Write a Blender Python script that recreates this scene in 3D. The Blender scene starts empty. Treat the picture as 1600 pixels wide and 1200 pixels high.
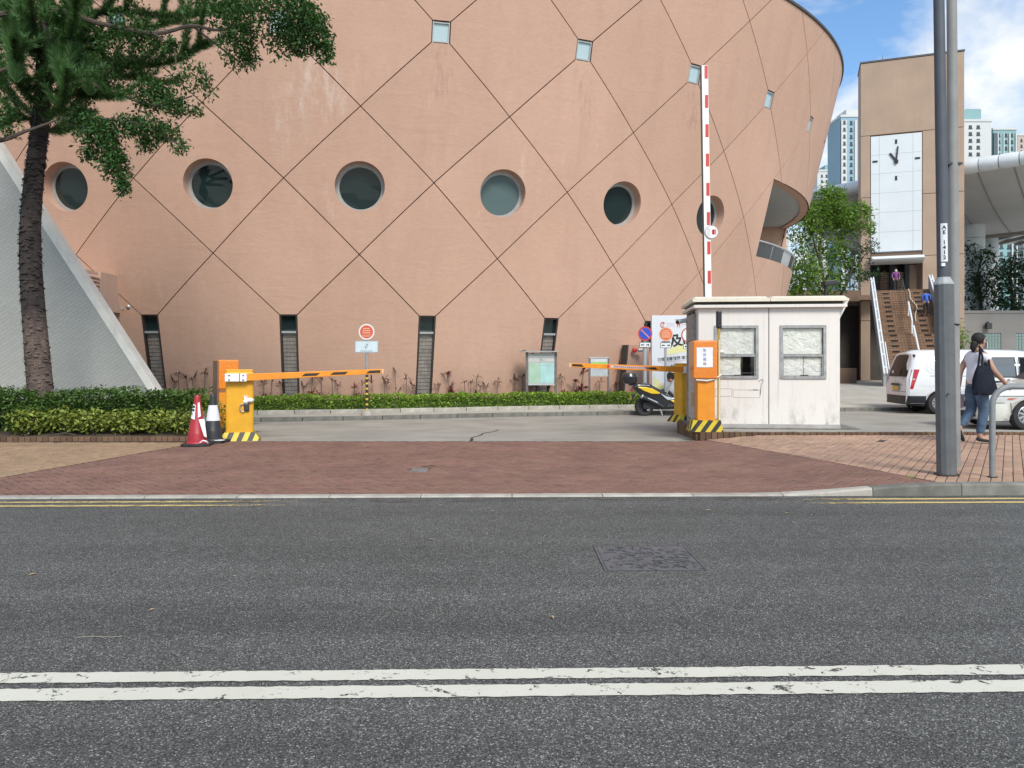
import bpy, bmesh, math, random
import numpy as np
from mathutils import Vector, Matrix, Euler
from math import sin, cos, pi, radians, sqrt, atan2

random.seed(7)
rng = np.random.default_rng(11)
sc = bpy.context.scene
COL = sc.collection

# ---------------------------------------------------------------- camera
CAMZ = 1.35
cd = bpy.data.cameras.new('camera')
cam = bpy.data.objects.new('camera', cd)
COL.objects.link(cam)
cam.location = (0, 0, CAMZ)
cam.rotation_euler = (radians(90), 0, 0)
cd.sensor_width = 36.0
cd.lens = 27.0
cd.shift_y = -0.020
cd.clip_start = 0.05
cd.clip_end = 3000
sc.camera = cam

# ---------------------------------------------------------------- sky and sun
SUN_EL, SUN_AZ = radians(43), radians(163)      # azimuth measured from +Y towards +X
w = bpy.data.worlds.new('World')
sc.world = w
w.use_nodes = True
nt = w.node_tree
nt.nodes.clear()
N = nt.nodes.new
out = N('ShaderNodeOutputWorld')
bg = N('ShaderNodeBackground')
bg.inputs['Strength'].default_value = 0.115
sky = N('ShaderNodeTexSky')
sky.sky_type = 'NISHITA'
sky.sun_disc = False
sky.sun_elevation = SUN_EL
sky.sun_rotation = SUN_AZ
sky.air_density = 1.0
sky.dust_density = 1.0
sky.ozone_density = 1.6
tc = N('ShaderNodeTexCoord')
sep = N('ShaderNodeSeparateXYZ')
nt.links.new(tc.outputs['Generated'], sep.inputs[0])
# project the view direction on a cloud layer so the clouds flatten to the horizon
zz = N('ShaderNodeMath'); zz.operation = 'ADD'; zz.inputs[1].default_value = 0.30
zm = N('ShaderNodeMath'); zm.operation = 'MAXIMUM'; zm.inputs[1].default_value = 0.0
nt.links.new(sep.outputs['Z'], zm.inputs[0]); nt.links.new(zm.outputs[0], zz.inputs[0])
dv = N('ShaderNodeVectorMath'); dv.operation = 'DIVIDE'
cmb = N('ShaderNodeCombineXYZ')
for k in range(3):
    nt.links.new(zz.outputs[0], cmb.inputs[k])
nt.links.new(tc.outputs['Generated'], dv.inputs[0]); nt.links.new(cmb.outputs[0], dv.inputs[1])
mp = N('ShaderNodeMapping')
mp.inputs['Location'].default_value = (-1.5741862832112956, -1.1934788329551036, 1.9111892657945413)
nt.links.new(dv.outputs[0], mp.inputs['Vector'])
n1 = N('ShaderNodeTexNoise'); n1.inputs['Scale'].default_value = 2.6; n1.inputs['Detail'].default_value = 9; n1.inputs['Roughness'].default_value = 0.56
n1.inputs['Distortion'].default_value = 0.25
nt.links.new(mp.outputs[0], n1.inputs['Vector'])
rp = N('ShaderNodeValToRGB')
rp.color_ramp.elements[0].position = 0.43; rp.color_ramp.elements[0].color = (0, 0, 0, 1)
rp.color_ramp.elements[1].position = 0.60; rp.color_ramp.elements[1].color = (1, 1, 1, 1)
nt.links.new(n1.outputs['Fac'], rp.inputs[0])
n2 = N('ShaderNodeTexNoise'); n2.inputs['Scale'].default_value = 5.5; n2.inputs['Detail'].default_value = 6
nt.links.new(mp.outputs[0], n2.inputs['Vector'])
cc = N('ShaderNodeValToRGB')
cc.color_ramp.elements[0].position = 0.3; cc.color_ramp.elements[0].color = (5.0, 5.4, 5.8, 1)
cc.color_ramp.elements[1].position = 0.68; cc.color_ramp.elements[1].color = (6.7, 6.85, 7.0, 1)
nt.links.new(n2.outputs['Fac'], cc.inputs[0])
sk2 = N('ShaderNodeMix'); sk2.data_type = 'RGBA'; sk2.blend_type = 'MULTIPLY'; sk2.inputs[0].default_value = 1.0
sk2.inputs[7].default_value = (0.98, 1.22, 1.36, 1)
nt.links.new(sky.outputs[0], sk2.inputs[6])
mx = N('ShaderNodeMix'); mx.data_type = 'RGBA'
nt.links.new(rp.outputs[0], mx.inputs[0])
nt.links.new(sk2.outputs[2], mx.inputs[6]); nt.links.new(cc.outputs[0], mx.inputs[7])
nt.links.new(mx.outputs[2], bg.inputs['Color'])
nt.links.new(bg.outputs[0], out.inputs[0])

sl = bpy.data.lights.new('sun', 'SUN')
sl.energy = 2.45
sl.angle = radians(20)
sl.color = (1.0, 0.94, 0.83)
so = bpy.data.objects.new('sun', sl)
COL.objects.link(so)
sd = Vector((sin(SUN_AZ) * cos(SUN_EL), cos(SUN_AZ) * cos(SUN_EL), sin(SUN_EL)))
so.rotation_euler = sd.to_track_quat('Z', 'Y').to_euler()
so.location = (0, -20, 40)

vs = sc.view_settings
vs.view_transform = 'Standard'
vs.look = 'None'
vs.gamma = 1.0
vs.exposure = 0.50
vs.use_curve_mapping = False
sc.render.engine = 'CYCLES'

# ---------------------------------------------------------------- helpers
def at(px, py, D):
    return Vector(((px - 800) / 1200 * D, D, CAMZ - (py - 568) / 1200 * D))

def srgb(r, g, b):
    f = lambda c: (c / 255 / 12.92) if c / 255 <= 0.04045 else ((c / 255 + 0.055) / 1.055) ** 2.4
    return (f(r), f(g), f(b))

class NT:
    def __init__(self, name):
        self.m = bpy.data.materials.new(name)
        self.m.use_nodes = True
        self.t = self.m.node_tree
        self.b = self.t.nodes['Principled BSDF']
        self.tc = None
    def n(self, typ, **kw):
        x = self.t.nodes.new('ShaderNode' + typ)
        for k, v in kw.items():
            if k in x.inputs.keys():
                x.inputs[k].default_value = v
            else:
                setattr(x, k, v)
        return x
    def l(self, a, b):
        self.t.links.new(a, b)
    def co(self):
        if self.tc is None:
            self.tc = self.n('TexCoord')
        return self.tc.outputs['Object']
    def noise(self, scale, detail=4, rough=0.55, vec=None, sc3=None, dist=0.0):
        x = self.n('TexNoise', Scale=scale, Detail=detail, Roughness=rough, Distortion=dist)
        v = vec or self.co()
        if sc3:
            m = self.n('Mapping'); m.inputs['Scale'].default_value = sc3
            self.l(v, m.inputs['Vector']); v = m.outputs[0]
        self.l(v, x.inputs['Vector'])
        return x.outputs['Fac']
    def ramp(self, fac, stops):
        r = self.n('ValToRGB')
        e = r.color_ramp.elements
        while len(e) < len(stops):
            e.new(0.5)
        for i, (p, c) in enumerate(stops):
            e[i].position = p
            e[i].color = (c, c, c, 1) if not hasattr(c, '__len__') else (*c[:3], 1)
        self.l(fac, r.inputs[0])
        return r.outputs[0]
    def mix(self, fac, a, b, mode='MIX'):
        x = self.n('Mix', data_type='RGBA', blend_type=mode)
        for v, i in ((fac, 0), (a, 6), (b, 7)):
            if hasattr(v, 'is_linked') or isinstance(v, bpy.types.NodeSocket):
                self.l(v, x.inputs[i])
            elif i == 0:
                x.inputs[0].default_value = v
            else:
                x.inputs[i].default_value = (*v[:3], 1)
        return x.outputs[2]
    def math(self, op, a, b=None, c=None):
        x = self.n('Math', operation=op)
        for i, v in enumerate((a, b, c)):
            if v is None: continue
            if isinstance(v, bpy.types.NodeSocket): self.l(v, x.inputs[i])
            else: x.inputs[i].default_value = v
        return x.outputs[0]
    def bump(self, h, strength=0.3, dist=0.01, prev=None):
        x = self.n('Bump', Strength=strength, Distance=dist)
        self.l(h, x.inputs['Height'])
        if prev is not None: self.l(prev, x.inputs['Normal'])
        self.l(x.outputs[0], self.b.inputs['Normal'])
        return x.outputs[0]

def sc3(c, k):
    return tuple(min(1, max(0, v * k)) for v in c)

def mat(name, col, rough=0.6, metal=0.0, var=0.12, vs=4.0, bump=0.0, bs=60.0, bd=0.004, streak=0.0, scol=(0.09, 0.08, 0.07), island=0.0, spec=0.5, coat=0.0, detail=4, trans=0.0):
    t = NT(name)
    c = t.mix(t.ramp(t.noise(vs, detail), [(0.3, 0), (0.7, 1)]), sc3(col, 1 - var), sc3(col, 1 + var))
    if island:
        g = t.n('NewGeometry'); oi = t.n('ObjectInfo')
        r = t.math('FRACT', t.math('ADD', t.math('MULTIPLY', g.outputs['Random Per Island'], 7.31), oi.outputs['Random']))
        v = t.math('MULTIPLY_ADD', r, 2 * island, 1 - island)
        hv = t.n('HueSaturation')
        t.l(v, hv.inputs['Value']); t.l(c, hv.inputs['Color'])
        r2 = t.math('FRACT', t.math('MULTIPLY', r, 5.77))
        t.l(t.math('MULTIPLY_ADD', r2, 0.018, 0.491), hv.inputs['Hue'])
        c = hv.outputs[0]
    if streak:
        s = t.ramp(t.noise(1.0, 5, 0.65, sc3=(7, 7, 0.7)), [(0.5, 0), (0.78, 1)])
        s = t.math('MULTIPLY', s, t.ramp(t.noise(0.9, 3), [(0.35, 0.15), (0.7, 1)]))
        c = t.mix(t.math('MULTIPLY', s, streak), c, scol)
    t.l(c, t.b.inputs['Base Color'])
    t.b.inputs['Metallic'].default_value = metal
    t.b.inputs['Specular IOR Level'].default_value = spec
    if coat:
        t.b.inputs['Coat Weight'].default_value = coat
        t.b.inputs['Coat Roughness'].default_value = 0.06
    rr = t.math('MULTIPLY_ADD', t.noise(vs * 2.3, 3), 0.18, rough - 0.09)
    t.l(rr, t.b.inputs['Roughness'])
    if bump:
        t.bump(t.noise(bs, 5), bump, bd)
    if trans:
        # thin leaf: let some light through
        tr = t.n('BsdfTranslucent'); t.l(t.mix(1.0, c, (1.0, 1.25, 0.5), 'MULTIPLY'), tr.inputs['Color'])
        ms = t.n('MixShader'); ms.inputs[0].default_value = trans
        o = t.t.nodes['Material Output']
        t.l(t.b.outputs[0], ms.inputs[1]); t.l(tr.outputs[0], ms.inputs[2]); t.l(ms.outputs[0], o.inputs['Surface'])
    return t.m

def flat(name, col, rough=0.5, metal=0.0, spec=0.5):
    t = NT(name)
    t.l(t.mix(t.noise(9, 3), sc3(col, 0.94), sc3(col, 1.06)), t.b.inputs['Base Color'])
    t.b.inputs['Roughness'].default_value = rough
    t.b.inputs['Metallic'].default_value = metal
    t.b.inputs['Specular IOR Level'].default_value = spec
    return t.m

def glass_dark(name, col, rough=0.04):
    t = NT(name)
    t.b.inputs['Base Color'].default_value = (*col, 1)
    t.b.inputs['Roughness'].default_value = rough
    t.b.inputs['IOR'].default_value = 1.5
    t.b.inputs['Coat Weight'].default_value = 0.4
    t.bump(t.noise(1.3, 2), 0.03, 0.02)
    return t.m

def glass_clear(name, tint=(0.85, 0.9, 0.9), fac=0.16):
    t = NT(name)
    tr = t.n('BsdfTransparent'); tr.inputs[0].default_value = (*tint, 1)
    gl = t.n('BsdfGlossy'); gl.inputs['Roughness'].default_value = 0.03
    lw = t.n('LayerWeight'); lw.inputs['Blend'].default_value = 0.5
    ms = t.n('MixShader')
    f = t.math('MULTIPLY_ADD', t.math('POWER', lw.outputs['Facing'], 4.0), 0.45, fac * 0.3)
    t.l(f, ms.inputs[0]); t.l(tr.outputs[0], ms.inputs[1]); t.l(gl.outputs[0], ms.inputs[2])
    t.l(ms.outputs[0], t.t.nodes['Material Output'].inputs['Surface'])
    return t.m

class MB:
    """collects simple shapes into one mesh"""
    def __init__(self):
        self.v = []; self.f = []; self.mi = []; self.cur = 0
    def add(self, vs, fs, M=None):
        o = len(self.v)
        for p in vs:
            p = Vector(p)
            self.v.append(tuple(M @ p) if M is not None else tuple(p))
        for f in fs:
            self.f.append(tuple(i + o for i in f)); self.mi.append(self.cur)
        return self
    def box(self, x0, x1, y0, y1, z0, z1, M=None):
        v = [(x0, y0, z0), (x1, y0, z0), (x1, y1, z0), (x0, y1, z0), (x0, y0, z1), (x1, y0, z1), (x1, y1, z1), (x0, y1, z1)]
        return self.add(v, [(0, 3, 2, 1), (4, 5, 6, 7), (0, 1, 5, 4), (1, 2, 6, 5), (2, 3, 7, 6), (3, 0, 4, 7)], M)
    def prism(self, poly, a0, a1, axis='y', M=None):
        n = len(poly)
        def pt(p, a):
            return {'y': (p[0], a, p[1]), 'z': (p[0], p[1], a), 'x': (a, p[0], p[1])}[axis]
        v = [pt(p, a0) for p in poly] + [pt(p, a1) for p in poly]
        f = [tuple(range(n)), tuple(range(2 * n - 1, n - 1, -1))]
        for i in range(n):
            j = (i + 1) % n
            f.append((i, i + n, j + n, j))
        return self.add(v, f, M)
    def tube(self, path, r, n=10, cap=True, M=None):
        path = [Vector(p) for p in path]
        m = len(path)
        rs = r if hasattr(r, '__len__') else [r] * m
        v = []; f = []
        T0 = (path[1] - path[0]).normalized()
        up = Vector((0, 0, 1)) if abs(T0.z) < 0.9 else Vector((1, 0, 0))
        a = T0.cross(up).normalized()
        for i in range(m):
            T = (path[min(i + 1, m - 1)] - path[max(i - 1, 0)]).normalized()
            a = (a - T * a.dot(T)).normalized()
            b = T.cross(a)
            for k in range(n):
                t = 2 * pi * k / n
                v.append(path[i] + (a * cos(t) + b * sin(t)) * rs[i])
        for i in range(m - 1):
            for k in range(n):
                j = (k + 1) % n
                f.append((i * n + k, i * n + j, (i + 1) * n + j, (i + 1) * n + k))
        if cap:
            f.append(tuple(range(n - 1, -1, -1))); f.append(tuple(range((m - 1) * n, m * n)))
        return self.add(v, f, M)
    def lathe(self, prof, n=20, M=None):
        m = len(prof); v = []; f = []
        for r, z in prof:
            for k in range(n):
                t = 2 * pi * k / n
                v.append((r * cos(t), r * sin(t), z))
        for i in range(m - 1):
            for k in range(n):
                j = (k + 1) % n
                f.append((i * n + k, i * n + j, (i + 1) * n + j, (i + 1) * n + k))
        f.append(tuple(range(n - 1, -1, -1))); f.append(tuple(range((m - 1) * n, m * n)))
        return self.add(v, f, M)
    def loft(self, rings, cap=True, M=None, closed=True):
        n = len(rings[0]); v = [p for r in rings for p in r]; f = []
        for i in range(len(rings) - 1):
            for k in range(n if closed else n - 1):
                j = (k + 1) % n
                f.append((i * n + k, i * n + j, (i + 1) * n + j, (i + 1) * n + k))
        if cap:
            f.append(tuple(range(n - 1, -1, -1))); f.append(tuple(range((len(rings) - 1) * n, len(rings) * n)))
        return self.add(v, f, M)
    def grid(self, fn, nu, nv, M=None):
        v = [fn(i / nu, j / nv) for j in range(nv + 1) for i in range(nu + 1)]
        f = [(j * (nu + 1) + i, j * (nu + 1) + i + 1, (j + 1) * (nu + 1) + i + 1, (j + 1) * (nu + 1) + i) for j in range(nv) for i in range(nu)]
        return self.add(v, f, M)
    def ball(self, c, r, n=10, m=7, M=None, sq=(1, 1, 1)):
        v = []; f = []
        for j in range(m + 1):
            ph = -pi / 2 + pi * j / m
            for k in range(n):
                t = 2 * pi * k / n
                v.append((c[0] + r * sq[0] * cos(ph) * cos(t), c[1] + r * sq[1] * cos(ph) * sin(t), c[2] + r * sq[2] * sin(ph)))
        for j in range(m):
            for k in range(n):
                q = (k + 1) % n
                f.append((j * n + k, j * n + q, (j + 1) * n + q, (j + 1) * n + k))
        return self.add(v, f, M)
    def build(self, name, mats, parent=None, bevel=0.0, seg=2, smooth=False, weld=False):
        me = bpy.data.meshes.new(name)
        bm = bmesh.new()
        bv = [bm.verts.new(p) for p in self.v]
        for f, mi in zip(self.f, self.mi):
            try:
                fc = bm.faces.new([bv[i] for i in f]); fc.material_index = mi
            except ValueError:
                pass
        if weld:
            bmesh.ops.remove_doubles(bm, verts=bm.verts, dist=1e-5)
        bmesh.ops.recalc_face_normals(bm, faces=bm.faces)
        if bevel:
            es = [e for e in bm.edges if len(e.link_faces) == 2 and e.calc_face_angle(0) > 0.5]
            bmesh.ops.bevel(bm, geom=es, offset=bevel, segments=seg, affect='EDGES', profile=0.5, clamp_overlap=True)
        if smooth:
            for fc in bm.faces: fc.smooth = True
            for e in bm.edges:
                if len(e.link_faces) == 2 and e.calc_face_angle(0) > 0.7: e.smooth = False
        bm.to_mesh(me); bm.free()
        for m in (mats if isinstance(mats, (list, tuple)) else [mats]):
            me.materials.append(m)
        return link(name, me, parent)

def link(name, me, parent=None):
    o = bpy.data.objects.new(name, me)
    COL.objects.link(o)
    if parent is not None: o.parent = parent
    return o

def tag(o, label=None, cat=None, group=None, kind=None):
    if label: o['label'] = label
    if cat: o['category'] = cat
    if group: o['group'] = group
    if kind: o['kind'] = kind
    return o

def thing(name, label, cat, loc=(0, 0, 0), rz=0.0, group=None):
    o = bpy.data.objects.new(name, None)
    COL.objects.link(o)
    o.location = loc; o.rotation_euler = (0, 0, rz)
    o.empty_display_size = 0.2
    return tag(o, label, cat, group)

def dup(o, parent=None):
    c = o.copy(); COL.objects.link(c)
    if parent is not None: c.parent = parent
    for ch in list(o.children): dup(ch, c)
    return c

def tri_mesh(name, V, F, mats, parent=None, smooth=False):
    V = np.asarray(V, dtype=np.float32); F = np.asarray(F, dtype=np.int32)
    me = bpy.data.meshes.new(name)
    k = F.shape[1]
    me.vertices.add(len(V)); me.vertices.foreach_set('co', V.ravel())
    me.loops.add(F.size); me.loops.foreach_set('vertex_index', F.ravel())
    me.polygons.add(len(F))
    me.polygons.foreach_set('loop_start', np.arange(0, F.size, k, dtype=np.int32))
    me.update(calc_edges=True)
    me.validate()
    for m in (mats if isinstance(mats, (list, tuple)) else [mats]): me.materials.append(m)
    return link(name, me, parent)

def leaves_np(P, size, aspect=0.45, droop=0.0, up=0.35, jit=0.35, dirs=None):
    """folded diamond leaves at points P: returns V, F (2 triangles a leaf)"""
    n = len(P)
    d = rng.normal(size=(n, 3)) if dirs is None else dirs + 0.55 * rng.normal(size=(n, 3))
    d[:, 2] = d[:, 2] * 0.6 - droop
    d /= np.linalg.norm(d, axis=1)[:, None] + 1e-9
    nn = rng.normal(size=(n, 3)) * (1 - up); nn[:, 2] = np.abs(nn[:, 2]) + up * 2
    s = np.cross(d, nn); s /= np.linalg.norm(s, axis=1)[:, None] + 1e-9
    nr = np.cross(s, d)
    L = (size * (1 + jit * (rng.random(n) * 2 - 1)))[:, None]
    W = L * aspect
    b = P; tip = P + d * L
    md = P + d * L * 0.45
    lf = md + s * W * 0.5 + nr * W * 0.16
    rt = md - s * W * 0.5 + nr * W * 0.16
    V = np.stack([b, lf, tip, rt], 1).reshape(-1, 3)
    k = np.arange(n)[:, None] * 4
    F = np.concatenate([k + np.array([[0, 2, 1]]), k + np.array([[0, 3, 2]])], 0)
    return V, F

DG = None
def eval_mesh(o, name=None):
    dg = bpy.context.evaluated_depsgraph_get()
    dg.update()
    me = bpy.data.meshes.new_from_object(o.evaluated_get(dg))
    return me

def text(s, size, m, parent, M, name='lettering', ext=0.0008, align='CENTER', bold=0.0, kind=None):
    cu = bpy.data.curves.new('t', 'FONT')
    cu.body = s; cu.size = size; cu.extrude = ext; cu.align_x = align; cu.align_y = 'CENTER'; cu.offset = bold; cu.resolution_u = 3
    o = bpy.data.objects.new('t', cu); COL.objects.link(o)
    me = eval_mesh(o)
    bpy.data.objects.remove(o); bpy.data.curves.remove(cu)
    me.name = name; me.materials.clear(); me.materials.append(m)
    r = link(name, me, parent)
    r.matrix_local = M
    return r

FRONT = Matrix.Rotation(radians(90), 4, 'X')        # text in the XZ plane facing -Y
def front(x, y, z, rz=0.0):
    return Matrix.Translation((x, y, z)) @ Matrix.Rotation(rz, 4, 'Z') @ FRONT

def skin(name, joints, edges, m, parent=None, sub=2, root=0, mats=None):
    me = bpy.data.meshes.new(name)
    me.from_pydata([j[0] for j in joints], edges, [])
    o = bpy.data.objects.new(name, me); COL.objects.link(o)
    md = o.modifiers.new('s', 'SKIN'); md.use_smooth_shade = True
    sv = me.skin_vertices[0].data
    for i, j in enumerate(joints):
        r = j[1]
        sv[i].radius = r if hasattr(r, '__len__') else (r, r)
        sv[i].use_root = (i == root)
    s2 = o.modifiers.new('u', 'SUBSURF'); s2.levels = sub; s2.render_levels = sub
    e = eval_mesh(o)
    bpy.data.objects.remove(o); bpy.data.meshes.remove(me)
    e.name = name; e.materials.clear()
    for q in (m if isinstance(m, (list, tuple)) else [m]): e.materials.append(q)
    for p in e.polygons: p.use_smooth = True
    return link(name, e, parent)

def cut(o, cutters):
    for c in cutters:
        b = o.modifiers.new('b', 'BOOLEAN'); b.object = c; b.operation = 'DIFFERENCE'; b.solver = 'EXACT'
    e = eval_mesh(o)
    o.modifiers.clear()
    o.data = e
    for c in cutters: bpy.data.objects.remove(c)
    return o

def clip(poly, a, b, c):
    """keep a*x+b*y<=c of a convex polygon"""
    r = []
    for i in range(len(poly)):
        p, q = poly[i], poly[(i + 1) % len(poly)]
        dp, dq = a * p[0] + b * p[1] - c, a * q[0] + b * q[1] - c
        if dp <= 0: r.append(p)
        if dp * dq < 0:
            t = dp / (dp - dq); r.append((p[0] + (q[0] - p[0]) * t, p[1] + (q[1] - p[1]) * t))
    return r

def area(p):
    return 0.5 * sum(p[i][0] * p[(i + 1) % len(p)][1] - p[(i + 1) % len(p)][0] * p[i][1] for i in range(len(p)))

def inset(poly, d):
    """shrink a convex counter-clockwise polygon"""
    if area(poly) < 0: poly = poly[::-1]
    r = list(poly)
    n = len(poly)
    for i in range(n):
        p, q = poly[i], poly[(i + 1) % n]
        L = math.hypot(q[0] - p[0], q[1] - p[1])
        if L < 1e-6: continue
        nx, ny = (q[1] - p[1]) / L, -(q[0] - p[0]) / L
        r = clip(r, nx, ny, nx * p[0] + ny * p[1] - d)
        if len(r) < 3: return []
    return r
# ---------------------------------------------------------------- shared materials
m_white = mat('white_paint', (0.74, 0.74, 0.72), 0.45, var=0.04, vs=6)
m_black = flat('black_plastic', (0.018, 0.018, 0.02), 0.45)
m_rubber = mat('rubber', (0.022, 0.022, 0.023), 0.8, var=0.25, vs=12)
m_steel = mat('galvanised_steel', (0.42, 0.43, 0.45), 0.42, metal=0.7, var=0.12, vs=9)
m_alu = mat('aluminium', (0.50, 0.51, 0.52), 0.4, metal=0.5, var=0.1, vs=10)
m_dkmetal = mat('dark_metal', (0.05, 0.05, 0.052), 0.5, metal=0.3, var=0.2, vs=9)
m_paper = mat('paper', (0.78, 0.78, 0.80), 0.8, var=0.05, vs=8)
m_ink = flat('ink', (0.02, 0.02, 0.02), 0.7)

# ---------------------------------------------------------------- asphalt
t = NT('asphalt')
vo = t.n('TexVoronoi', Scale=185.0); t.l(t.co(), vo.inputs['Vector'])
cell = t.n('SeparateColor'); t.l(vo.outputs['Color'], cell.inputs[0])
agg = t.ramp(cell.outputs[0], [(0.0, (0.026, 0.0255, 0.024)), (0.45, (0.072, 0.0705, 0.066)), (0.85, (0.130, 0.128, 0.119)), (0.955, (0.24, 0.245, 0.228)), (1.0, (0.44, 0.43, 0.40))])
fine = t.ramp(t.noise(420, 2), [(0.3, 0.62), (0.7, 1.32)])
c = t.mix(1.0, agg, fine, 'MULTIPLY')
big = t.ramp(t.noise(0.55, 5, 0.6, sc3=(0.55, 1.0, 1.0)), [(0.28, 0.80), (0.72, 1.16)])
c = t.mix(1.0, c, big, 'MULTIPLY')
track = t.ramp(t.noise(1.0, 3, 0.5, sc3=(0.06, 2.1, 1.0)), [(0.35, 0.86), (0.65, 1.10)])
c = t.mix(1.0, c, track, 'MULTIPLY')
spots = t.ramp(t.noise(1.7, 7, 0.7), [(0.66, 1.0), (0.74, 0.72)])
c = t.mix(1.0, c, spots, 'MULTIPLY')
mid = t.ramp(t.noise(6.0, 4), [(0.3, 0.90), (0.7, 1.09)])
c = t.mix(1.0, c, mid, 'MULTIPLY')
t.l(c, t.b.inputs['Base Color'])
t.b.inputs['Roughness'].default_value = 0.78
t.b.inputs['Specular IOR Level'].default_value = 0.35
bm1 = t.bump(vo.outputs['Distance'], 0.55, 0.004)
m_asphalt = t.m

def worn(t, fac):                     # the paint is gone where fac is 0 and the road below shows
    tr = t.n('BsdfTransparent'); ms = t.n('MixShader')
    t.l(fac, ms.inputs[0]); t.l(tr.outputs[0], ms.inputs[1]); t.l(t.b.outputs[0], ms.inputs[2])
    t.l(ms.outputs[0], t.t.nodes['Material Output'].inputs['Surface'])
t = NT('worn_white_line')
wear = t.noise(9.0, 8, 0.72, dist=0.6)
wear2 = t.noise(46.0, 4, 0.7)
k = t.math('ADD', t.math('MULTIPLY', wear, 0.72), t.math('MULTIPLY', wear2, 0.28))
fac = t.ramp(k, [(0.405, 0.0), (0.44, 1.0)])
wc = t.mix(t.noise(3.0, 4), (0.52, 0.50, 0.42), (0.61, 0.59, 0.51))
t.l(wc, t.b.inputs['Base Color'])
worn(t, fac)
t.b.inputs['Roughness'].default_value = 0.7
t.bump(t.noise(120, 3), 0.25, 0.003)
m_wline = t.m

t = NT('worn_yellow_line')
wear = t.noise(16.0, 7, 0.75, sc3=(0.5, 1, 1)); wear2 = t.noise(80.0, 3, 0.7)
sx = t.n('SeparateXYZ'); t.l(t.co(), sx.inputs[0])
ax = t.math('ABSOLUTE', t.math('SUBTRACT', sx.outputs[0], 0.4))
keep = t.n('MapRange'); keep.inputs['From Min'].default_value = 1.6; keep.inputs['From Max'].default_value = 3.6
keep.inputs['To Min'].default_value = -0.10; keep.inputs['To Max'].default_value = 0.12
t.l(ax, keep.inputs[0])
keepr = t.n('MapRange'); keepr.inputs['From Min'].default_value = 2.9; keepr.inputs['From Max'].default_value = 4.2
keepr.inputs['To Min'].default_value = 0.0; keepr.inputs['To Max'].default_value = 0.10
t.l(sx.outputs[0], keepr.inputs[0])
k = t.math('ADD', t.math('ADD', t.math('MULTIPLY', wear, 0.6), t.math('MULTIPLY', wear2, 0.4)), t.math('ADD', keep.outputs[0], keepr.outputs[0]))
fac = t.ramp(k, [(0.53, 0.0), (0.62, 1.0)])
t.l(t.mix(t.noise(20, 3), (0.50, 0.36, 0.12), (0.60, 0.47, 0.20)), t.b.inputs['Base Color'])
worn(t, fac)
t.b.inputs['Roughness'].default_value = 0.75
m_yline = t.m

def paving_mat(name, col, isl=0.22, sh=0.0):
    return mat(name, col, 0.82, var=0.16, vs=1.3, bump=0.35, bs=160, bd=0.002, island=isl, spec=0.3, detail=6)
m_redbrick = paving_mat('red_paver', (0.200, 0.110, 0.084), 0.10)
m_tanbrick = paving_mat('tan_paver', (0.30, 0.20, 0.125), 0.12)
m_pinkbrick = paving_mat('pink_paver', (0.385, 0.245, 0.17), 0.12)
m_edgebrick = paving_mat('edging_brick', (0.13, 0.078, 0.048), 0.28)
m_mortar = mat('paver_bed', (0.045, 0.033, 0.028), 0.95, var=0.3, vs=3)
m_kerb = mat('kerb_concrete', (0.36, 0.335, 0.29), 0.85, var=0.22, vs=5, bump=0.35, bs=70, island=0.10, streak=0.5)
m_kerbdark = mat('kerb_grimy', (0.165, 0.158, 0.138), 0.88, var=0.3, vs=4, bump=0.35, bs=60, island=0.14, streak=0.7, scol=(0.04, 0.04, 0.04))
m_conc = mat('drive_concrete', (0.29, 0.272, 0.235), 0.85, var=0.17, vs=0.9, bump=0.3, bs=180, bd=0.003, detail=8)
m_plaza = mat('plaza_paving', (0.40, 0.375, 0.325), 0.8, var=0.14, vs=0.7, bump=0.2, bs=50, detail=7)
m_soil = mat('soil', (0.075, 0.052, 0.036), 0.95, var=0.4, vs=9, bump=0.9, bs=35, bd=0.03)

def sstep(a, b, x):
    t = max(0.0, min(1.0, (x - a) / (b - a)))
    return t * t * (3 - 2 * t)
def gz(X, Y=0):                      # height of the apron and of the pavement right of it
    return 0.018 + 0.10 * sstep(2.8, 4.5, X)
def yk(X): return 7.75 + 0.0215 * X

# ---------------------------------------------------------------- ground, road, lines
g = MB().grid(lambda u, v: (-600 + 1200 * u, -300 + 1500 * v, -0.20), 8, 8).build('ground', m_conc)
tag(g, 'grey ground stretching to the horizon', kind='structure')
rd = MB().grid(lambda u, v: (-70 + 140 * u, (-14) * (1 - v) + v * (yk(-70 + 140 * u) + 0.02), 0.0), 60, 12).build('road', m_asphalt)
tag(rd, 'dark asphalt road with double white lines', kind='structure')

def stripe(name, y0, wd, x0, x1, m, jit=0.004, z=0.004):
    V = []; n = int((x1 - x0) / 0.03); b = MB(); vs = []
    for i in range(n + 1):
        x = x0 + (x1 - x0) * i / n
        vs += [(x, y0 + 0.0215 * x - wd / 2 + random.uniform(-jit, jit), z), (x, y0 + 0.0215 * x + wd / 2 + random.uniform(-jit, jit), z)]
    b.add(vs, [(2 * i, 2 * i + 2, 2 * i + 3, 2 * i + 1) for i in range(n)])
    return tag(b.build(name, m), kind='structure')
stripe('white_line', 3.335, 0.108, -14, 14, m_wline)
stripe('white_line', 3.165, 0.116, -14, 14, m_wline)
stripe('yellow_line', 7.555, 0.075, -14, 14, m_yline)
stripe('yellow_line', 7.355, 0.075, -14, 14, m_yline)

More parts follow.
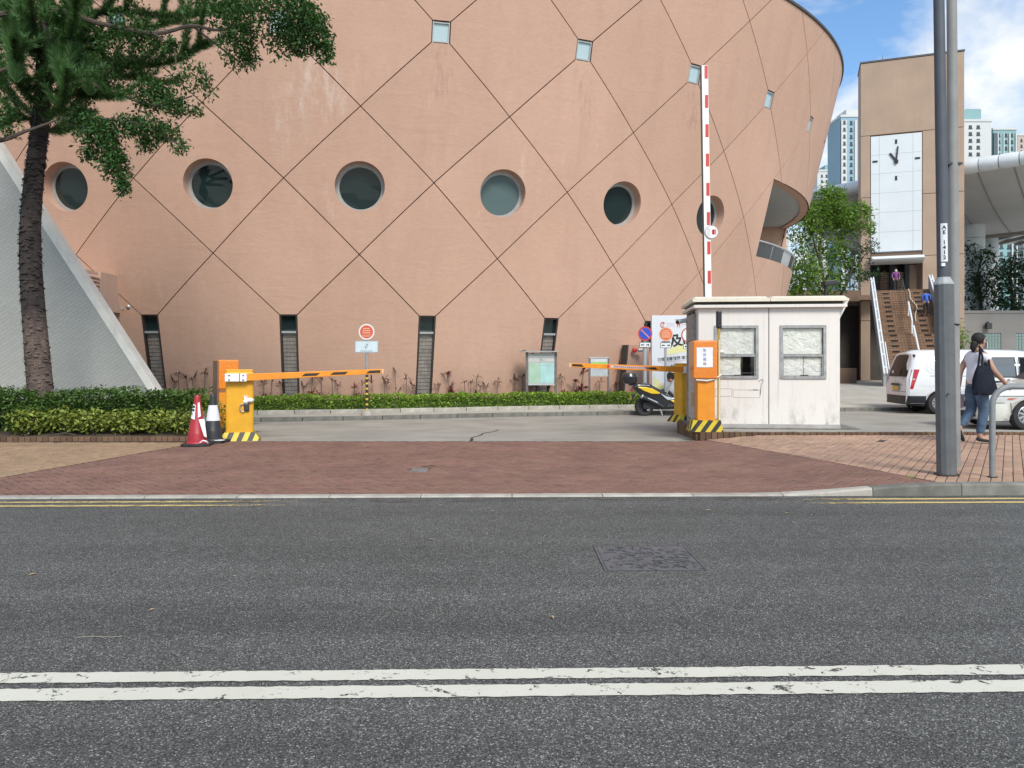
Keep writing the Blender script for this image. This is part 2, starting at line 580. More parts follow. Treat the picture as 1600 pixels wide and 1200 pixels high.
# grit gathered in the gutter
t = NT('gutter_grit')
t.l(t.mix(t.noise(60, 3), (0.05, 0.046, 0.04), (0.15, 0.13, 0.105)), t.b.inputs['Base Color']); t.b.inputs['Roughness'].default_value = .95
worn(t, t.ramp(t.noise(5.0, 8, .75, sc3=(.5, 1, 1)), [(.50, 0), (.66, .8)]))
gv = MB().grid(lambda u, v: (-12 + 24 * u, yk(-12 + 24 * u) - .005 - .26 * v + .03 * sin(40 * u) * v, .003), 80, 3).build('gutter_grit', t.m)
tag(gv, kind='stuff')
# ---------------------------------------------------------------- inner drive
def dz(X, Y):
    return 0.008 - 0.108 * sstep(12.8, 17.5, Y)
dr = MB().grid(lambda u, v: (-16 + 76 * u, 13.05 + 12.0 * v, dz(-16 + 76 * u, 13.05 + 12.0 * v)), 76, 22).build('driveway', m_conc)
tag(dr, 'pale concrete driveway behind the barriers', kind='structure')
ck = MB(); pts = []
for i in range(15):
    u = i / 14
    Y = 13.12 + 3.6 * u
    X = -0.74 + 0.30 * u ** 2 * 1.6 + 0.03 * sin(u * 17)
    pts.append((X, Y))
vs = []
for X, Y in pts:
    wd = random.uniform(0.012, 0.03)
    vs += [(X - wd, Y, dz(X, Y) + 0.004), (X + wd, Y, dz(X, Y) + 0.004)]
ck.add(vs, [(2 * i, 2 * i + 2, 2 * i + 3, 2 * i + 1) for i in range(14)])
# broken edge between drive and pavers
vs = []
for i in range(121):
    X = -5.2 + 8.3 * i / 120
    a = random.uniform(0.0, 0.05); b_ = random.uniform(0.01, 0.055)
    vs += [(X, 13.10 - a * 0.2, gz(X) + 0.002), (X, 13.11 + b_, gz(X) + 0.002)]
ck.add(vs, [(2 * i, 2 * i + 2, 2 * i + 3, 2 * i + 1) for i in range(120)])
m_crack = flat('crack', (0.03, 0.028, 0.026), 0.95)
ck.build('crack', m_crack, dr)

# ---------------------------------------------------------------- pavers
def brick_geo(poly, zf, top=0.0, dep=0.03, ch=0.004):
    q = inset(poly, ch)
    if len(q) < 3 or len(q) != len(poly):
        q = None
    n = len(poly)
    if area(poly) < 0: poly = poly[::-1]
    v = [(x, y, zf(x, y) + top - dep) for x, y in poly]
    if q is None:
        v += [(x, y, zf(x, y) + top) for x, y in poly]
        f = [(i, (i + 1) % n, n + (i + 1) % n, n + i) for i in range(n)] + [tuple(range(n, 2 * n))]
    else:
        v += [(x, y, zf(x, y) + top - ch) for x, y in poly] + [(x, y, zf(x, y) + top) for x, y in q]
        f = []
        for r in (0, n):
            f += [(r + i, r + (i + 1) % n, r + n + (i + 1) % n, r + n + i) for i in range(n)]
        f.append(tuple(range(2 * n, 3 * n)))
    return v, f

def rect(cx, cy, L, W, a):
    r = []
    for sx, sy in ((-1, -1), (1, -1), (1, 1), (-1, 1)):
        x, y = sx * L / 2, sy * W / 2
        r.append((cx + x * cos(a) - y * sin(a), cy + x * sin(a) + y * cos(a)))
    return r

def lay(parent, bricks, region, m, zf, L, W, joint, nobj, holes=(), rough=0.0015, sink=None, name='brick'):
    """bricks: (cx, cy, angle); region: list of half planes a,b,c"""
    out = []
    for cx, cy, a in bricks:
        if any(abs(cx - hx) < hw and abs(cy - hy) < hh for hx, hy, hw, hh in holes): continue
        p = rect(cx, cy, L - joint, W - joint, a + random.gauss(0, 0.006))
        full = True
        for (A, B, C) in region:
            q = clip(p, A, B, C)
            if len(q) != len(p) or any(abs(q[i][0] - p[i][0]) + abs(q[i][1] - p[i][1]) > 1e-9 for i in range(len(q))): full = False
            p = q
            if len(p) < 3: break
        if len(p) < 3 or abs(area(p)) < 2e-4: continue
        out.append((cx * cx + cy * cy, cx, cy, a, p, full))
    out.sort(key=lambda r: r[0])
    vis = [r for r in out if abs(r[1]) < r[2] * 0.69]
    big = vis[:nobj]
    ids = set(id(r) for r in big)
    shared = None
    for r in big:
        top = random.gauss(0, rough) + (sink(r[1], r[2]) if sink else 0)
        if r[5]:
            if shared is None:
                v, f = brick_geo(rect(0, 0, L - joint, W - joint, 0), lambda x, y: 0.0)
                shared = bpy.data.meshes.new(name); shared.from_pydata(v, [], f); shared.materials.append(m)
            o = link(name, shared, parent)
            e = 0.02
            gx = (zf(r[1] + e, r[2]) - zf(r[1] - e, r[2])) / (2 * e)
            nrm = Vector((-gx, 0, 1)).normalized()
            q = Vector((0, 0, 1)).rotation_difference(nrm) @ Euler((random.gauss(0, .006), random.gauss(0, .006), r[3] + random.gauss(0, .008))).to_quaternion()
            o.rotation_mode = 'QUATERNION'; o.rotation_quaternion = q
            o.location = (r[1], r[2], zf(r[1], r[2]) + top)
        else:
            v, f = brick_geo(r[4], zf, top)
            me = bpy.data.meshes.new(name); me.from_pydata(v, [], f); me.materials.append(m)
            link(name, me, parent)
    b = MB()
    for r in out:
        if id(r) in ids: continue
        v, f = brick_geo(r[4], zf, random.gauss(0, rough) + (sink(r[1], r[2]) if sink else 0))
        b.add(v, f)
    me = bpy.data.meshes.new('paving'); me.from_pydata(b.v, [], b.f); me.materials.append(m)
    tag(link('paving', me, parent), kind='stuff')

def herring(x0, x1, y0, y1, W, ang):
    cx0, cy0 = (x0 + x1) / 2, (y0 + y1) / 2
    R = math.hypot(x1 - x0, y1 - y0) / 2 / W + 3
    n = int(R)
    res = []
    for i in range(-2 * n, 2 * n + 1):
        for j in range(-n, n + 1):
            ox, oy = i + 2 * j, -i + 2 * j
            for (mx_, my_, a) in ((1, 0.5, 0.0), (2.5, 1, pi / 2)):
                x, y = (ox + mx_) * W, (oy + my_) * W
                X = cx0 + x * cos(ang) - y * sin(ang); Y = cy0 + x * sin(ang) + y * cos(ang)
                if x0 - .3 < X < x1 + .3 and y0 - .3 < Y < y1 + .3: res.append((X, Y, a + ang))
    return res

def half(p, q):
    """half plane on the left of p->q"""
    dx, dy = q[0] - p[0], q[1] - p[1]
    L = math.hypot(dx, dy)
    A, B = dy / L, -dx / L
    return (A, B, A * p[0] + B * p[1])

KW = 0.13
kfront = half((-30, yk(-30) + KW), (30, yk(30) + KW))
LB = ((-6.15, 7.9), (-5.2, 13.12))             # left border of the red apron
RB = ((3.22, 13.7), (4.44, 7.9))               # right border
def edge_poly(pts, z):
    return [(x, y, z(x, y)) for x, y in pts]
# beds under the pavers
def bed(name, x0, x1, y1, zf, label, left=None, right=None):
    def fn(u, v):
        y0_ = yk(0) + KW
        Y = (yk(x0 + (x1 - x0) * u) + KW - 0.01) * (1 - v) + y1 * v
        xa = x0 if left is None else left[0][0] + (left[1][0] - left[0][0]) * (Y - left[0][1]) / (left[1][1] - left[0][1])
        xb = x1 if right is None else right[0][0] + (right[1][0] - right[0][0]) * (Y - right[0][1]) / (right[1][1] - right[0][1])
        X = xa + (xb - xa) * u
        return (X, Y, zf(X, Y) - 0.006)
    return tag(MB().grid(fn, 48, 20).build(name, m_mortar), label, kind='structure')
apron = bed('apron', -6, 4, 13.12, gz, 'dark red brick apron across the driveway mouth', LB, RB)
lay(apron, herring(-6.4, 4.7, 7.7, 13.2, 0.1, radians(45)),
    [kfront, half((40, 13.11), (-40, 13.11)), half(LB[1], LB[0]), half(RB[1], RB[0])] if False else
    [kfront, half((40, 13.11), (-40, 13.11)), half((LB[1][0] + .006, LB[1][1]), (LB[0][0] + .006, LB[0][1])), half((RB[1][0] - .006, RB[1][1]), (RB[0][0] - .006, RB[0][1]))],
    m_redbrick, gz, 0.2, 0.1, 0.012, 300, holes=[(-1.155, 9.6, 0.10, 0.12)],
    sink=lambda x, y: -0.010 * random.random() if (abs(x + 1.15) < 0.24 and abs(y - 9.98) < 0.09) else 0)
def lz(X, Y=0): return 0.02
pl = bed('left_pavement', -22, -5, 12.95, lz, 'worn tan brick pavement in front of the hedge', None, LB)
lay(pl, herring(-12.0, -5.0, 7.3, 13.1, 0.1, radians(45)),
    [kfront, half((40, 12.95), (-40, 12.95)), half((LB[0][0] - .006, LB[0][1]), (LB[1][0] - .006, LB[1][1]))], m_tanbrick, lz, 0.2, 0.1, 0.005, 300)
pr = bed('right_pavement', 4, 22, 13.22, gz, 'pink brick pavement with the lamp post and railing', RB, None)
ba = radians(90 - 33)
bk = []
for i in range(-110, 110):
    for j in range(-60, 60):
        u, v = j * 0.2 + (0.1 if i % 2 else 0.0), i * 0.1
        X = 7.5 + u * cos(ba) - v * sin(ba); Y = 10.5 + u * sin(ba) + v * cos(ba)
        if 2.8 < X < 13 and 7.5 < Y < 13.4: bk.append((X, Y, ba))
lay(pr, bk, [kfront, half((40, 13.20), (-40, 13.20)), half((RB[0][0] + .006, RB[0][1]), (RB[1][0] + .006, RB[1][1]))], m_pinkbrick, gz, 0.2, 0.1, 0.008, 300, rough=0.0025)
# thin edging courses along both borders of the apron
for (p, q), zf in ((LB, lz), (RB, gz)):
    e = MB()
    n = 26
    for i in range(n):
        a0, a1 = i / n + 0.0015, (i + 1) / n - 0.0015
        P = [(p[0] + (q[0] - p[0]) * s, p[1] + (q[1] - p[1]) * s) for s in (a0, a1)]
        dx, dy = q[0] - p[0], q[1] - p[1]; L = math.hypot(dx, dy); nx, ny = -dy / L * 0.005, dx / L * 0.005
        v, f = brick_geo([(P[0][0] - nx, P[0][1] - ny), (P[1][0] - nx, P[1][1] - ny), (P[1][0] + nx, P[1][1] + ny), (P[0][0] + nx, P[0][1] + ny)], zf, 0.001, ch=0.001)
        e.add(v, f)
    me = bpy.data.meshes.new('border_strip'); me.from_pydata(e.v, [], e.f); me.materials.append(m_mortar)
    link('border_strip', me, apron)

# ---------------------------------------------------------------- kerb stones
def kz(X):
    return 0.016 + 0.105 * sstep(2.5, 4.5, X) + 0.045 * sstep(-5.2, -6.4, X) if X < -5 else 0.016 + 0.105 * sstep(2.5, 4.5, X)
kerb = MB().box(-40, 40, 0, 0.05, -0.2, -0.06).build('kerb', m_kerb)
kerb.location = (0, 7.79, 0); kerb.rotation_euler = (0, 0, math.atan(0.0215))
tag(kerb, 'concrete kerb along the far side of the road', kind='structure')
x = -9.2
while x < 9:
    L = 0.92
    a, b_ = x + 0.004, x + L - 0.004
    k = MB(); rings = []
    for i in range(4):
        X = a + (b_ - a) * i / 3
        y0, z1 = yk(X), kz(X)
        rings.append([(X, y0, -0.08), (X, y0 + 0.004, z1 - 0.02), (X, y0 + 0.016, z1 - 0.004), (X, y0 + 0.03, z1), (X, y0 + KW - .004, z1 + 0.001), (X, y0 + KW - .004, -0.08)])
    k.loft(rings)
    o = k.build('kerb_stone', m_kerb if x < 3 else m_kerbdark, None)
    o.parent = kerb; o.matrix_parent_inverse = (Matrix.Translation(kerb.location) @ kerb.rotation_euler.to_matrix().to_4x4()).inverted()
    x += L

def kerb_run(parent, pts, L, wd, z0, z1, m, name='kerb_stone', bev=0.015):
    """stones along a polyline on the ground; the stones stand behind (left of) the line"""
    segs = []
    for p, q in zip(pts[:-1], pts[1:]):
        d = math.hypot(q[0] - p[0], q[1] - p[1]); segs.append((p, q, d))
    tot = sum(s[2] for s in segs)
    def pos(s):
        for p, q, d in segs:
            if s <= d: return Vector((p[0] + (q[0] - p[0]) * s / d, p[1] + (q[1] - p[1]) * s / d, 0))
            s -= d
        return Vector((*segs[-1][1], 0))
    n = int(round(tot / L))
    for i in range(n):
        a, b = pos(tot * i / n), pos(tot * (i + 1) / n)
        d = (b - a); ln = d.length; ang = atan2(d.y, d.x)
        o = MB().box(0.006, ln - 0.006, 0, wd, z0, z1 + random.uniform(-.004, .004)).build(name, m, parent, bevel=bev)
        o.location = a; o.rotation_euler = (0, 0, ang)

FK = [(-16, 17.4), (-9.5, 18.3), (-6.3, 18.95), (-3.26, 19.75), (0, 20.9), (3.3, 21.6), (6, 22.1), (9.0, 23.1), (15, 23.9), (40, 24.3)]
HK = [(-16, 18.9), (-9.5, 19.6), (-6.4, 20.3), (-3.5, 21.0), (0, 22.2), (3.3, 23.1), (4.1, 23.4)]
# far pavement and plaza: one sheet following the kerb line
def fy(x, pts):
    for p, q in zip(pts[:-1], pts[1:]):
        if p[0] <= x <= q[0]: return p[1] + (q[1] - p[1]) * (x - p[0]) / (q[0] - p[0])
    return pts[-1][1] if x > pts[-1][0] else pts[0][1]
def pfn(u, v):
    X = -16 + 106 * u
    y0 = fy(X, FK) + 0.14
    Y = y0 + (80 - y0) * v ** 2
    return (X, Y, 0.0 + 0.10 * sstep(26, 42, Y))
pz = MB().grid(pfn, 106, 30).build('plaza', m_plaza)
tag(pz, 'pale paved plaza and far pavement below the buildings', kind='structure')
# joints of the plaza's large slabs, right of the booth
sl_ = MB()
for i in range(16):
    for j in range(12):
        X = 8.2 + i * 0.92 + (0.46 if j % 2 else 0); Y = 24.2 + j * 1.5
        z = 0.10 * sstep(26, 42, Y + 0.7)
        sl_.cur = 0
        v, f = brick_geo([(X + .01, Y + .012), (X + .91, Y + .012), (X + .91, Y + 1.488), (X + .01, Y + 1.488)], lambda x, y: 0.10 * sstep(26, 42, y), 0.022 + random.gauss(0, .002), 0.03, 0.006)
        me = bpy.data.meshes.new('paving_slab'); me.from_pydata(v, [], f)
        me.materials.append(m_plaza); link('paving_slab', me, pz)
fk = MB().box(-16, 40, 0.05, 0.1, -0.3, -0.16).build('far_kerb', m_kerbdark)
fk.location = (0, 21.5, 0)
tag(fk, 'grimy kerb of the far pavement', kind='structure')
o_ = len(bpy.data.objects)
hold = bpy.data.objects.new('tmp', None)
kerb_run(fk, [(x, y - 21.5) for x, y in FK[:-1]], 1.0, 0.14, -0.22, 0.012, m_kerbdark)
hk = MB().box(-16, 4, 0.02, 0.08, -0.3, -0.16).build('hedge_kerb', m_kerb)
hk.location = (0, 22, 0)
tag(hk, 'pale kerb stones edging the far hedge bed', kind='structure')
kerb_run(hk, [(x, y - 22.0) for x, y in HK], 0.93, 0.13, -0.1, 0.11, m_kerb)
bpy.data.objects.remove(hold)
fb = MB().grid(lambda u, v: (lambda X: (X, fy(X, HK) + 0.1 + 3.2 * v, 0.07 + 0.02 * sin(9 * X)))(-16 + 20.3 * u), 80, 8).build('far_hedge_bed', m_soil)
tag(fb, 'soil bed of the far hedge below the curved wall', kind='structure')

# ---------------------------------------------------------------- brick edgings (soldier courses)
le = MB().box(-16, -5.25, 13.0, 13.12, -0.1, 0.03).build('hedge_edging', m_mortar)
tag(le, 'low brick edging of the near hedge bed', kind='structure')
bsh = None
def edge_brick(parent, x, y, ang, wd, dp, h, z):
    o = MB().box(-wd / 2 + .004, wd / 2 - .004, 0, dp, -h, 0).build('brick', m_edgebrick, parent, bevel=0.006)
    o.location = (x, y, z + random.gauss(0, .002)); o.rotation_euler = (0, 0, ang)
x = -10.2
while x < -5.3:
    edge_brick(le, x, 12.96 + 0.02 * (x + 10), 0.02, 0.1, 0.2, 0.12, 0.10)
    x += 0.1
nb = MB().grid(lambda u, v: (-16 + 10.75 * u, 13.15 + 3.0 * v, 0.075 + 0.05 * sin(v * 3) + 0.012 * sin(23 * u * 3 + 9 * v)), 60, 20).build('near_hedge_bed', m_soil)
tag(nb, 'soil bed below the near hedge and tree', kind='structure')

# island the booth stands on
IZ = 0.165
isl = MB()
ipoly = [(3.32, 13.36), (14, 13.30), (14, 13.75), (6.7, 13.85), (6.6, 17.6), (3.95, 17.75), (3.35, 15.6)]
isl.prism(ipoly, -0.1, IZ - 0.012, 'z')
iso = isl.build('island', m_conc)
tag(iso, 'raised traffic island with brick edging below the booth', kind='structure')
x = 3.24
while x < 13.9:
    edge_brick(iso, x + 0.05, 13.235 - 0.004 * (x - 3), -0.004, 0.1, 0.11, 0.17, IZ)
    x += 0.1
for (p, q) in (((3.95, 17.75), (3.35, 15.6)), ((3.35, 15.6), (3.20, 13.34))):
    d = Vector((q[0] - p[0], q[1] - p[1])); n = int(d.length / 0.2); a = atan2(d.y, d.x)
    for i in range(n):
        s = (i + 0.5) / n
        o = MB().box(-0.096, 0.096, -0.0, 0.11, -0.25, 0).build('brick', m_edgebrick, iso, bevel=0.006)
        o.location = (p[0] + d.x * s, p[1] + d.y * s, IZ); o.rotation_euler = (0, 0, a)

# ---------------------------------------------------------------- covers
dc = thing('drain_cover', 'small grey metal drain cover set in the red brick apron', 'drain cover', (-1.155, 9.6, gz(0)))
MB().box(-0.135, 0.135, -0.16, 0.16, -0.02, -0.001).build('frame', m_dkmetal, dc)
MB().box(-0.112, 0.10, -0.13, 0.13, -0.01, 0.003).build('cover', mat('grey_iron', (0.20, 0.205, 0.21), 0.6, metal=0.3, var=0.2, vs=14), dc, bevel=0.003)
mh = thing('manhole_cover', 'rectangular manhole cover with worm-like relief in the dark road', 'manhole cover', (0.94, 5.33, 0.0))
m_iron = mat('tarred_iron', (0.095, 0.095, 0.099), 0.6, var=0.25, vs=14, bump=0.4, bs=180)
m_iron2 = mat('dark_groove', (0.035, 0.035, 0.035), 0.8)
MB().box(-0.345, 0.345, -0.335, 0.335, -0.02, 0.0015).build('seam', m_iron2, mh)
MB().box(-0.318, 0.318, -0.322, 0.322, -0.02, 0.004).build('plate', m_iron, mh, bevel=0.002)
for s in (-1, 1):
    MB().box(s * 0.33 - 0.008, s * 0.33 + 0.008, -0.33, 0.33, -0.02, 0.006).build('side_bar', m_iron, mh, bevel=0.002)
b = MB()
for i in range(150):
    X, Y = random.uniform(-.29, .29), random.uniform(-.29, .29)
    a = random.choice((0.2, 1.2, -0.5, 2.2)) + random.gauss(0, .3); L = random.uniform(.03, .07)
    cv = random.choice((-1, 1)) * random.uniform(8, 22)
    P = [(X + cos(a + cv * s * .5) * s, Y + sin(a + cv * s * .5) * s, 0.0045) for s in (0, L * .33, L * .66, L)]
    b.tube(P, 0.0032, 4)
tag(b.build('relief', m_iron2, mh), kind='stuff')
# ================================================================ curved building (leaning elliptical drum)
CX, CY, CR, CK, CK2, ASP = -8.19, 37.776, 20.15, 0.25815, -0.0009, 0.7733
DT, T0 = 0.09739, 0.08727
Z_SQ, Z_C1, Z_CI, Z_C2, Z_C3, Z_SL, Z_RIM = [CAMZ + v for v in (9.12, 7.076, 4.969, 5.138, 3.103, 1.394, 12.30)]
def cone(c, z, dep=0.0):
    th = T0 + DT * c
    zz = z - CAMZ
    r = CR + CK * zz + CK2 * zz * zz
    x, y = CX + r * sin(th), CY - r * ASP * cos(th)
    if dep:
        nx, ny = sin(th), -cos(th) / ASP
        L = math.hypot(nx, ny)
        x -= nx / L * dep; y -= ny / L * dep
    return Vector((x, y, z))
def su(c, z):
    return (cone(c + .05, z) - cone(c - .05, z)).length / 0.1

t = NT('salmon_render')
big = t.ramp(t.noise(0.22, 5, 0.6), [(0.3, 0), (0.7, 1)])
c = t.mix(big, (0.495, 0.312, 0.230), (0.555, 0.355, 0.268))
pv = t.n('ObjectInfo')
hv = t.n('HueSaturation'); t.l(c, hv.inputs['Color'])
t.l(t.math('MULTIPLY_ADD', pv.outputs['Random'], 0.07, 0.965), hv.inputs['Value'])
c = hv.outputs[0]
st = t.ramp(t.noise(1.0, 6, 0.62, sc3=(1.7, 1.7, 0.11)), [(0.46, 0), (0.74, 1)])
c = t.mix(t.math('MULTIPLY', st, 0.20), c, (0.36, 0.215, 0.16))
wh = t.ramp(t.noise(1.0, 6, 0.7, sc3=(2.4, 2.4, 0.35)), [(0.60, 0), (0.78, 1)])
whm = t.ramp(t.noise(0.17, 2), [(0.50, 0), (0.64, 1)])
c = t.mix(t.math('MULTIPLY', t.math('MULTIPLY', wh, whm), 0.75), c, (0.64, 0.50, 0.43))
# lime bloom on the panel below the boughs, water marks below three of the square windows
pos = t.n('SeparateXYZ'); t.l(t.co(), pos.inputs[0])
def blob(x, z, rx, rz):
    a = t.math('POWER', t.math('DIVIDE', t.math('SUBTRACT', pos.outputs[0], x), rx), 2.0); b = t.math('POWER', t.math('DIVIDE', t.math('SUBTRACT', pos.outputs[2], z), rz), 2.0)
    return t.math('MAXIMUM', t.math('SUBTRACT', 1.0, t.math('ADD', a, b)), 0.0)
bl = t.math('ADD', blob(-5.2, 8.9, 1.0, 1.1), t.math('MULTIPLY', blob(-6.2, 8.0, .7, 1.2), .6))
bn = t.ramp(t.noise(1.0, 8, .75, sc3=(4.5, 4.5, .9)), [(.46, 0), (.68, 1)])
c = t.mix(t.math('MINIMUM', t.math('MULTIPLY', t.math('MULTIPLY', bl, bn), .8), .8), c, (.66, .53, .46))
for i_ in (2, 4, 6):
    q_ = cone(i_, Z_SQ - .3)
    dn = t.ramp(t.noise(1.0, 5, .7, sc3=(9, 9, .35)), [(.48, 0), (.66, 1)])
    c = t.mix(t.math('MULTIPLY', t.math('MULTIPLY', blob(q_.x + .05, Z_SQ - 1.2, .42, 1.25), dn), .42), c, (.27, .165, .12))
fine = t.ramp(t.noise(7.0, 6, 0.65, sc3=(1, 1, 2.6)), [(0.25, 0.93), (0.75, 1.06)])
c = t.mix(1.0, c, fine, 'MULTIPLY')
t.l(c, t.b.inputs['Base Color'])
t.b.inputs['Roughness'].default_value = 0.85
t.b.inputs['Specular IOR Level'].default_value = 0.25
h = t.math('ADD', t.math('MULTIPLY', t.noise(1.0, 5, 0.6, sc3=(0.8, 0.8, 2.6), dist=0.8), 1.0), t.math('MULTIPLY', t.noise(30, 4), 0.12))
t.bump(h, 0.32, 0.035)
m_salmon = t.m
m_joint = mat('joint_shadow_gap', (0.055, 0.030, 0.021), 0.95, var=0.2)
m_wglass = glass_dark('window_glass', (0.012, 0.026, 0.026), 0.03)
m_paleglass = glass_dark('sky_painted_glass', (0.40, 0.52, 0.56), 0.12)  # sky seen through the square panes is put into this pale colour
m_palereflect = glass_dark('pale_reflection_glass', (0.10, 0.15, 0.155), 0.05)  # paler reflection in one porthole put into the glass colour, no curtain
m_wframe = mat('grey_window_frame', (0.40, 0.41, 0.41), 0.45, metal=0.2, var=0.1)
m_tilegrey = mat('grey_louvre', (0.25, 0.215, 0.19), 0.6, var=0.25, vs=5)
m_tiledark = mat('dark_louvre_frame', (0.035, 0.028, 0.025), 0.6)
m_soffit = mat('soffit_grey', (0.42, 0.43, 0.42), 0.8, var=0.06)
m_coping = mat('coping', (0.07, 0.065, 0.065), 0.6)

drum = thing('curved_building', 'large salmon pink round building leaning outward with diamond joints and porthole windows', 'building', (CX, CY, 0))
def in_drum(name, me):
    o = link(name, me, drum)
    o.matrix_parent_inverse = Matrix.Translation((-CX, -CY, 0))
    return o
def built(b, name, m, parent=None, **k):
    o = b.build(name, m, parent or drum, **k)
    if parent is None: o.matrix_parent_inverse = Matrix.Translation((-CX, -CY, 0))
    return o
NOTCH = ((0.945 - T0) / DT, (1.59 - T0) / DT, CAMZ + 3.94, CAMZ + 6.70)
joint_lines = set()
def panel(poly, hole=None):
    cc = sum(p[0] for p in poly) / len(poly); zc = sum(p[1] for p in poly) / len(poly)
    if hole: cc, zc = hole[0], hole[1]
    kx, kz_ = su(cc, zc), 1.033
    for i in range(len(poly)):
        a, b = poly[i], poly[(i + 1) % len(poly)]
        if not (abs(a[1] - b[1]) < 1e-6 and a[1] < 0.1):
            joint_lines.add(tuple(sorted((tuple(round(v, 3) for v in a), tuple(round(v, 3) for v in b)))))
    loc = inset([((p[0] - cc) * kx, (p[1] - zc) * kz_) for p in poly], 0.0135)
    c0, c1, z0, z1 = NOTCH
    L = lambda c: (c - cc) * kx
    H = lambda z: (z - zc) * kz_
    pieces = []
    cmin, cmax = min(p[0] for p in poly), max(p[0] for p in poly); zmin, zmax = min(p[1] for p in poly), max(p[1] for p in poly)
    if cmax > c0 and cmin < c1 and zmax > z0 and zmin < z1:
        pieces.append(clip(loc, 1, 0, L(c0)))
        r = clip(loc, -1, 0, -L(c0))
        if len(r) > 2:
            pieces.append(clip(r, -1, 0, -L(c1)))
            r = clip(r, 1, 0, L(c1))
            if len(r) > 2:
                pieces.append(clip(r, 0, -1, -H(z1)))
                pieces.append(clip(r, 0, 1, H(z0)))
    else:
        pieces = [loc]
    for q in pieces:
        if len(q) < 3 or abs(area(q)) < 0.01: continue
        ox, oy = (0, 0) if hole else (sum(p[0] for p in q) / len(q), sum(p[1] for p in q) / len(q))
        angs = sorted(set([round(2 * pi * k / 48, 5) for k in range(48)] + [round(atan2(p[1] - oy, p[0] - ox) % (2 * pi), 5) for p in q]))
        bd = []
        for a in angs:
            dx, dy = cos(a), sin(a); best = 1e9
            for i in range(len(q)):
                p, s = q[i], q[(i + 1) % len(q)]
                ex, ey = s[0] - p[0], s[1] - p[1]
                den = dx * ey - dy * ex
                if abs(den) < 1e-9: continue
                tt = ((p[0] - ox) * ey - (p[1] - oy) * ex) / den
                u = ((p[0] - ox) * dy - (p[1] - oy) * dx) / den
                if tt > 0 and -1e-6 <= u <= 1 + 1e-6: best = min(best, tt)
            bd.append(best if best < 1e8 else 0.01)
        n = len(angs); R = 7
        V = []; F = []; sm = []
        def P(x, y, dep=0.0): return cone(cc + x / kx, zc + y / kz_, dep)
        r0 = hole[2] if hole else 0.02
        for k in range(R + 1):
            for a, rb in zip(angs, bd):
                rr = r0 + (rb - r0) * k / R
                V.append(P(ox + cos(a) * rr, oy + sin(a) * rr))
        for k in range(R):
            for i in range(n):
                j = (i + 1) % n
                F.append((k * n + i, k * n + j, (k + 1) * n + j, (k + 1) * n + i)); sm.append(True)
        base = len(V)
        for a, rb in zip(angs, bd): V.append(P(ox + cos(a) * rb, oy + sin(a) * rb))
        for a, rb in zip(angs, bd): V.append(P(ox + cos(a) * rb, oy + sin(a) * rb, 0.05))
        for i in range(n):
            j = (i + 1) % n
            F.append((base + i, base + j, base + n + j, base + n + i)); sm.append(False)
        if hole:
            b2 = len(V)
            for a in angs: V.append(P(ox + cos(a) * r0, oy + sin(a) * r0))
            for a in angs: V.append(P(ox + cos(a) * r0, oy + sin(a) * r0, 0.42))
            for i in range(n):
                j = (i + 1) % n
                F.append((b2 + j, b2 + i, b2 + n + i, b2 + n + j)); sm.append(True)
        else:
            F.append(tuple(range(n - 1, -1, -1))); sm.append(True)
        me = bpy.data.meshes.new('panel'); me.from_pydata([tuple(v) for v in V], [], F)
        me.materials.append(m_salmon)
        me.polygons.foreach_set('use_smooth', sm)
        # normals outward
        f0 = me.polygons[0]
        if f0.normal.dot(Vector((f0.center.x - CX, f0.center.y - CY, 0))) < 0: me.flip_normals()
        in_drum('panel', me)

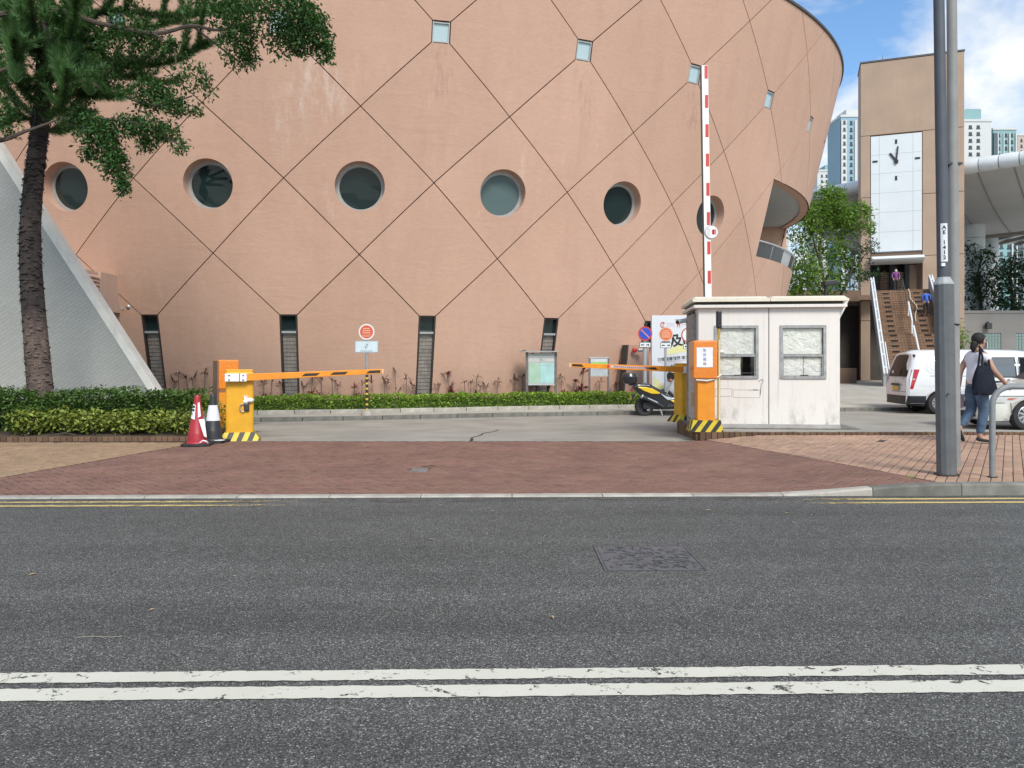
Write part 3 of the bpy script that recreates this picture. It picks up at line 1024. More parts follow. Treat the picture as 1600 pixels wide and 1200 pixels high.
SH, SV, LH = 0.117, 0.28, 0.122
ZB = -0.06
I0, I1 = -8, 20
for i in range(I0, I1):
    if i % 2 == 0:
        panel([(i - SH, Z_SQ - SV), (i - 1, Z_C1), (i, Z_C2), (i + 1, Z_C1), (i + SH, Z_SQ - SV)])
        panel([(i, Z_C2), (i - 1, Z_C3), (i - LH, Z_SL), (i + LH, Z_SL), (i + 1, Z_C3)])
        p = [(i - SH, Z_SQ + SV), (i + SH, Z_SQ + SV), (i + 1, 2 * Z_SQ - Z_C1), (i, 2 * Z_SQ - Z_C1 + 2.0), (i - 1, 2 * Z_SQ - Z_C1)]
        panel(clip(p, 0, 1, Z_RIM))
    else:
        hole = (i, Z_CI, 0.69) if i <= 7 else None
        panel([(i, Z_C1), (i - 1, Z_C2), (i, Z_C3), (i + 1, Z_C2)], hole)
        panel([(i, Z_C3), (i - 1 + LH, Z_SL), (i - 1 + LH, ZB), (i + 1 - LH, ZB), (i + 1 - LH, Z_SL)])
        panel([(i, Z_C1), (i + 1 - SH, Z_SQ - SV), (i + 1 - SH, Z_SQ + SV), (i, 2 * Z_SQ - Z_C1), (i - 1 + SH, Z_SQ + SV), (i - 1 + SH, Z_SQ - SV)])
        zt = 2 * Z_SQ - Z_C1
        panel(clip([(i, zt), (i + 1, zt + 2.0), (i - 1, zt + 2.0)], 0, 1, Z_RIM))
        if hole:
            # porthole: frame ring with a pane, set back in the reveal
            fr = MB(); n = 40; kx = su(i, Z_CI)
            rings = []
            for rr, dp in ((0.70, 0.30), (0.60, 0.30), (0.585, 0.36), (0.70, 0.36)):
                rings.append([cone(i + rr * cos(2 * pi * k / n) / kx, Z_CI + rr * sin(2 * pi * k / n) / 1.033, dp) for k in range(n)])
            fr.loft(rings + [rings[0]], cap=False)
            f = built(fr, 'window', m_wframe, smooth=True)
            pn = MB(); pn.add([cone(i + 0.605 * cos(2 * pi * k / n) / kx, Z_CI + 0.605 * sin(2 * pi * k / n) / 1.033, 0.335) for k in range(n)], [tuple(range(n))])
            pn.build('pane', m_palereflect if i == 3 else m_wglass, f)
    if i % 2 == 0:
        # small square window
        c0, c1, z0, z1 = NOTCH
        fr = MB()
        for (a, b, lo, hi) in ((-SH + .008, -SH + .022, -SV, SV), (SH - .022, SH - .008, -SV, SV), (-SH + .022, SH - .022, -SV + .02, -SV + .06), (-SH + .022, SH - .022, SV - .055, SV - .02)):
            for d0, d1 in ((0.03, 0.10),):
                fr.add([cone(i + x, Z_SQ + z, d) for d in (d0, d1) for x, z in ((a, lo), (b, lo), (b, hi), (a, hi))],
                       [(0, 1, 2, 3), (7, 6, 5, 4), (0, 4, 5, 1), (1, 5, 6, 2), (2, 6, 7, 3), (3, 7, 4, 0)])
        f = built(fr, 'square_window', m_wframe)
        MB().add([cone(i + x, Z_SQ + z, 0.075) for x, z in ((-SH, -SV), (SH, -SV), (SH, SV), (-SH, SV))], [(0, 1, 2, 3)]).build('pane', m_paleglass, f)
        # slot: pane on top, sill, louvred grille down to the ground
        fr = MB()
        for (a, b, lo, hi, d0, d1) in ((-LH, -LH + .02, ZB, Z_SL, .0, .20), (LH - .02, LH, ZB, Z_SL, .0, .20), (-LH + .02, LH - .02, Z_SL - .03, Z_SL, .02, .2)):
            fr.add([cone(i + x, z, d) for d in (d0, d1) for x, z in ((a, lo), (b, lo), (b, hi), (a, hi))],
                   [(0, 1, 2, 3), (7, 6, 5, 4), (0, 4, 5, 1), (1, 5, 6, 2), (2, 6, 7, 3), (3, 7, 4, 0)])
        f = built(fr, 'slot_window', m_tiledark)
        zs = Z_SL - 0.46
        MB().add([cone(i + x, z, 0.15) for x, z in ((-LH, zs), (LH, zs), (LH, Z_SL), (-LH, Z_SL))], [(0, 1, 2, 3)]).build('pane', m_wglass, f)
        s = MB(); s.add([cone(i + x, z, d) for d in (0.0, 0.18) for x, z in ((-LH + .02, zs - .06), (LH - .02, zs - .06), (LH - .02, zs), (-LH + .02, zs))],
                        [(0, 1, 2, 3), (7, 6, 5, 4), (0, 4, 5, 1), (1, 5, 6, 2), (2, 6, 7, 3), (3, 7, 4, 0)])
        s.build('sill', m_wframe, f)
        gr = MB(); z = zs - 0.07
        while z > 0:
            for k in range(4):
                a = -LH + .022 + (2 * LH - .044) * k / 4 + .0012; b_ = -LH + .022 + (2 * LH - .044) * (k + 1) / 4 - .0012
                gr.add([cone(i + x, q, d) for d in (0.09 + .006 * random.random(), 0.13) for x, q in ((a, z - .098), (b_, z - .098), (b_, z - .012), (a, z - .012))],
                       [(0, 1, 2, 3), (0, 4, 5, 1), (1, 5, 6, 2), (2, 6, 7, 3), (3, 7, 4, 0)])
            z -= 0.11
        tag(gr.build('grille', m_tilegrey, f), kind='stuff')
        MB().add([cone(i + x, z, 0.125) for x, z in ((-LH, ZB), (LH, ZB), (LH, zs - .06), (-LH, zs - .06))], [(0, 1, 2, 3)]).build('grille_back', m_wframe, f)
# recessed joints
jb = MB()
for (a, b) in joint_lines:
    zt = max(a[1], b[1])
    if a == b: continue
    mc, mz = (a[0] + b[0]) / 2, (a[1] + b[1]) / 2
    if NOTCH[0] < mc < NOTCH[1] and NOTCH[2] - .2 < mz < NOTCH[3] + .2: continue
    kx = su(mc, mz)
    dx, dy = (b[0] - a[0]) * kx, (b[1] - a[1]) * 1.033
    L = math.hypot(dx, dy)
    if L < 1e-4: continue
    nx, ny = -dy / L * 0.04, dx / L * 0.04
    n = max(2, int(L / 0.4)); vs = []
    for k in range(n + 1):
        s = k / n; c_, z_ = a[0] + (b[0] - a[0]) * s, a[1] + (b[1] - a[1]) * s
        vs += [cone(c_ + nx / kx, z_ + ny / 1.033, 0.036), cone(c_ - nx / kx, z_ - ny / 1.033, 0.036)]
    jb.add(vs, [(2 * k, 2 * k + 1, 2 * k + 3, 2 * k + 2) for k in range(n)])
tag(built(jb, 'joint', m_joint), kind='stuff')
# rim coping and roof
n = 150
ring = lambda z, d: [cone(-8.5 + 28.2 * k / n, z, d) for k in range(n + 1)]
cp = MB()
rr = [ring(Z_RIM + .0, -0.05), ring(Z_RIM + 0.07, -0.05), ring(Z_RIM + .07, 0.4), ring(Z_RIM, 0.4)]
cp.loft([[rr[j][k] for j in range(4)] for k in range(n + 1)])
built(cp, 'coping', m_coping)
rf = MB(); rf.add([Vector((CX, CY, Z_RIM + .03))] + ring(Z_RIM + .03, 0.2), [(0, k + 1, k + 2) for k in range(n)])
built(rf, 'roof', m_soffit)
# back of the drum, plain
bk_ = MB()
zs_ = [ZB, 3, 6, 9, Z_RIM]
cs = [19.5 + (56.0 - 8.5 - 19.5) * k / 60 for k in range(61)]
bk_.add([cone(c_, z_) for z_ in zs_ for c_ in cs], [(j * 61 + k, j * 61 + k + 1, (j + 1) * 61 + k + 1, (j + 1) * 61 + k) for j in range(4) for k in range(60)])
built(bk_, 'rear_wall', m_salmon, smooth=True)
# corner balcony in the notch
c0, c1, z0, z1 = NOTCH
n = 24
cl = [c0 + (c1 - c0) * k / n for k in range(n + 1)]
def slab(z, dep, th, m, name):
    edge = [cone(c_, z, dep) for c_ in cl]
    poly = [(p.x, p.y) for p in edge] + [(8.0, 38.2), (7.6, 29.0)]
    b = MB(); b.prism(poly, z, z + th, 'z')
    return built(b, name, m)
slab(z1 + 0.06, 0.32, 0.15, m_soffit, 'balcony_ceiling')
lip = MB(); lip.loft([[cone(c_, z1, 0.0), cone(c_, z1, 0.36), cone(c_, z1 + .2, 0.36), cone(c_, z1 + .2, 0.05)] for c_ in cl])
built(lip, 'ceiling_lip', m_salmon)
slab(z0 - 0.5, 0.1, 0.15, m_soffit, 'balcony_floor')
b = MB().box(7.2, cone(c1, z1).x + .0, 38.2, 38.5, z0 - .5, z1 + .2); built(b, 'balcony_rear_wall', m_salmon)
b = MB()
for q0, q1 in ((0.0, 0.3),):
    o_ = [cone(c0, z0 - .45, .03), cone(c0, z1 + .05, .03), cone(c0 - .12, z0 - .45, .06), cone(c0 - .12, z1 + .05, .06)]
    ib, it = Vector((7.6, 38.2, z0 - .45)), Vector((7.6, 38.2, z1 + .05))
    b.add([o_[0], o_[1], it, ib, o_[2], o_[3], it - Vector((.3, 0, 0)), ib - Vector((.3, 0, 0))], [(0, 1, 2, 3), (7, 6, 5, 4), (0, 4, 5, 1), (1, 5, 6, 2), (2, 6, 7, 3), (3, 7, 4, 0)])
built(b, 'balcony_side_wall', m_salmon)
pr_ = MB(); pr_.loft([[cone(c_, z0, 0.0), cone(c_, z0 + .0, 0.16), cone(c_, z0 - .4, 0.16), cone(c_, z0 - .4, 0.05)] for c_ in cl]); built(pr_, 'parapet_top', m_salmon)
tr_ = MB(); tr_.tube([cone(c_, z0 + 0.58, 0.06) for c_ in cl], 0.035, 8)
rail = built(tr_, 'balcony_railing', m_alu, smooth=True)
m_smoke = mat('smoked_glass', (0.045, 0.048, 0.052), 0.3, spec=0.35)
for k in range(0, n, 3):
    b = MB(); a_, e_ = cl[k] + .01, cl[k + 3] - .01
    b.add([cone(a_ + (e_ - a_) * q / 4, z, 0.07) for z in (z0 + .02, z0 + .54) for q in range(5)], [(q, q + 1, q + 6, q + 5) for q in range(4)])
    b.build('glass_panel', m_smoke if k != 6 else m_soffit, rail)
    MB().tube([cone(cl[k], z0, 0.09), cone(cl[k], z0 + .56, 0.07)], 0.02, 6).build('post', m_alu, rail)

# small things fixed to the drum -------------------------------------------------
lb = thing('louvred_box', 'pink louvred box projecting from the round wall behind the white fin', 'louvred box', (-11.3, 20.6, 0))
m_box = mat('pink_box_paint', (0.56, 0.39, 0.31), 0.7, var=0.08, vs=2)
Y0, Y1, XA, ZA, ZC = -1.9, 1.65, 0.0, 2.80, 3.86
MB().box(-2.0, -0.04, Y0, Y1, ZA, ZC).build('casing', m_box, lb, bevel=0.01)
for s in range(9):
    z = ZA + 0.10 + s * 0.10
    MB().add([(-.04, Y0 + .95, z), (-.04, Y0 + 2.3, z), (0.03, Y0 + 2.3, z - .03), (0.03, Y0 + .95, z - .03), (-.04, Y0 + .95, z + .055), (-.04, Y0 + 2.3, z + .055), (0.03, Y0 + 2.3, z + .0), (0.03, Y0 + .95, z + .0)],
             [(0, 1, 2, 3), (4, 5, 6, 7), (3, 2, 6, 7), (0, 3, 7, 4), (1, 2, 6, 5)]).build('slat', m_box, lb)
MB().box(-.04, 0.03, Y0, Y0 + .9, ZA, ZC).build('side_panel', m_box, lb)
MB().box(-.04, 0.03, Y0 + 2.35, Y1, ZA, ZC).build('side_panel', m_box, lb)
fl = thing('floodlight', 'small grey floodlight on the corner of the louvred box', 'floodlight', (-11.22, 22.1, 2.98))
MB().box(0, 0.08, -.06, .0, -0.09, .05).build('bracket', m_alu, fl, bevel=.005)
MB().ball((0.22, -0.05, 0.0), 0.075, 10, 8).tube([(0.06, -.04, 0), (0.2, -.05, 0)], 0.02, 6).build('lamp_head', m_alu, fl, smooth=True)

# ================================================================ white tiled fin at the left
t = NT('white_mosaic')
rot = t.n('Mapping'); rot.inputs['Rotation'].default_value = (0, 0, radians(-33))
sp = t.n('SeparateXYZ'); t.l(t.co(), sp.inputs[0]); cb = t.n('CombineXYZ'); t.l(sp.outputs[0], cb.inputs[0]); t.l(sp.outputs[2], cb.inputs[1])
t.l(cb.outputs[0], rot.inputs['Vector'])
br = t.n('TexBrick', Scale=1.0); br.offset = 0.5
br.inputs['Mortar Size'].default_value = 0.006; br.inputs['Brick Width'].default_value = 0.20; br.inputs['Row Height'].default_value = 0.075
br.inputs['Color1'].default_value = (0.365, 0.36, 0.33, 1); br.inputs['Color2'].default_value = (0.39, 0.385, 0.355, 1); br.inputs['Mortar'].default_value = (0.31, 0.305, 0.28, 1)
t.l(rot.outputs[0], br.inputs['Vector'])
dirt = t.math('MULTIPLY', t.ramp(t.noise(0.5, 4), [(0.45, 0), (0.7, 1)]), 0.5)
c = t.mix(dirt, br.outputs['Color'], t.mix(t.math('MULTIPLY', br.outputs['Fac'], 1.0), br.outputs['Color'], (0.22, 0.23, 0.235)))
c = t.mix(1.0, c, t.ramp(t.noise(0.35, 4), [(0.3, 0.9), (0.7, 1.06)]), 'MULTIPLY')
t.l(c, t.b.inputs['Base Color']); t.b.inputs['Roughness'].default_value = 0.45
t.bump(t.math('SUBTRACT', 1.0, br.outputs['Fac']), 0.4, 0.004)
m_mosaic = t.m
m_trim = mat('white_trim', (0.72, 0.69, 0.62), 0.6, var=0.08, vs=3, streak=0.3)
fin = thing('white_fin', 'huge sloping white tiled fin wall behind the tree at the left edge', 'fin wall', (-8, 17, 0))
# right edge from (-11.33, 6.0) to (-7.75, 0.55); left edge parallel
P = [(-7.45, 0.0), (-11.33, 6.02), (-14.5, 10.9), (-18.0, 10.9), (-10.75, 0.0)]
b = MB(); b.prism([(x + 8, z) for x, z in P], 0, 0.30, 'y'); b.build('tiled_face', m_mosaic, fin)
d = Vector((-11.33 + 7.45, 0, 6.02)).normalized(); nr = Vector((d.z, 0, -d.x))
b = MB(); q0 = Vector((-7.45 + 8, 0, 0)) + nr * 0.005; q1 = q0 + d * 12.9
b.add([q0 + Vector((0, -.02, 0)) - nr * .10, q0 + Vector((0, -.02, 0)) + nr * .05, q1 + Vector((0, -.02, 0)) + nr * .05, q1 + Vector((0, -.02, 0)) - nr * .10,
       q0 + Vector((0, .33, 0)) - nr * .10, q0 + Vector((0, .33, 0)) + nr * .05, q1 + Vector((0, .33, 0)) + nr * .05, q1 + Vector((0, .33, 0)) - nr * .10],
      [(0, 1, 2, 3), (7, 6, 5, 4), (0, 4, 5, 1), (1, 5, 6, 2), (2, 6, 7, 3), (3, 7, 4, 0)])
b.build('edge_trim', m_trim, fin, bevel=0.01)
# brown tiled wall seen below the fin
bw = thing('brown_tiled_wall', 'brown tiled low wall behind the foot of the white fin', 'wall', (-13, 19.0, 0))
t = NT('brown_tile')
br = t.n('TexBrick', Scale=1.0); br.offset = 0.0
br.inputs['Mortar Size'].default_value = 0.008; br.inputs['Brick Width'].default_value = 0.1; br.inputs['Row Height'].default_value = 0.1
br.inputs['Color1'].default_value = (0.16, 0.095, 0.06, 1); br.inputs['Color2'].default_value = (0.13, 0.078, 0.05, 1); br.inputs['Mortar'].default_value = (0.22, 0.17, 0.13, 1)
sp = t.n('SeparateXYZ'); t.l(t.co(), sp.inputs[0]); cb = t.n('CombineXYZ'); t.l(sp.outputs[0], cb.inputs[0]); t.l(sp.outputs[2], cb.inputs[1])
t.l(cb.outputs[0], br.inputs['Vector']); t.l(br.outputs['Color'], t.b.inputs['Base Color']); t.b.inputs['Roughness'].default_value = .5
m_btile = t.m
MB().box(-3, 2.6, 0, 0.3, 0, 1.6).build('wall_body', m_btile, bw)
MB().box(-3, 2.6, -.03, 0.33, 1.6, 1.68).build('coping', m_box, bw)
# ================================================================ clock tower
m_tower = mat('tower_render', (0.375, 0.268, 0.198), 0.85, var=0.08, vs=0.6, bump=0.25, bs=14, streak=0.25, scol=(0.16, 0.115, 0.085), detail=7)
m_towerdk = mat('brown_render', (0.16, 0.10, 0.07), 0.85, var=0.12, vs=0.6, streak=0.3)
m_cpanel = mat('clock_panel_white', (0.62, 0.65, 0.67), 0.35, var=0.03, vs=1)
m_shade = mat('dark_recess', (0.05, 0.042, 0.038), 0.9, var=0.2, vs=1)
TW = thing('clock_tower', 'tall brown tower with a white panelled clock face above the brick stairs', 'clock tower', (25.2, 55.5, 0), -radians(20.5))
HT = 23.0
joints_ = [0.1, 4.45, 8.95, 13.3, 17.75]
def blocks(u0, u1, zs, dep=2.6):
    for a, b_ in zip(zs[:-1], zs[1:]):
        MB().box(u0, u1, 0, dep, a + .015, b_ - .015).build('wall_block', m_tower, TW, bevel=0.02)
W_ = 6.55
blocks(0, 0.62, joints_)
blocks(3.98, W_, joints_)
blocks(0, W_, [17.75, HT])
MB().box(0.05, W_ - .05, 0.1, 2.5, 8.9, HT - .1).build('core', m_towerdk, TW)
MB().box(0.66, 3.94, 0.03, 0.1, 9.3, 17.6).build('panel_back', mat('panel_seal', (.28, .30, .31), .8), TW)
MB().box(-.04, W_ + .04, -.04, 2.64, HT, HT + .12).build('coping', m_coping, TW)
zr = [9.35, 10.75, 12.15, 13.55, 14.95, 16.30, 17.66]
ur = [0.66, 1.21, 3.37, 3.94]
for za, zb in zip(zr[:-1], zr[1:]):
    for ua, ub in zip(ur[:-1], ur[1:]):
        MB().box(ua + .005, ub - .005, -0.02, 0.06, za + .005, zb - .005).build('clock_panel', m_cpanel, TW, bevel=0.006)
cz_, cu_ = 15.75, 2.3
for dx, dz_, wd, h in ((0, 1.40, .13, .30), (0, -1.2, .13, .30), (1.36, 0.1, .32, .12), (-1.36, 0.1, .32, .12)):
    MB().box(cu_ + dx - wd / 2, cu_ + dx + wd / 2, -0.06, -0.021, cz_ + dz_ - h / 2, cz_ + dz_ + h / 2).build('hour_mark', m_ink, TW)
for ang, L, wd, tail, dp in ((radians(-34), 0.72, .15, .16, -.09), (radians(6), 1.06, .10, .22, -.12)):
    Mh = Matrix.Translation((cu_, dp, cz_)) @ Matrix.Rotation(ang, 4, 'Y')
    MB().prism([(-wd / 2, -tail), (wd / 2, -tail), (wd * .45, L), (-wd * .45, L)], 0, 0.025, 'y', Mh).build('clock_hand', m_ink, TW)
MB().lathe([(0.13, 0), (0.13, 0.12)], 14, Matrix.Translation((cu_, -.02, cz_)) @ Matrix.Rotation(radians(90), 4, 'X')).build('hub', m_ink, TW)
aw = MB(); n = 10
aw.loft([[(u, -.15 - 1.0 * cos(pi * k / n - pi / 2), 8.72 + 0.27 * sin(pi * k / n - pi / 2)) for k in range(n + 1)] + [(u, 0.3, 8.99), (u, .3, 8.45)] for u in (0.64, 3.96)])
aw.build('awning', m_cpanel, TW, smooth=True)
MB().tube([(1.5, .8, HT), (1.5, .8, HT + .7)], 0.015, 5).build('aerial', m_dkmetal, TW)

# ================================================================ stairs
SU = Vector((0.37, 0.929, 0)); SR = Vector((0.929, -0.37, 0))
ST = thing('brick_stairs', 'steep brown brick stairs with white handrails climbing to the tower passage', 'stairs', (20.2, 41.3, 0.0), -math.atan2(0.37, 0.929))
m_step = NT('step_brick')
t = m_step
br = t.n('TexBrick', Scale=1.0); br.offset = 0.0
br.inputs['Mortar Size'].default_value = 0.012; br.inputs['Brick Width'].default_value = 0.16; br.inputs['Row Height'].default_value = 0.08
br.inputs['Color1'].default_value = (0.21, 0.105, 0.058, 1); br.inputs['Color2'].default_value = (0.165, 0.085, 0.05, 1); br.inputs['Mortar'].default_value = (0.30, 0.21, 0.14, 1)
sp = t.n('SeparateXYZ'); t.l(t.co(), sp.inputs[0]); cb = t.n('CombineXYZ'); t.l(sp.outputs[0], cb.inputs[0]); t.l(t.math('ADD', sp.outputs[2], t.math('MULTIPLY', sp.outputs[1], 0.6)), cb.inputs[1])
t.l(cb.outputs[0], br.inputs['Vector'])
t.l(t.mix(1.0, br.outputs['Color'], t.ramp(t.noise(1.5, 4), [(.3, .8), (.7, 1.15)]), 'MULTIPLY'), t.b.inputs['Base Color']); t.b.inputs['Roughness'].default_value = .8
m_step = t.m
m_slot = flat('dark_tread_strip', (0.015, 0.012, 0.012), .8)
WS = 3.25; NS = 38; RISE = 6.2 / NS; GO = 10.9 / (NS + 3)
y = 0; steps = []
for k in range(NS):
    if k == NS // 2: y += GO * 3
    steps.append((y, 0.0 + RISE * (k + 1)))
    y += GO
YT = y
for k, (yy, z) in enumerate(steps):
    nxt = steps[k + 1][0] if k + 1 < NS else YT + .1
    MB().box(0, WS, yy, nxt + .02, max(0.0, z - RISE * 3) - (0.3 if k < 3 else 0), z - 0.012 - 0.002).build('step', m_step, ST)
    MB().box(0, WS, yy - .02, yy + .05, z - .03, z).build('nosing', m_step, ST)
    for u in (0.50, 2.30):
        if k > 1 and k % 2 == 0: MB().box(u, u + .36, yy - 0.026, yy - .003, z - RISE + .015, z - .03).build('tread_strip', m_slot, ST)
m_parapet = mat('stair_parapet', (0.30, 0.31, 0.32), .7, var=.1, vs=1, streak=.3)
m_rail = mat('white_rail', (0.70, 0.72, 0.74), .4, var=.06, vs=3)
sl = 6.2 / YT
for s, u in ((0, -0.22), (1, WS)):
    P = [(-.2, -.1), (YT + .2, 6.2), (YT + .2, 7.05), (YT - .1, 7.05), (-.2, 0.85)]
    MB().prism([(p[0], p[1]) for p in P], u, u + .22, 'x').build('parapet', m_parapet, ST)
    b = MB()
    for o in (.03, .19):
        MB().tube([(u + o, -.3, 0.75 + .05), (u + o, YT, 6.2 + .92)], 0.045, 6).build('handrail', m_rail, ST, smooth=True)
    for k in range(9):
        q = 0.3 + k * 1.25
        MB().box(u + .07, u + .15, q, q + .55, .68 + sl * q + .13, .68 + sl * q + .36).build('rail_panel', m_rail, ST)
    MB().tube([(u + (0.34 if s == 0 else -.12), 0.1, 0.75), (u + (0.34 if s == 0 else -.12), 3.3, 0.75 + 3.2 * sl)], .035, 6).build('lower_handrail', m_rail, ST)
for (a, b_) in ((0.4, 4.6), (5.4, 7.4)):
    MB().tube([(1.72, a, sl * a), (1.72, a, sl * a + .85), (1.72, b_, sl * b_ + .95), (1.72, b_, sl * b_ + .1)], .05, 6).build('centre_handrail', m_rail, ST)
MB().tube([(1.72, 7.4, sl * 7.4 + .6), (1.72, YT, 6.9), (1.72, YT, 6.2)], .03, 6).build('centre_handrail', m_dkmetal, ST)
# washing hose lying on the upper flight
hs = MB(); P = []
for k in range(30):
    q = k / 29; yy = YT - 0.1 - 3.9 * q
    zz = max([z for (y0, z) in steps if y0 <= yy + .02] + [0]) + .035
    P.append(ST.matrix_basis @ Vector((2.02 + .42 * sin(q * 3.0) ** 2 * q + .05 * sin(q * 14), yy, zz)))
hs.tube(P, 0.035, 5)
tag(hs.build('water_hose', mat('beige_hose', (0.50, 0.42, 0.33), .6), None, smooth=True), 'beige hose trailing down the upper flight of brick stairs', 'hose')

# ================================================================ platform left of the stairs and landing behind
PF = thing('platform', 'brown raised platform with railing beside the brick stairs', 'platform', (20, 53, 0))
MB().box(-9, 4.0, 0.0, 14, 5.65, 6.42).build('deck_edge', m_towerdk, PF, bevel=.02)
MB().box(4.0, 11, 1.2, 14, 5.85, 6.18).build('landing', m_towerdk, PF)
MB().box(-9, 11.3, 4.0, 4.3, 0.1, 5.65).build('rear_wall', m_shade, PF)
for k in range(14):
    MB().box(-9 + .95 * k, -9 + .95 * k + .05, 0.1, 0.15, 6.42, 7.5).build('post', m_dkmetal, PF)
for z in (6.6, 7.46):
    MB().box(-9, 4.0, .1, .14, z, z + .05).build('rail', m_dkmetal, PF)
b = MB()
for k in range(120): b.box(-9 + k * .108, -9 + k * .108 + .018, .11, .13, 6.62, 7.46)
tag(b.build('baluster', m_dkmetal, PF), kind='stuff')
# passage screens behind the stair head
GT = thing('passage_screen', 'dark posts and slatted screens across the passage under the clock face', 'screen', (29.4, 61.0, 6.15), -radians(16))
m_slat = mat('brown_slat', (0.34, 0.23, 0.17), .8, var=.1)
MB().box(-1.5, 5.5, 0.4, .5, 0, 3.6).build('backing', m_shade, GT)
for u in (-.5, .55, 1.62, 2.72, 3.7):
    MB().box(u, u + .34, -.05, .25, 0, 3.4).build('post', m_dkmetal, GT)
for (u0, u1) in ((-.14, .52), (.92, 1.58), (3.1, 3.66)):
    for k in range(15):
        MB().box(u0, u1, .1, .2, .15 + k * .155, .15 + k * .155 + .11).build('slat', m_slat, GT)
MB().box(2.0, 2.68, .28, .38, 0, 3.0).build('door_panel', m_slat, GT)
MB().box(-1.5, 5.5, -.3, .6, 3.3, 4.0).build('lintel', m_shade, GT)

# planter with ferns by the stair foot
PLN = thing('planter_box', 'low brown planter wall left of the stair foot', 'planter', (20.0, 48.0, 0))
MB().box(-3.5, 1.55, 0, .25, 0, 1.06).build('front_wall', m_towerdk, PLN, bevel=.02)
MB().box(-3.5, 1.55, .25, 2.2, 0, .9).build('soil', m_soil, PLN)

# ================================================================ podium with glass blocks, canopy, columns
PD = thing('podium_wall', 'grey podium wall with glass block windows behind the van', 'wall', (33.0, 58.0, 0))
m_pod = mat('podium_grey', (0.24, 0.225, 0.21), .85, var=.08, vs=.6, streak=.3)
m_gblock = glass_dark('glass_block', (0.20, 0.27, 0.26), .15)
for (a, b_, z0, z1) in ((0, 2.35, .1, 5.15), (2.35, 3.95, 3.65, 5.15), (3.95, 5.05, .1, 5.15), (5.05, 6.7, 3.65, 5.15), (6.7, 7.7, .1, 5.15), (7.7, 14, .1, 5.15)):
    MB().box(a, b_, 0, .4, z0, z1).build('wall_section', m_pod, PD)
MB().box(-.0, 14, -.06, .5, 5.15, 5.35).build('coping', m_pod, PD)
for a in (2.35, 5.05):
    f = MB().box(a, a + 1.62, .12, .2, .1, 3.65).build('window', m_wframe, PD)
    for i in range(7):
        for j in range(14):
            MB().box(a + .03 + i * .225, a + .03 + i * .225 + .195, .04, .14, .4 + j * .23, .4 + j * .23 + .20).build('glass_block', m_gblock, f)
lmp = thing('wall_lamp', 'small dark lamp on the grey podium wall above the glass blocks', 'lamp', (35.9, 57.95, 4.3))
MB().box(-.05, .05, -.1, .05, -.1, .2).build('bracket', m_dkmetal, lmp); MB().box(-.3, .1, -.4, -.1, -.35, .1).build('lamp_head', m_dkmetal, lmp, bevel=.04)

CN = thing('white_canopy', 'sweeping white canopy roof with rounded rim behind the clock tower', 'canopy', (30, 58, 0))
m_cangrey = mat('canopy_soffit', (0.46, 0.46, 0.46), .7, var=.08, vs=.3)
def can(s):                                     # rim line, s 0..1
    a = Vector((23.6, 66.0, 15.2)); b_ = Vector((41.0, 46.5, 15.2))
    m_ = (a + b_) / 2 + Vector((-2.6, -1.9, 0))
    return a * (1 - s) ** 2 + m_ * 2 * s * (1 - s) + b_ * s * s - Vector((30, 58, 0))
NSG = 22
for k in range(NSG):
    s0, s1 = k / NSG + .001, (k + 1) / NSG - .001
    P = [can(s0 + (s1 - s0) * q / 4) for q in range(5)]
    rad = [.47, .50, .505, .50, .47]
    MB().tube(P, rad, 14).build('rim_segment', m_cpanel, CN, smooth=True)
def soff(u, v):
    p = can(u); back = Vector((12.5, 15.5, -1.8))
    q = p + back * v
    return (q.x, q.y, q.z - .28 - .9 * sin(pi * v) * .6)
MB().grid(soff, 22, 10).build('soffit', m_cangrey, CN, smooth=True)
MB().grid(lambda u, v: tuple(Vector(soff(u, v)) + Vector((0, 0, .75))), 22, 6).build('roof_sheet', m_cpanel, CN, smooth=True)
b = MB()
for k in range(1, 12):
    b = MB(); u = k / 12
    b.tube([Vector(soff(u, v / 8)) - Vector((0, 0, .02)) for v in range(9)], .05, 4); b.build('rib', m_pod, CN)
bkr = MB(); bkr.tube([Vector(soff(u / 10, 1.0)) for u in range(11)], .3, 8); bkr.build('rear_rim', m_pod, CN, smooth=True)
c2 = thing('far_canopy', 'lower pale canopy seen beneath the white canopy', 'canopy', (44, 72, 0))
MB().grid(lambda u, v: (-3 + 14 * u, -2 + 8 * v, 13.9 + 1.0 * u - 1.1 * v), 8, 4).build('roof_sheet', m_cpanel, c2)
MB().box(-3, 11, -2.1, -1.9, 13.5, 13.9).build('edge_beam', m_pod, c2)
for k in range(7): MB().box(-3 + k * 2, -2.8 + k * 2, -1.8, 6, 13.3, 13.6).build('rafter', m_pod, c2)
for (px, D, rr, zt, lab) in ((1523, 66, .78, 15.0, 'round white canopy column nearest the clock tower'), (1549, 74, .62, 13.4, 'slimmer white canopy column behind the nearer one')):
    p = at(px, 568, D)
    cn = thing('canopy_column', lab, 'column', (p.x, p.y, 0), group='canopy columns')
    for za, zb in ((5, 9.1), (9.1, 12.1), (12.1, zt)):
        MB().lathe([(rr, za + .02), (rr, zb - .02)], 20).build('drum_section', m_cpanel, cn, smooth=True)
    MB().lathe([(rr * .55, zt), (rr * .55, zt + .9)], 14).lathe([(rr * .9, zt + .9), (rr * 1.0, zt + 1.1)], 14).build('bracket', m_pod, cn)

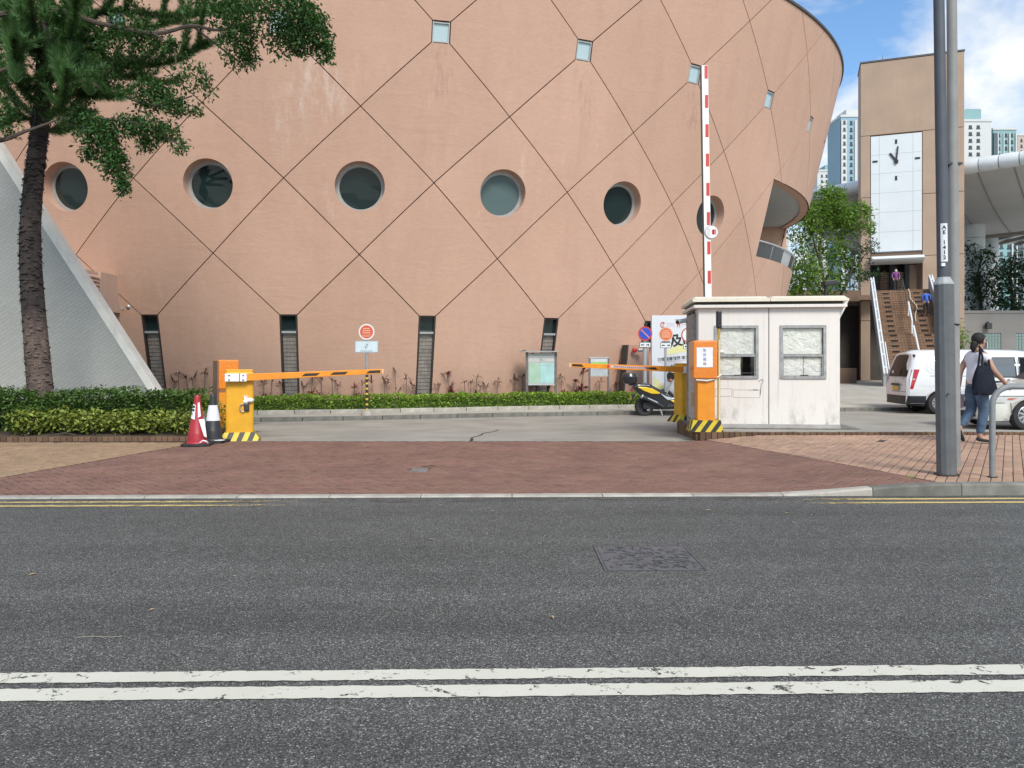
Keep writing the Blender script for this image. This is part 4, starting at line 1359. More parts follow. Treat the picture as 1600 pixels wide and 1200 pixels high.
# ================================================================ far residential towers
m_fwhite = mat('far_white', (0.55, 0.56, 0.56), .8, var=.05, vs=.05)
m_fteal = mat('far_teal', (0.22, 0.37, 0.38), .8, var=.06, vs=.05)
m_fblue = mat('far_blue', (0.26, 0.38, 0.46), .8, var=.06, vs=.05)
m_fpink = mat('far_beige', (0.45, 0.38, 0.33), .8, var=.06, vs=.05)
m_fwin = flat('far_window_dark', (0.04, 0.055, 0.06), .3)
m_fdark = flat('far_gap_dark', (0.09, 0.115, 0.13), .7)
winmesh = {}
def far_tower(x0, x1, ytop, D, label, cols, body, strips=(), storey=3.0, top=None, wx=1.0, ybot=420, depth=14):
    a, b_ = at(x0, ytop, D), at(x1, ytop, D)
    W = b_.x - a.x; H = a.z
    T = thing('apartment_tower', label, 'building', (a.x, D, 0), group='apartment towers beyond the plaza')
    MB().box(0, W, 0, depth, 0, H).build('wall', body, T)
    MB().box(-.3, W + .3, -.3, depth + .3, H, H + 1.0).build('parapet', m_fwhite, T)
    for (u0, u1, m, pr) in strips:
        MB().box(u0 * W, u1 * W, -pr, .5, 0, H - 1.5).build('facade_strip', m, T)
    zb = at(0, ybot, D).z
    key = (wx, storey)
    if key not in winmesh:
        winmesh[key] = MB().box(-wx / 2, wx / 2, -.0, .25, 0, storey * .45).box(-wx / 2 - .15, wx / 2 + .15, -.25, .25, -.25, -.05)
    n = 0; z = H - storey
    wm = None
    while z > max(2, zb) and n < 260:
        for u, pr in cols:
            if wm is None:
                o = winmesh[key].build('window', m_fwin, T); wm = o.data
            else:
                o = link('window', wm, T)
            o.location = (u * W, -pr - .02, z); n += 1
        z -= storey
    if top:
        for (u0, u1, h, m) in top: MB().box(u0 * W, u1 * W, 2, depth - 2, H, H + h).build('roof_block', m, T)
    return T
far_tower(1314, 1352, 183, 330, 'blue and white apartment tower just left of the clock tower', [(.12, .5), (.42, .1), (.80, .1)], m_fblue, [(0.0, .22, m_fwhite, .5), (.55, .64, m_fwhite, .6), (.94, 1, m_fwhite, .6)], top=[(.3, 1, 4, m_fwhite)])
far_tower(1277, 1313, 268, 420, 'distant low grey apartment block above the green tree', [(.2, 0), (.4, 0), (.62, 0), (.85, 0)], m_fwhite, top=[(.4, .9, 4, m_fteal)])
far_tower(1500, 1549, 190, 340, 'white apartment block right of the clock tower with a teal roof block', [(.33, 0), (.58, 0)], m_fwhite, storey=3.0, top=[(.1, .3, 6, m_fteal), (.3, .76, 6.3, m_fteal)], wx=1.5)
far_tower(1552, 1588, 203, 350, 'teal and white apartment tower beyond the canopy', [(.25, .0), (.55, .1), (.80, .1)], m_fteal, [(0.0, .16, m_fdark, .4), (.16, .2, m_fwhite, .6), (.42, .46, m_fwhite, .5), (.66, .72, m_fwhite, .6), (.94, 1, m_fwhite, .6)])
far_tower(1590, 1650, 212, 400, 'beige apartment tower at the right edge behind the canopy', [(.1, .0), (.3, .0), (.6, 0)], m_fpink, [(.4, .45, m_fwhite, .5)])
far_tower(1551, 1600, 330, 230, 'teal apartment tower with white ribs seen below the canopy', [(.28, .0), (.52, .1), (.66, .1), (.86, 0)], m_fteal, [(0.0, .08, m_fdark, .3), (.12, .16, m_fwhite, .6), (.58, .62, m_fwhite, .6), (.72, .76, m_fwhite, .6), (.8, .96, m_fdark, .2), (.96, 1, m_fwhite, .5)], storey=2.2, wx=.9, ybot=520)
# pale buildings glimpsed behind the platform
nb_ = thing('pale_block', 'pale low building seen through the platform railing', 'building', (19, 75, 0))
MB().box(-2, 8.0, 0, 8, 0, 13.5).build('wall', m_fwhite, nb_)
for i in range(6):
    for j in range(2):
        MB().box(-1.6 + i * 1.5, -.6 + i * 1.5, -.05, .1, 7.6 + j * 2.6, 9.2 + j * 2.6).build('window', m_fwin, nb_)
bb = thing('brown_block', 'brown building wall behind the green tree', 'building', (13.2, 62, 0))
MB().box(0, 7.5, 0, 6, 0, 12.3).build('wall', m_box, bb); MB().box(-.1, 7.6, -.1, 6, 12.3, 12.6).build('coping', m_towerdk, bb)
# ================================================================ vegetation
m_bark = NT('pine_bark')
t = m_bark
sp = t.n('SeparateXYZ'); t.l(t.co(), sp.inputs[0])
hz = t.ramp(t.math('ADD', t.math('MULTIPLY', sp.outputs[2], 0.25), t.math('MULTIPLY', t.noise(3, 4), 0.12)), [(0.52, (0.135, 0.098, 0.082)), (0.64, (0.040, 0.031, 0.029))])
c = t.mix(1.0, hz, t.ramp(t.noise(7, 6, .7, sc3=(1, 1, .5)), [(.3, .45), (.7, 1.5)]), 'MULTIPLY')
t.l(c, t.b.inputs['Base Color']); t.b.inputs['Roughness'].default_value = .95
t.bump(t.noise(9, 7, .75, sc3=(1, 1, 2.2)), 1.0, .05)
m_bark = t.m
m_bark2 = mat('grey_bark', (0.085, 0.065, 0.052), .95, var=.3, vs=9, bump=.8, bs=30, bd=.02)
def leafmat(name, col, isl=.35, tr=.25):
    return mat(name, col, .55, var=.15, vs=1.5, island=isl, spec=.35, trans=tr)
m_needle = leafmat('pine_needles', (0.078, 0.165, 0.050), .5, .15)
m_ficus = leafmat('ficus_leaves', (0.050, 0.115, 0.033), .5, .28)
m_hedge = leafmat('hedge_leaves', (0.085, 0.155, 0.036), .5, .25)
m_varieg = leafmat('variegated_leaves', (0.22, 0.26, 0.05), .55, .25)
m_lime = leafmat('lime_hedge_leaves', (0.26, 0.38, 0.06), .5, .3)
m_bright = leafmat('bright_tree_leaves', (0.155, 0.25, 0.048), .5, .38)
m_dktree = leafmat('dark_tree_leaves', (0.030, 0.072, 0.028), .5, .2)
m_fern = leafmat('fern_leaves', (0.02, 0.075, 0.02), .4, .2)
m_core = mat('hedge_dark_core', (0.022, 0.034, 0.012), .95, var=.4, vs=20)

def ell(px, py, D, rx, ry, n, dep=None, shell=.35):
    """points in a lumpy ellipsoid given by its centre and radii on the picture at depth D"""
    s = D / 1200
    c = np.array(at(px, py, D))
    d = rng.normal(size=(n, 3)); d /= np.linalg.norm(d, axis=1)[:, None]
    r = rng.random(n) ** shell
    f = 1 + .22 * np.sin(5 * d[:, 0] + 3 * d[:, 2]) + .12 * rng.normal(size=n)
    return c + d * (r * f)[:, None] * np.array([rx * s, (dep if dep else (rx + ry) / 2 * s), ry * s])

def foliage(parent, clusters, D, size, m, aspect=.45, droop=.5, name='crown', inv=None):
    P = np.concatenate([ell(px, py, D + dd, rx, ry, n) for (px, py, rx, ry, n, dd) in clusters])
    # thin out in clumps so that gaps show
    f = np.sin(P[:, 0] * 4.1 + 1.3 * P[:, 2]) + np.sin(P[:, 2] * 5.3 + P[:, 1] * 3.1) + np.sin(P[:, 1] * 4.7 - P[:, 0] * 2.2)
    P = P[(f > -1.0) | (rng.random(len(P)) < .22)]
    V, F = leaves_np(P, size, aspect, droop)
    loc = np.array(parent.location)
    return tag(tri_mesh(name, V - loc, F, m, parent), kind='stuff')

def limb(parent, pts, r0, r1, m, name='branch', n=8):
    loc = parent.location
    k = len(pts)
    P = []
    for i in range((k - 1) * 4 + 1):
        a = i / 4; j = min(int(a), k - 2); q = a - j
        p0, p1, p2, p3 = pts[max(j - 1, 0)], pts[j], pts[j + 1], pts[min(j + 2, k - 1)]
        P.append(.5 * ((2 * p1) + (p2 - p0) * q + (2 * p0 - 5 * p1 + 4 * p2 - p3) * q * q + (3 * p1 - p0 - 3 * p2 + p3) * q ** 3))
    R = [r0 + (r1 - r0) * i / (len(P) - 1) for i in range(len(P))]
    MB().tube([p - loc for p in P], R, n).build(name, m, parent, smooth=True)
    return P

# ---- the conifer
D0 = 14.5
PT = thing('pine_tree', 'dark conifer with a scaly leaning trunk rising from the hedge before the white fin', 'tree', at(65, 672, D0))
tp = [at(x, y, D0) for x, y in ((66, 672), (63, 610), (57, 540), (50, 450), (47, 370), (52, 290), (60, 220), (66, 150), (70, 80), (75, 0), (82, -160), (88, -330))]
P = limb(PT, tp, .235, .08, m_bark, 'trunk', 18)
# flaking bark scales stand off the trunk
b = MB()
for k in range(1500):
    s = random.random() ** .9; i = s * (len(P) - 1) * .78; j = int(i); q = i - j
    p = P[j].lerp(P[j + 1], q); r = (.235 + (.08 - .235) * i / (len(P) - 1))
    a = random.uniform(0, 2 * pi); o = Vector((cos(a), sin(a), 0)); tt = Vector((-sin(a), cos(a), 0))
    w_ = random.uniform(.02, .055); h_ = random.uniform(.012, .045); lift = random.uniform(.008, .045)
    c_ = p + o * (r * .97) - PT.location
    b.add([c_ - tt * w_, c_ + tt * w_, c_ + tt * w_ * .7 + o * lift + Vector((0, 0, -h_)), c_ - tt * w_ * .7 + o * lift + Vector((0, 0, -h_)), c_ + Vector((0, 0, -h_ * 1.6))],
          [(0, 1, 2, 3), (3, 2, 4)])
tag(b.build('bark_scales', m_bark, PT), kind='stuff')
NV = []; NF = []; nb = 0
def plume(path, rad, dens, ln):
    """needles standing all round a curved shoot"""
    global nb
    path = [np.array(p) for p in path]
    seg = [np.linalg.norm(path[i + 1] - path[i]) for i in range(len(path) - 1)]
    L = sum(seg); n = int(dens * L)
    s = rng.random(n) * (len(path) - 1)
    j = np.minimum(s.astype(int), len(path) - 2); q = (s - j)[:, None]
    A = np.array(path)
    p = A[j] * (1 - q) + A[j + 1] * q
    T = A[j + 1] - A[j]; T /= np.linalg.norm(T, axis=1)[:, None]
    d = rng.normal(size=(n, 3)); d -= T * (d * T).sum(1)[:, None]; d /= np.linalg.norm(d, axis=1)[:, None] + 1e-9
    d = d + T * .75 + np.array([0, 0, .25]); d /= np.linalg.norm(d, axis=1)[:, None]
    l = ln * (.7 + .5 * rng.random(n))[:, None]
    side = np.cross(d, rng.normal(size=(n, 3))); side /= np.linalg.norm(side, axis=1)[:, None] + 1e-9
    w_ = .0065
    b0 = p + d * rad * .1
    V = np.stack([b0 - side * w_, b0 + side * w_, p + d * l], 1).reshape(-1, 3)
    k = nb + np.arange(n)[:, None] * 3
    NV.append(V); NF.append(k + np.array([[0, 1, 2]])); nb += 3 * n
def catm(pts, m=6):
    k = len(pts); R = []
    for i in range((k - 1) * m + 1):
        a = i / m; j = min(int(a), k - 2); q = a - j
        p0, p1, p2, p3 = pts[max(j - 1, 0)], pts[j], pts[j + 1], pts[min(j + 2, k - 1)]
        R.append(.5 * ((2 * p1) + (p2 - p0) * q + (2 * p0 - 5 * p1 + 4 * p2 - p3) * q * q + (3 * p1 - p0 - 3 * p2 + p3) * q ** 3))
    return R
limbs = [([(66, 150), (110, 95), (180, 105), (260, 98), (325, 66)], -.4), ([(70, 70), (160, 20), (270, 25), (385, 8)], -.3), ([(64, 190), (95, 165), (106, 105)], -.9),
         ([(62, 170), (30, 130), (22, 60)], -.9), ([(68, 110), (55, 60), (45, -30)], -1.0), ([(70, 60), (150, 62), (250, 40), (300, 20)], .3), ([(66, 165), (140, 125), (205, 120), (245, 130)], .2),
         ([(62, 190), (20, 185), (-30, 205)], -.2), ([(66, 140), (140, 150), (190, 150)], -.6), ([(70, 90), (20, 60), (-50, 70)], .2), ([(72, 40), (110, 10), (160, -50)], -.6),
         ([(75, 0), (180, -30), (300, -50)], .2), ([(75, -20), (0, -20), (-80, 0)], -.3), ([(64, 200), (100, 205), (140, 180)], .5), ([(66, 130), (120, 70), (150, 20)], .6),
         ([(62, 190), (10, 140), (-20, 90)], .6), ([(80, -100), (180, -140), (280, -120)], 0), ([(80, -100), (-20, -130), (-90, -100)], 0), ([(85, -220), (150, -260), (200, -250)], 0.3), ([(70, 60), (110, 50), (120, -10)], -1.1)]
for pts, dd in limbs:
    pw = [at(x, y, D0 + dd * (i / (len(pts) - 1)) * 2) for i, (x, y) in enumerate(pts)]
    C_ = catm(pw)
    limb(PT, pw, .035, .012, m_bark2, 'branch', 6)
    plume(C_[2:], .12, 900, .15)
    for k in range(4, len(C_) - 1, 2):
        for s in range(2):
            d = Vector((random.gauss(0, .6), random.gauss(0, .7), random.uniform(-.1, .9))).normalized()
            tn = (C_[k + 1] - C_[k]).normalized()
            d = (d + tn * .8).normalized(); L = random.uniform(.3, .75)
            plume([C_[k], C_[k] + d * L * .5 + Vector((0, 0, -.02)), C_[k] + d * L + Vector((0, 0, .08))], .12, 620, .13)
for (x, y, h, dd) in ((106, 150, 75, -1.1), (25, 130, 80, -1.2), (45, 60, 90, -1.3), (75, 40, 60, -1.0), (140, 150, 55, -.9), (10, 60, 80, -.8), (130, 40, 60, -.7), (85, 100, 60, -1.0)):
    for k in range(3):
        a = at(x + random.gauss(0, 5), y, D0 + dd + random.gauss(0, .15)); e = at(x + random.gauss(0, 9), y - h, D0 + dd)
        plume([a, a.lerp(e, .5) + Vector((random.gauss(0, .03), -.05, 0)), e], .2, 1100, .21)
V = np.concatenate(NV) - np.array(PT.location); F = np.concatenate(NF)
tag(tri_mesh('crown', V, F, m_needle, PT), kind='stuff')

# ---- the broadleaf tree whose boughs hang into the picture from the left
FT = thing('fig_tree', 'broadleaf tree reaching in from the left with drooping leafy boughs before the pink wall', 'tree', (-12.6, 13.2, 0.1))
D1 = 13.4
limb(FT, [Vector((-12.6, 13.2, .05)), Vector((-12.4, 13.2, 1.8)), Vector((-12.5, 13.2, 4.2)), Vector((-11.6, 13.3, 6.2)), Vector((-10.6, 13.3, 8.2)), Vector((-9.8, 13.4, 10.5))], .26, .08, m_bark2, 'trunk', 12)
A = Vector((-12.0, 13.2, 5.2)); B = Vector((-11.2, 13.3, 7.0))
for pts, r in (([A, at(-30, 222, D1), at(40, 205, D1), at(95, 185, D1 + .2)], .06), ([B, at(60, 15, D1), at(150, 35, D1), at(240, 52, D1), at(300, 40, D1 - .1), at(345, 47, D1 - .2), at(430, 30, D1 - .3), at(500, 55, D1 - .3)], .055),
               ([at(60, 15, D1), at(110, 110, D1), at(200, 152, D1), at(245, 165, D1 - .1), at(300, 150, D1 - .2)], .05), ([at(95, 185, D1 + .2), at(150, 185, D1), at(220, 195, D1 - .2), at(290, 232, D1 - .3)], .04),
               ([at(95, 185, D1 + .2), at(130, 205, D1), at(165, 240, D1 - .2), at(192, 300, D1 - .3)], .035), ([at(300, 40, D1 - .1), at(345, 75, D1), at(385, 105, D1)], .02), ([at(240, 52, D1), at(270, 75, D1 - .3), at(275, 100, D1 - .3)], .02),
               ([B, at(40, -60, D1), at(200, -110, D1), at(400, -80, D1)], .07), ([A, at(-20, 120, D1), at(30, 90, D1)], .05)):
    limb(FT, pts, r, .012, m_bark2, 'branch', 7)
cl_ = [(430, 18, 85, 38, 1500, -.3), (487, 45, 36, 40, 700, -.3), (375, 65, 30, 42, 520, -.2), (508, 78, 14, 22, 140, -.3), (452, 62, 36, 28, 420, -.3), (350, 15, 60, 28, 600, 0), (388, 90, 12, 18, 90, -.2), (270, 70, 10, 16, 80, -.3),
       (300, 120, 36, 34, 560, -.2), (275, 165, 22, 18, 190, -.2), (322, 135, 14, 26, 170, -.2), (240, 148, 32, 26, 360, 0), (308, 170, 10, 12, 50, -.2),
       (245, 203, 44, 20, 430, -.2), (286, 230, 16, 11, 110, -.3), (205, 195, 34, 17, 260, 0), (228, 225, 14, 14, 80, -.1),
       (158, 212, 34, 30, 470, -.1), (180, 252, 24, 28, 330, -.2), (191, 288, 11, 18, 110, -.3), (130, 188, 30, 22, 260, .1), (140, 240, 14, 12, 60, -.1),
       (210, 62, 60, 38, 700, .3), (130, 70, 60, 50, 800, .5), (60, 40, 70, 50, 900, .8), (15, 90, 35, 60, 500, .5), (8, 185, 18, 34, 160, 0), (150, 110, 60, 40, 600, .6), (90, 150, 50, 40, 400, .7),
       (250, -60, 150, 50, 1100, .2), (80, -120, 140, 70, 1000, .5), (420, -60, 90, 40, 600, -.1), (-60, 30, 60, 90, 500, .2), (260, -150, 120, 50, 600, .4)]
cl_ = [(a, b_, c, d, int(n * (2.4 if a > 240 else 3.2)), e) for (a, b_, c, d, n, e) in cl_]
foliage(FT, cl_, D1, .076, m_ficus, .46, .7)

# ---- near hedge
def hedge_pts(n, x0, x1, fy0, fy1, z0, z1, top_bias=.45):
    X = x0 + (x1 - x0) * rng.random(n)
    s = rng.random(n)
    Y0 = np.array([fy0(x) for x in X]) if callable(fy0) else np.full(n, fy0)
    Y1 = np.array([fy1(x) for x in X]) if callable(fy1) else np.full(n, fy1)
    lump = .05 * np.sin(X * 3.1) + .04 * np.sin(X * 7.7 + 1) + .03 * np.sin(X * 17)
    Y = np.where(s < top_bias, Y0 + (Y1 - Y0) * rng.random(n), Y0 + .10 * np.abs(rng.normal(size=n)) + lump * .6)
    H = (z1 - z0) * (1 + lump * .9)
    Z = np.where(s < top_bias, z0 + H - .06 * np.abs(rng.normal(size=n)), z0 + H * rng.random(n) ** .85)
    return np.stack([X, Y, Z], 1)
HG = thing('near_hedge', 'dark green clipped hedge behind the brick edging left of the barrier', 'hedge', (-9, 14.4, 0.1))
P = np.concatenate([hedge_pts(12000, -13.5, -5.75, 13.92, 15.1, .1, .85, .35), hedge_pts(9000, -13.5, -5.75, 13.88, 14.0, .1, .80, .1), hedge_pts(1500, -13.5, -8.3, 13.55, 14.2, .1, .62)])
V, F = leaves_np(P, .07, .5, .15, dirs=np.tile(np.array([[0, -.6, .35]]), (len(P), 1)))
tag(tri_mesh('foliage', V - np.array(HG.location), F, m_hedge, HG), kind='stuff')
b = MB(); b.grid(lambda u, v: ((-13.5 + 7.5 * u) + 9, 14.06 + .95 * v - 14.4, (.60 + .02 * sin(31 * u)) * (1 - abs(2 * v - 1) ** 6) * min(1, (1 - u) * 12)), 60, 12); b.build('dark_core', m_core, HG)  # plain dark shell added to stop the view through the leaves
b = MB()
for k in range(40):
    x = random.uniform(-13, -5.8); y = 13.85 + random.uniform(0, .4)
    b.tube([(x + 9, y - 14.4, -.05), (x + 9 + random.gauss(0, .08), y - 14.4 + random.gauss(0, .04), .45)], .012, 5)
tag(b.build('stems', m_bark2, HG), kind='stuff')
ORD = ['first', 'second', 'third', 'fourth', 'fifth', 'sixth', 'seventh', 'eighth', 'ninth', 'tenth', 'eleventh', 'twelfth', 'thirteenth']
xs = [-11.2, -10.45, -9.6, -8.55, -7.95, -7.4, -6.85, -6.3, -5.72]
dens = [160, 200, 420, 620, 560, 640, 520, 520, 420]
for k, (x, n) in enumerate(zip(xs, dens)):
    S = thing('variegated_shrub', ORD[k] + ' yellow-green variegated shrub from the left in the row before the dark hedge', 'shrub', (x, 13.55 + random.uniform(-.05, .08), .08), group='variegated shrubs along the brick edging')
    d = rng.normal(size=(n, 3)); d /= np.linalg.norm(d, axis=1)[:, None]; r = rng.random(n) ** .5
    P = d * r[:, None] * np.array([.40, .26, .24]) + np.array([0, 0, .26]); P = P[P[:, 2] > .03]
    V, F = leaves_np(P, .078, .5, .2)
    tag(tri_mesh('foliage', V, F, m_varieg, S), kind='stuff')
    b = MB()
    for q in range(5): b.tube([(random.gauss(0, .03), 0, -.02), (random.gauss(0, .12), random.gauss(0, .08), .3)], .008, 5)
    b.build('stems', m_bark2, S)
S = thing('corner_shrub', 'yellow-green shrub squeezed between the barrier cabinet and the hedge end', 'shrub', (-5.42, 14.05, .05))
d = rng.normal(size=(420, 3)); d /= np.linalg.norm(d, axis=1)[:, None]
V, F = leaves_np(d * (rng.random(420) ** .5)[:, None] * np.array([.28, .3, .3]) + np.array([0, 0, .36]), .07, .5, .2)
tag(tri_mesh('foliage', V, F, m_varieg, S), kind='stuff')
MB().tube([(0, 0, -.05), (.02, 0, .35)], .012, 5).build('stem', m_bark2, S)
# dead twigs on the soil
for k, (x, y) in enumerate(((-9.6, 13.3), (-9.3, 13.4), (-8.0, 13.35))):
    b = MB(); b.tube([(0, 0, .02), (.2, .02, .05), (.42, -.03, .02)], .008, 5).tube([(.15, .01, .04), (.25, .1, .07)], .005, 4)
    o = b.build('fallen_twig', m_bark2); o.location = (x, y, .09); o.rotation_euler = (0, 0, random.uniform(-.4, .4))
    tag(o, ('dry fallen twig below the hedge near the tree trunk', 'dry fallen twig just right of the other one below the tree', 'dry fallen twig farther right, midway to the traffic cones')[k], 'twig', 'fallen twigs in the hedge bed')

# ---- far lime hedge
FH = thing('far_hedge', 'long low lime green hedge along the foot of the pink wall', 'hedge', (-5, 21.5, .07))
y0 = lambda x: fy(x, HK) + .16
y1 = lambda x: fy(x, HK) + .78
P = hedge_pts(17000, -12.5, 4.1, y0, y1, .06, .47, .5)
V, F = leaves_np(P, .075, .5, .1, dirs=np.tile(np.array([[0, -.5, .5]]), (len(P), 1)))
tag(tri_mesh('foliage', V - np.array(FH.location), F, m_lime, FH), kind='stuff')
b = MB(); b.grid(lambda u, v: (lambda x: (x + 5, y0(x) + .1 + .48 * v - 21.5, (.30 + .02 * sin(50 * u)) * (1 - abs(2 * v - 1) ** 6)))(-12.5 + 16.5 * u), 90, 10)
b.build('dark_core', mat('lime_hedge_core', (.06, .09, .02), .95, var=.4, vs=20), FH)  # dark filler shell so nothing shows through the lime leaves

# ---- red-leaved plants on bare stems along the wall
m_cord = leafmat('cordyline_brown_leaves', (0.075, 0.032, 0.027), .4, .15)
m_cordr = leafmat('cordyline_red_leaves', (0.17, 0.026, 0.034), .4, .2)
m_stalk = mat('cordyline_stem', (0.17, 0.115, 0.085), .9, var=.2, vs=20)
def cordyline(h, red, n, low):
    R = thing('cordyline', 'x', 'plant', group='red-leaved plants along the curved wall')
    tops = [(0, 0, h)]
    MB().tube([(0, 0, -.05), (random.gauss(0, .03), 0, h * .5), tops[0]], [.014, .012, .01], 6).build('stem', m_stalk, R)
    if low:
        tops.append((.10, .05, h * .45)); MB().tube([(0, 0, .05), (.08, .04, h * .3), tops[1]], .009, 5).build('stem', m_stalk, R)
    b = MB()
    for tx, ty, tz in tops:
        for k in range(n):
            a = random.uniform(0, 2 * pi); L = random.uniform(.16, .34); e = random.uniform(.15, 1.15)
            d = Vector((cos(a) * cos(e), sin(a) * cos(e), sin(e))); s = Vector((-sin(a), cos(a), 0)) * random.uniform(.012, .022)
            p = Vector((tx, ty, tz - random.uniform(0, .06)))
            m1 = p + d * L * .55; tip = p + d * L + Vector((0, 0, -.10 * (1.3 - e) - .02))
            b.add([p, m1 - s, m1 + s, tip], [(0, 1, 3, 2)])
    tag(b.build('leaves', m_cordr if red else m_cord, R), kind='stuff')
    return R
protos = [cordyline(.95, False, 9, False), cordyline(.8, False, 8, True), cordyline(.72, False, 7, False), cordyline(.95, True, 26, True), cordyline(.6, True, 16, True), cordyline(1.1, False, 7, True)]
used = set()
def slotname(px):
    for lim, nm in ((452, 'between the first and second slot windows '), (670, 'between the second and third slot windows'), (815, 'right of the third slot window'), (870, 'behind the glazed notice board'), (925, 'between the two notice boards'), (955, 'behind the small notice board'), (2000, 'between the small notice board and the scooter')):
        if px < lim: return nm
clist = [(272, 2, 590), (279, 0, 577), (292, 1, 583), (301, 2, 586), (320, 0, 577), (412, 1, 590), (425, 5, 588), (440, 1, 592), (474, 2, 598), (489, 3, 581), (502, 1, 585), (519, 1, 588), (527, 2, 596), (554, 4, 598), (566, 2, 594), (581, 2, 590), (601, 0, 586), (604, 2, 592), (617, 5, 573), (635, 0, 585), (645, 2, 596), (648, 1, 600),
         (685, 1, 596), (699, 3, 579), (704, 2, 598), (726, 0, 590), (736, 1, 592), (745, 5, 583), (750, 1, 598), (759, 2, 598), (777, 0, 590), (804, 0, 587), (806, 2, 588), (817, 5, 582), (829, 2, 600), (838, 4, 598), (858, 1, 600), (877, 0, 584), (882, 4, 606), (899, 3, 590), (899, 4, 606), (912, 3, 574), (915, 3, 600), (937, 0, 590), (962, 2, 596), (968, 5, 565), (972, 3, 572), (976, 4, 598)]
pb = {i: MB for i in range(6)}
KD = {3: 'bushy bright red cordyline', 4: 'short red cordyline tuft'}; KD0 = 'thin bare-stemmed cordyline'; cnt = {}
hts = [.95, .8, .72, .95, .6, 1.1]
for px, pi_, ytop in clist:
    c_ = None
    # stand 0.35 m off the wall on the sight line
    best = None
    for cc_ in np.arange(-4, 8, .05):
        q = cone(cc_, .2)
        e = abs(800 + 1200 * q.x / q.y - px)
        if best is None or e < best[0]: best = (e, q)
    q = best[1]; D = q.y - random.uniform(.22, .42)
    x = (px - 800) / 1200 * D
    ztop = CAMZ - (ytop - 568) / 1200 * D
    o = protos[pi_] if pi_ not in used else dup(protos[pi_])
    used.add(pi_)
    o.location = (x, D, .08); sz = max(.45, (ztop - .2) / hts[pi_]) * 1.0
    o.scale = (1, 1, sz) if sz < 1.3 else (1.1, 1.1, 1.3); o.rotation_euler = (0, 0, random.uniform(0, 6.28))
    kind = KD.get(pi_, KD0)
    cnt[(kind, slotname(px))] = cnt.get((kind, slotname(px)), 0) + 1
    tot_ = sum(1 for a_ in clist if slotname(a_[0]) == slotname(px) and KD.get(a_[1], KD0) == kind)
    o['label'] = (ORD[cnt[(kind, slotname(px))] - 1] + ' ' if tot_ > 1 else '') + kind + ' ' + slotname(px)
    o['group'] = kind + 's ' + slotname(px)
for i, p in enumerate(protos):
    if i not in used:
        for ch in list(p.children): bpy.data.objects.remove(ch)
        bpy.data.objects.remove(p)

# ---- bright tree in front of the platform
BT = thing('bright_green_tree', 'bright green leafy tree between the round building and the clock tower', 'tree', (17.6, 44.0, 0))
D2 = 44.0
limb(BT, [Vector((18.0, 44, -.1)), at(1298, 520, D2), at(1292, 460, D2), at(1280, 400, D2), at(1290, 340, D2)], .17, .04, m_bark2, 'trunk', 10)
for pts in ([at(1298, 490, D2), at(1325, 440, D2 - .5), at(1340, 380, D2 - .6), at(1345, 340, D2 - .5)], [at(1294, 470, D2), at(1262, 420, D2 - .5), at(1252, 380, D2 - .5)], [at(1290, 440, D2), at(1310, 390, D2 + .5), at(1318, 340, D2 + .5)], [at(1298, 500, D2), at(1318, 450, D2 - .2), at(1350, 400, D2 - .3), at(1372, 372, D2 - .3)], [at(1285, 420, D2), at(1268, 350, D2), at(1300, 300, D2)]):
    limb(BT, pts, .07, .012, m_bark2, 'branch', 6)
foliage(BT, [(a_, b_, c_ * 1.06, d_ * 1.04, int(n_ * 1.6), e_) for (a_, b_, c_, d_, n_, e_) in [(1292, 330, 34, 32, 1500, 0), (1258, 355, 24, 34, 900, 0), (1320, 345, 30, 26, 1000, 0), (1343, 330, 20, 16, 380, -.3), (1300, 302, 24, 12, 420, 0), (1258, 425, 26, 34, 1000, -.3), (1243, 452, 16, 26, 420, 0), (1296, 392, 36, 24, 850, .3), (1322, 418, 24, 20, 380, 0), (1290, 440, 26, 24, 520, 0), (1355, 355, 14, 14, 160, -.3), (1275, 470, 26, 16, 300, 0)]], D2, .22, m_bright, .42, .45)
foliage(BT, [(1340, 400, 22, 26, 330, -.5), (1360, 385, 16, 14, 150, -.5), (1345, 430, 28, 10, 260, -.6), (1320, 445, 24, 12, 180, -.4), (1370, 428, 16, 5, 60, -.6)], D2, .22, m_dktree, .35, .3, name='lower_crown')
# ---- trees on the podium at the right
for (nm, lab, base, cls, m) in (('podium_tree', 'sparse dark tree with narrow leaves just right of the clock tower', (1530, 64.5), [(1520, 402, 14, 20, 240, 0), (1540, 400, 16, 16, 200, 0), (1522, 440, 22, 26, 420, 0), (1545, 440, 20, 26, 380, 0), (1520, 470, 18, 18, 220, 0), (1548, 470, 24, 18, 260, 0), (1510, 385, 8, 8, 60, 0)], m_dktree),
                                 ('podium_tree', 'dense dark green tree above the grey podium wall at the right edge', (1580, 62.0), [(1572, 420, 26, 18, 500, 0), (1590, 445, 30, 28, 800, 0), (1560, 455, 18, 24, 420, 0), (1585, 480, 34, 18, 600, -.5), (1600, 410, 26, 26, 500, 0), (1625, 450, 30, 34, 600, 0)], m_dktree)):
    D = base[1]
    T = thing(nm, lab, 'tree', (at(base[0], 568, D).x, D, 5.1))
    limb(T, [at(base[0], 500, D), at(base[0] + 3, 470, D), at(base[0] - 2, 430, D), at(base[0] + 4, 400, D)], .16, .04, m_bark2, 'trunk', 8)
    for k in range(4):
        limb(T, [at(base[0], 480 - 12 * k, D), at(base[0] + random.uniform(-22, 22), 450 - 10 * k, D), at(base[0] + random.uniform(-34, 34), 425 - 8 * k, D)], .06, .012, m_bark2, 'branch', 6)
    foliage(T, cls, D, .34, m, .38, .5)
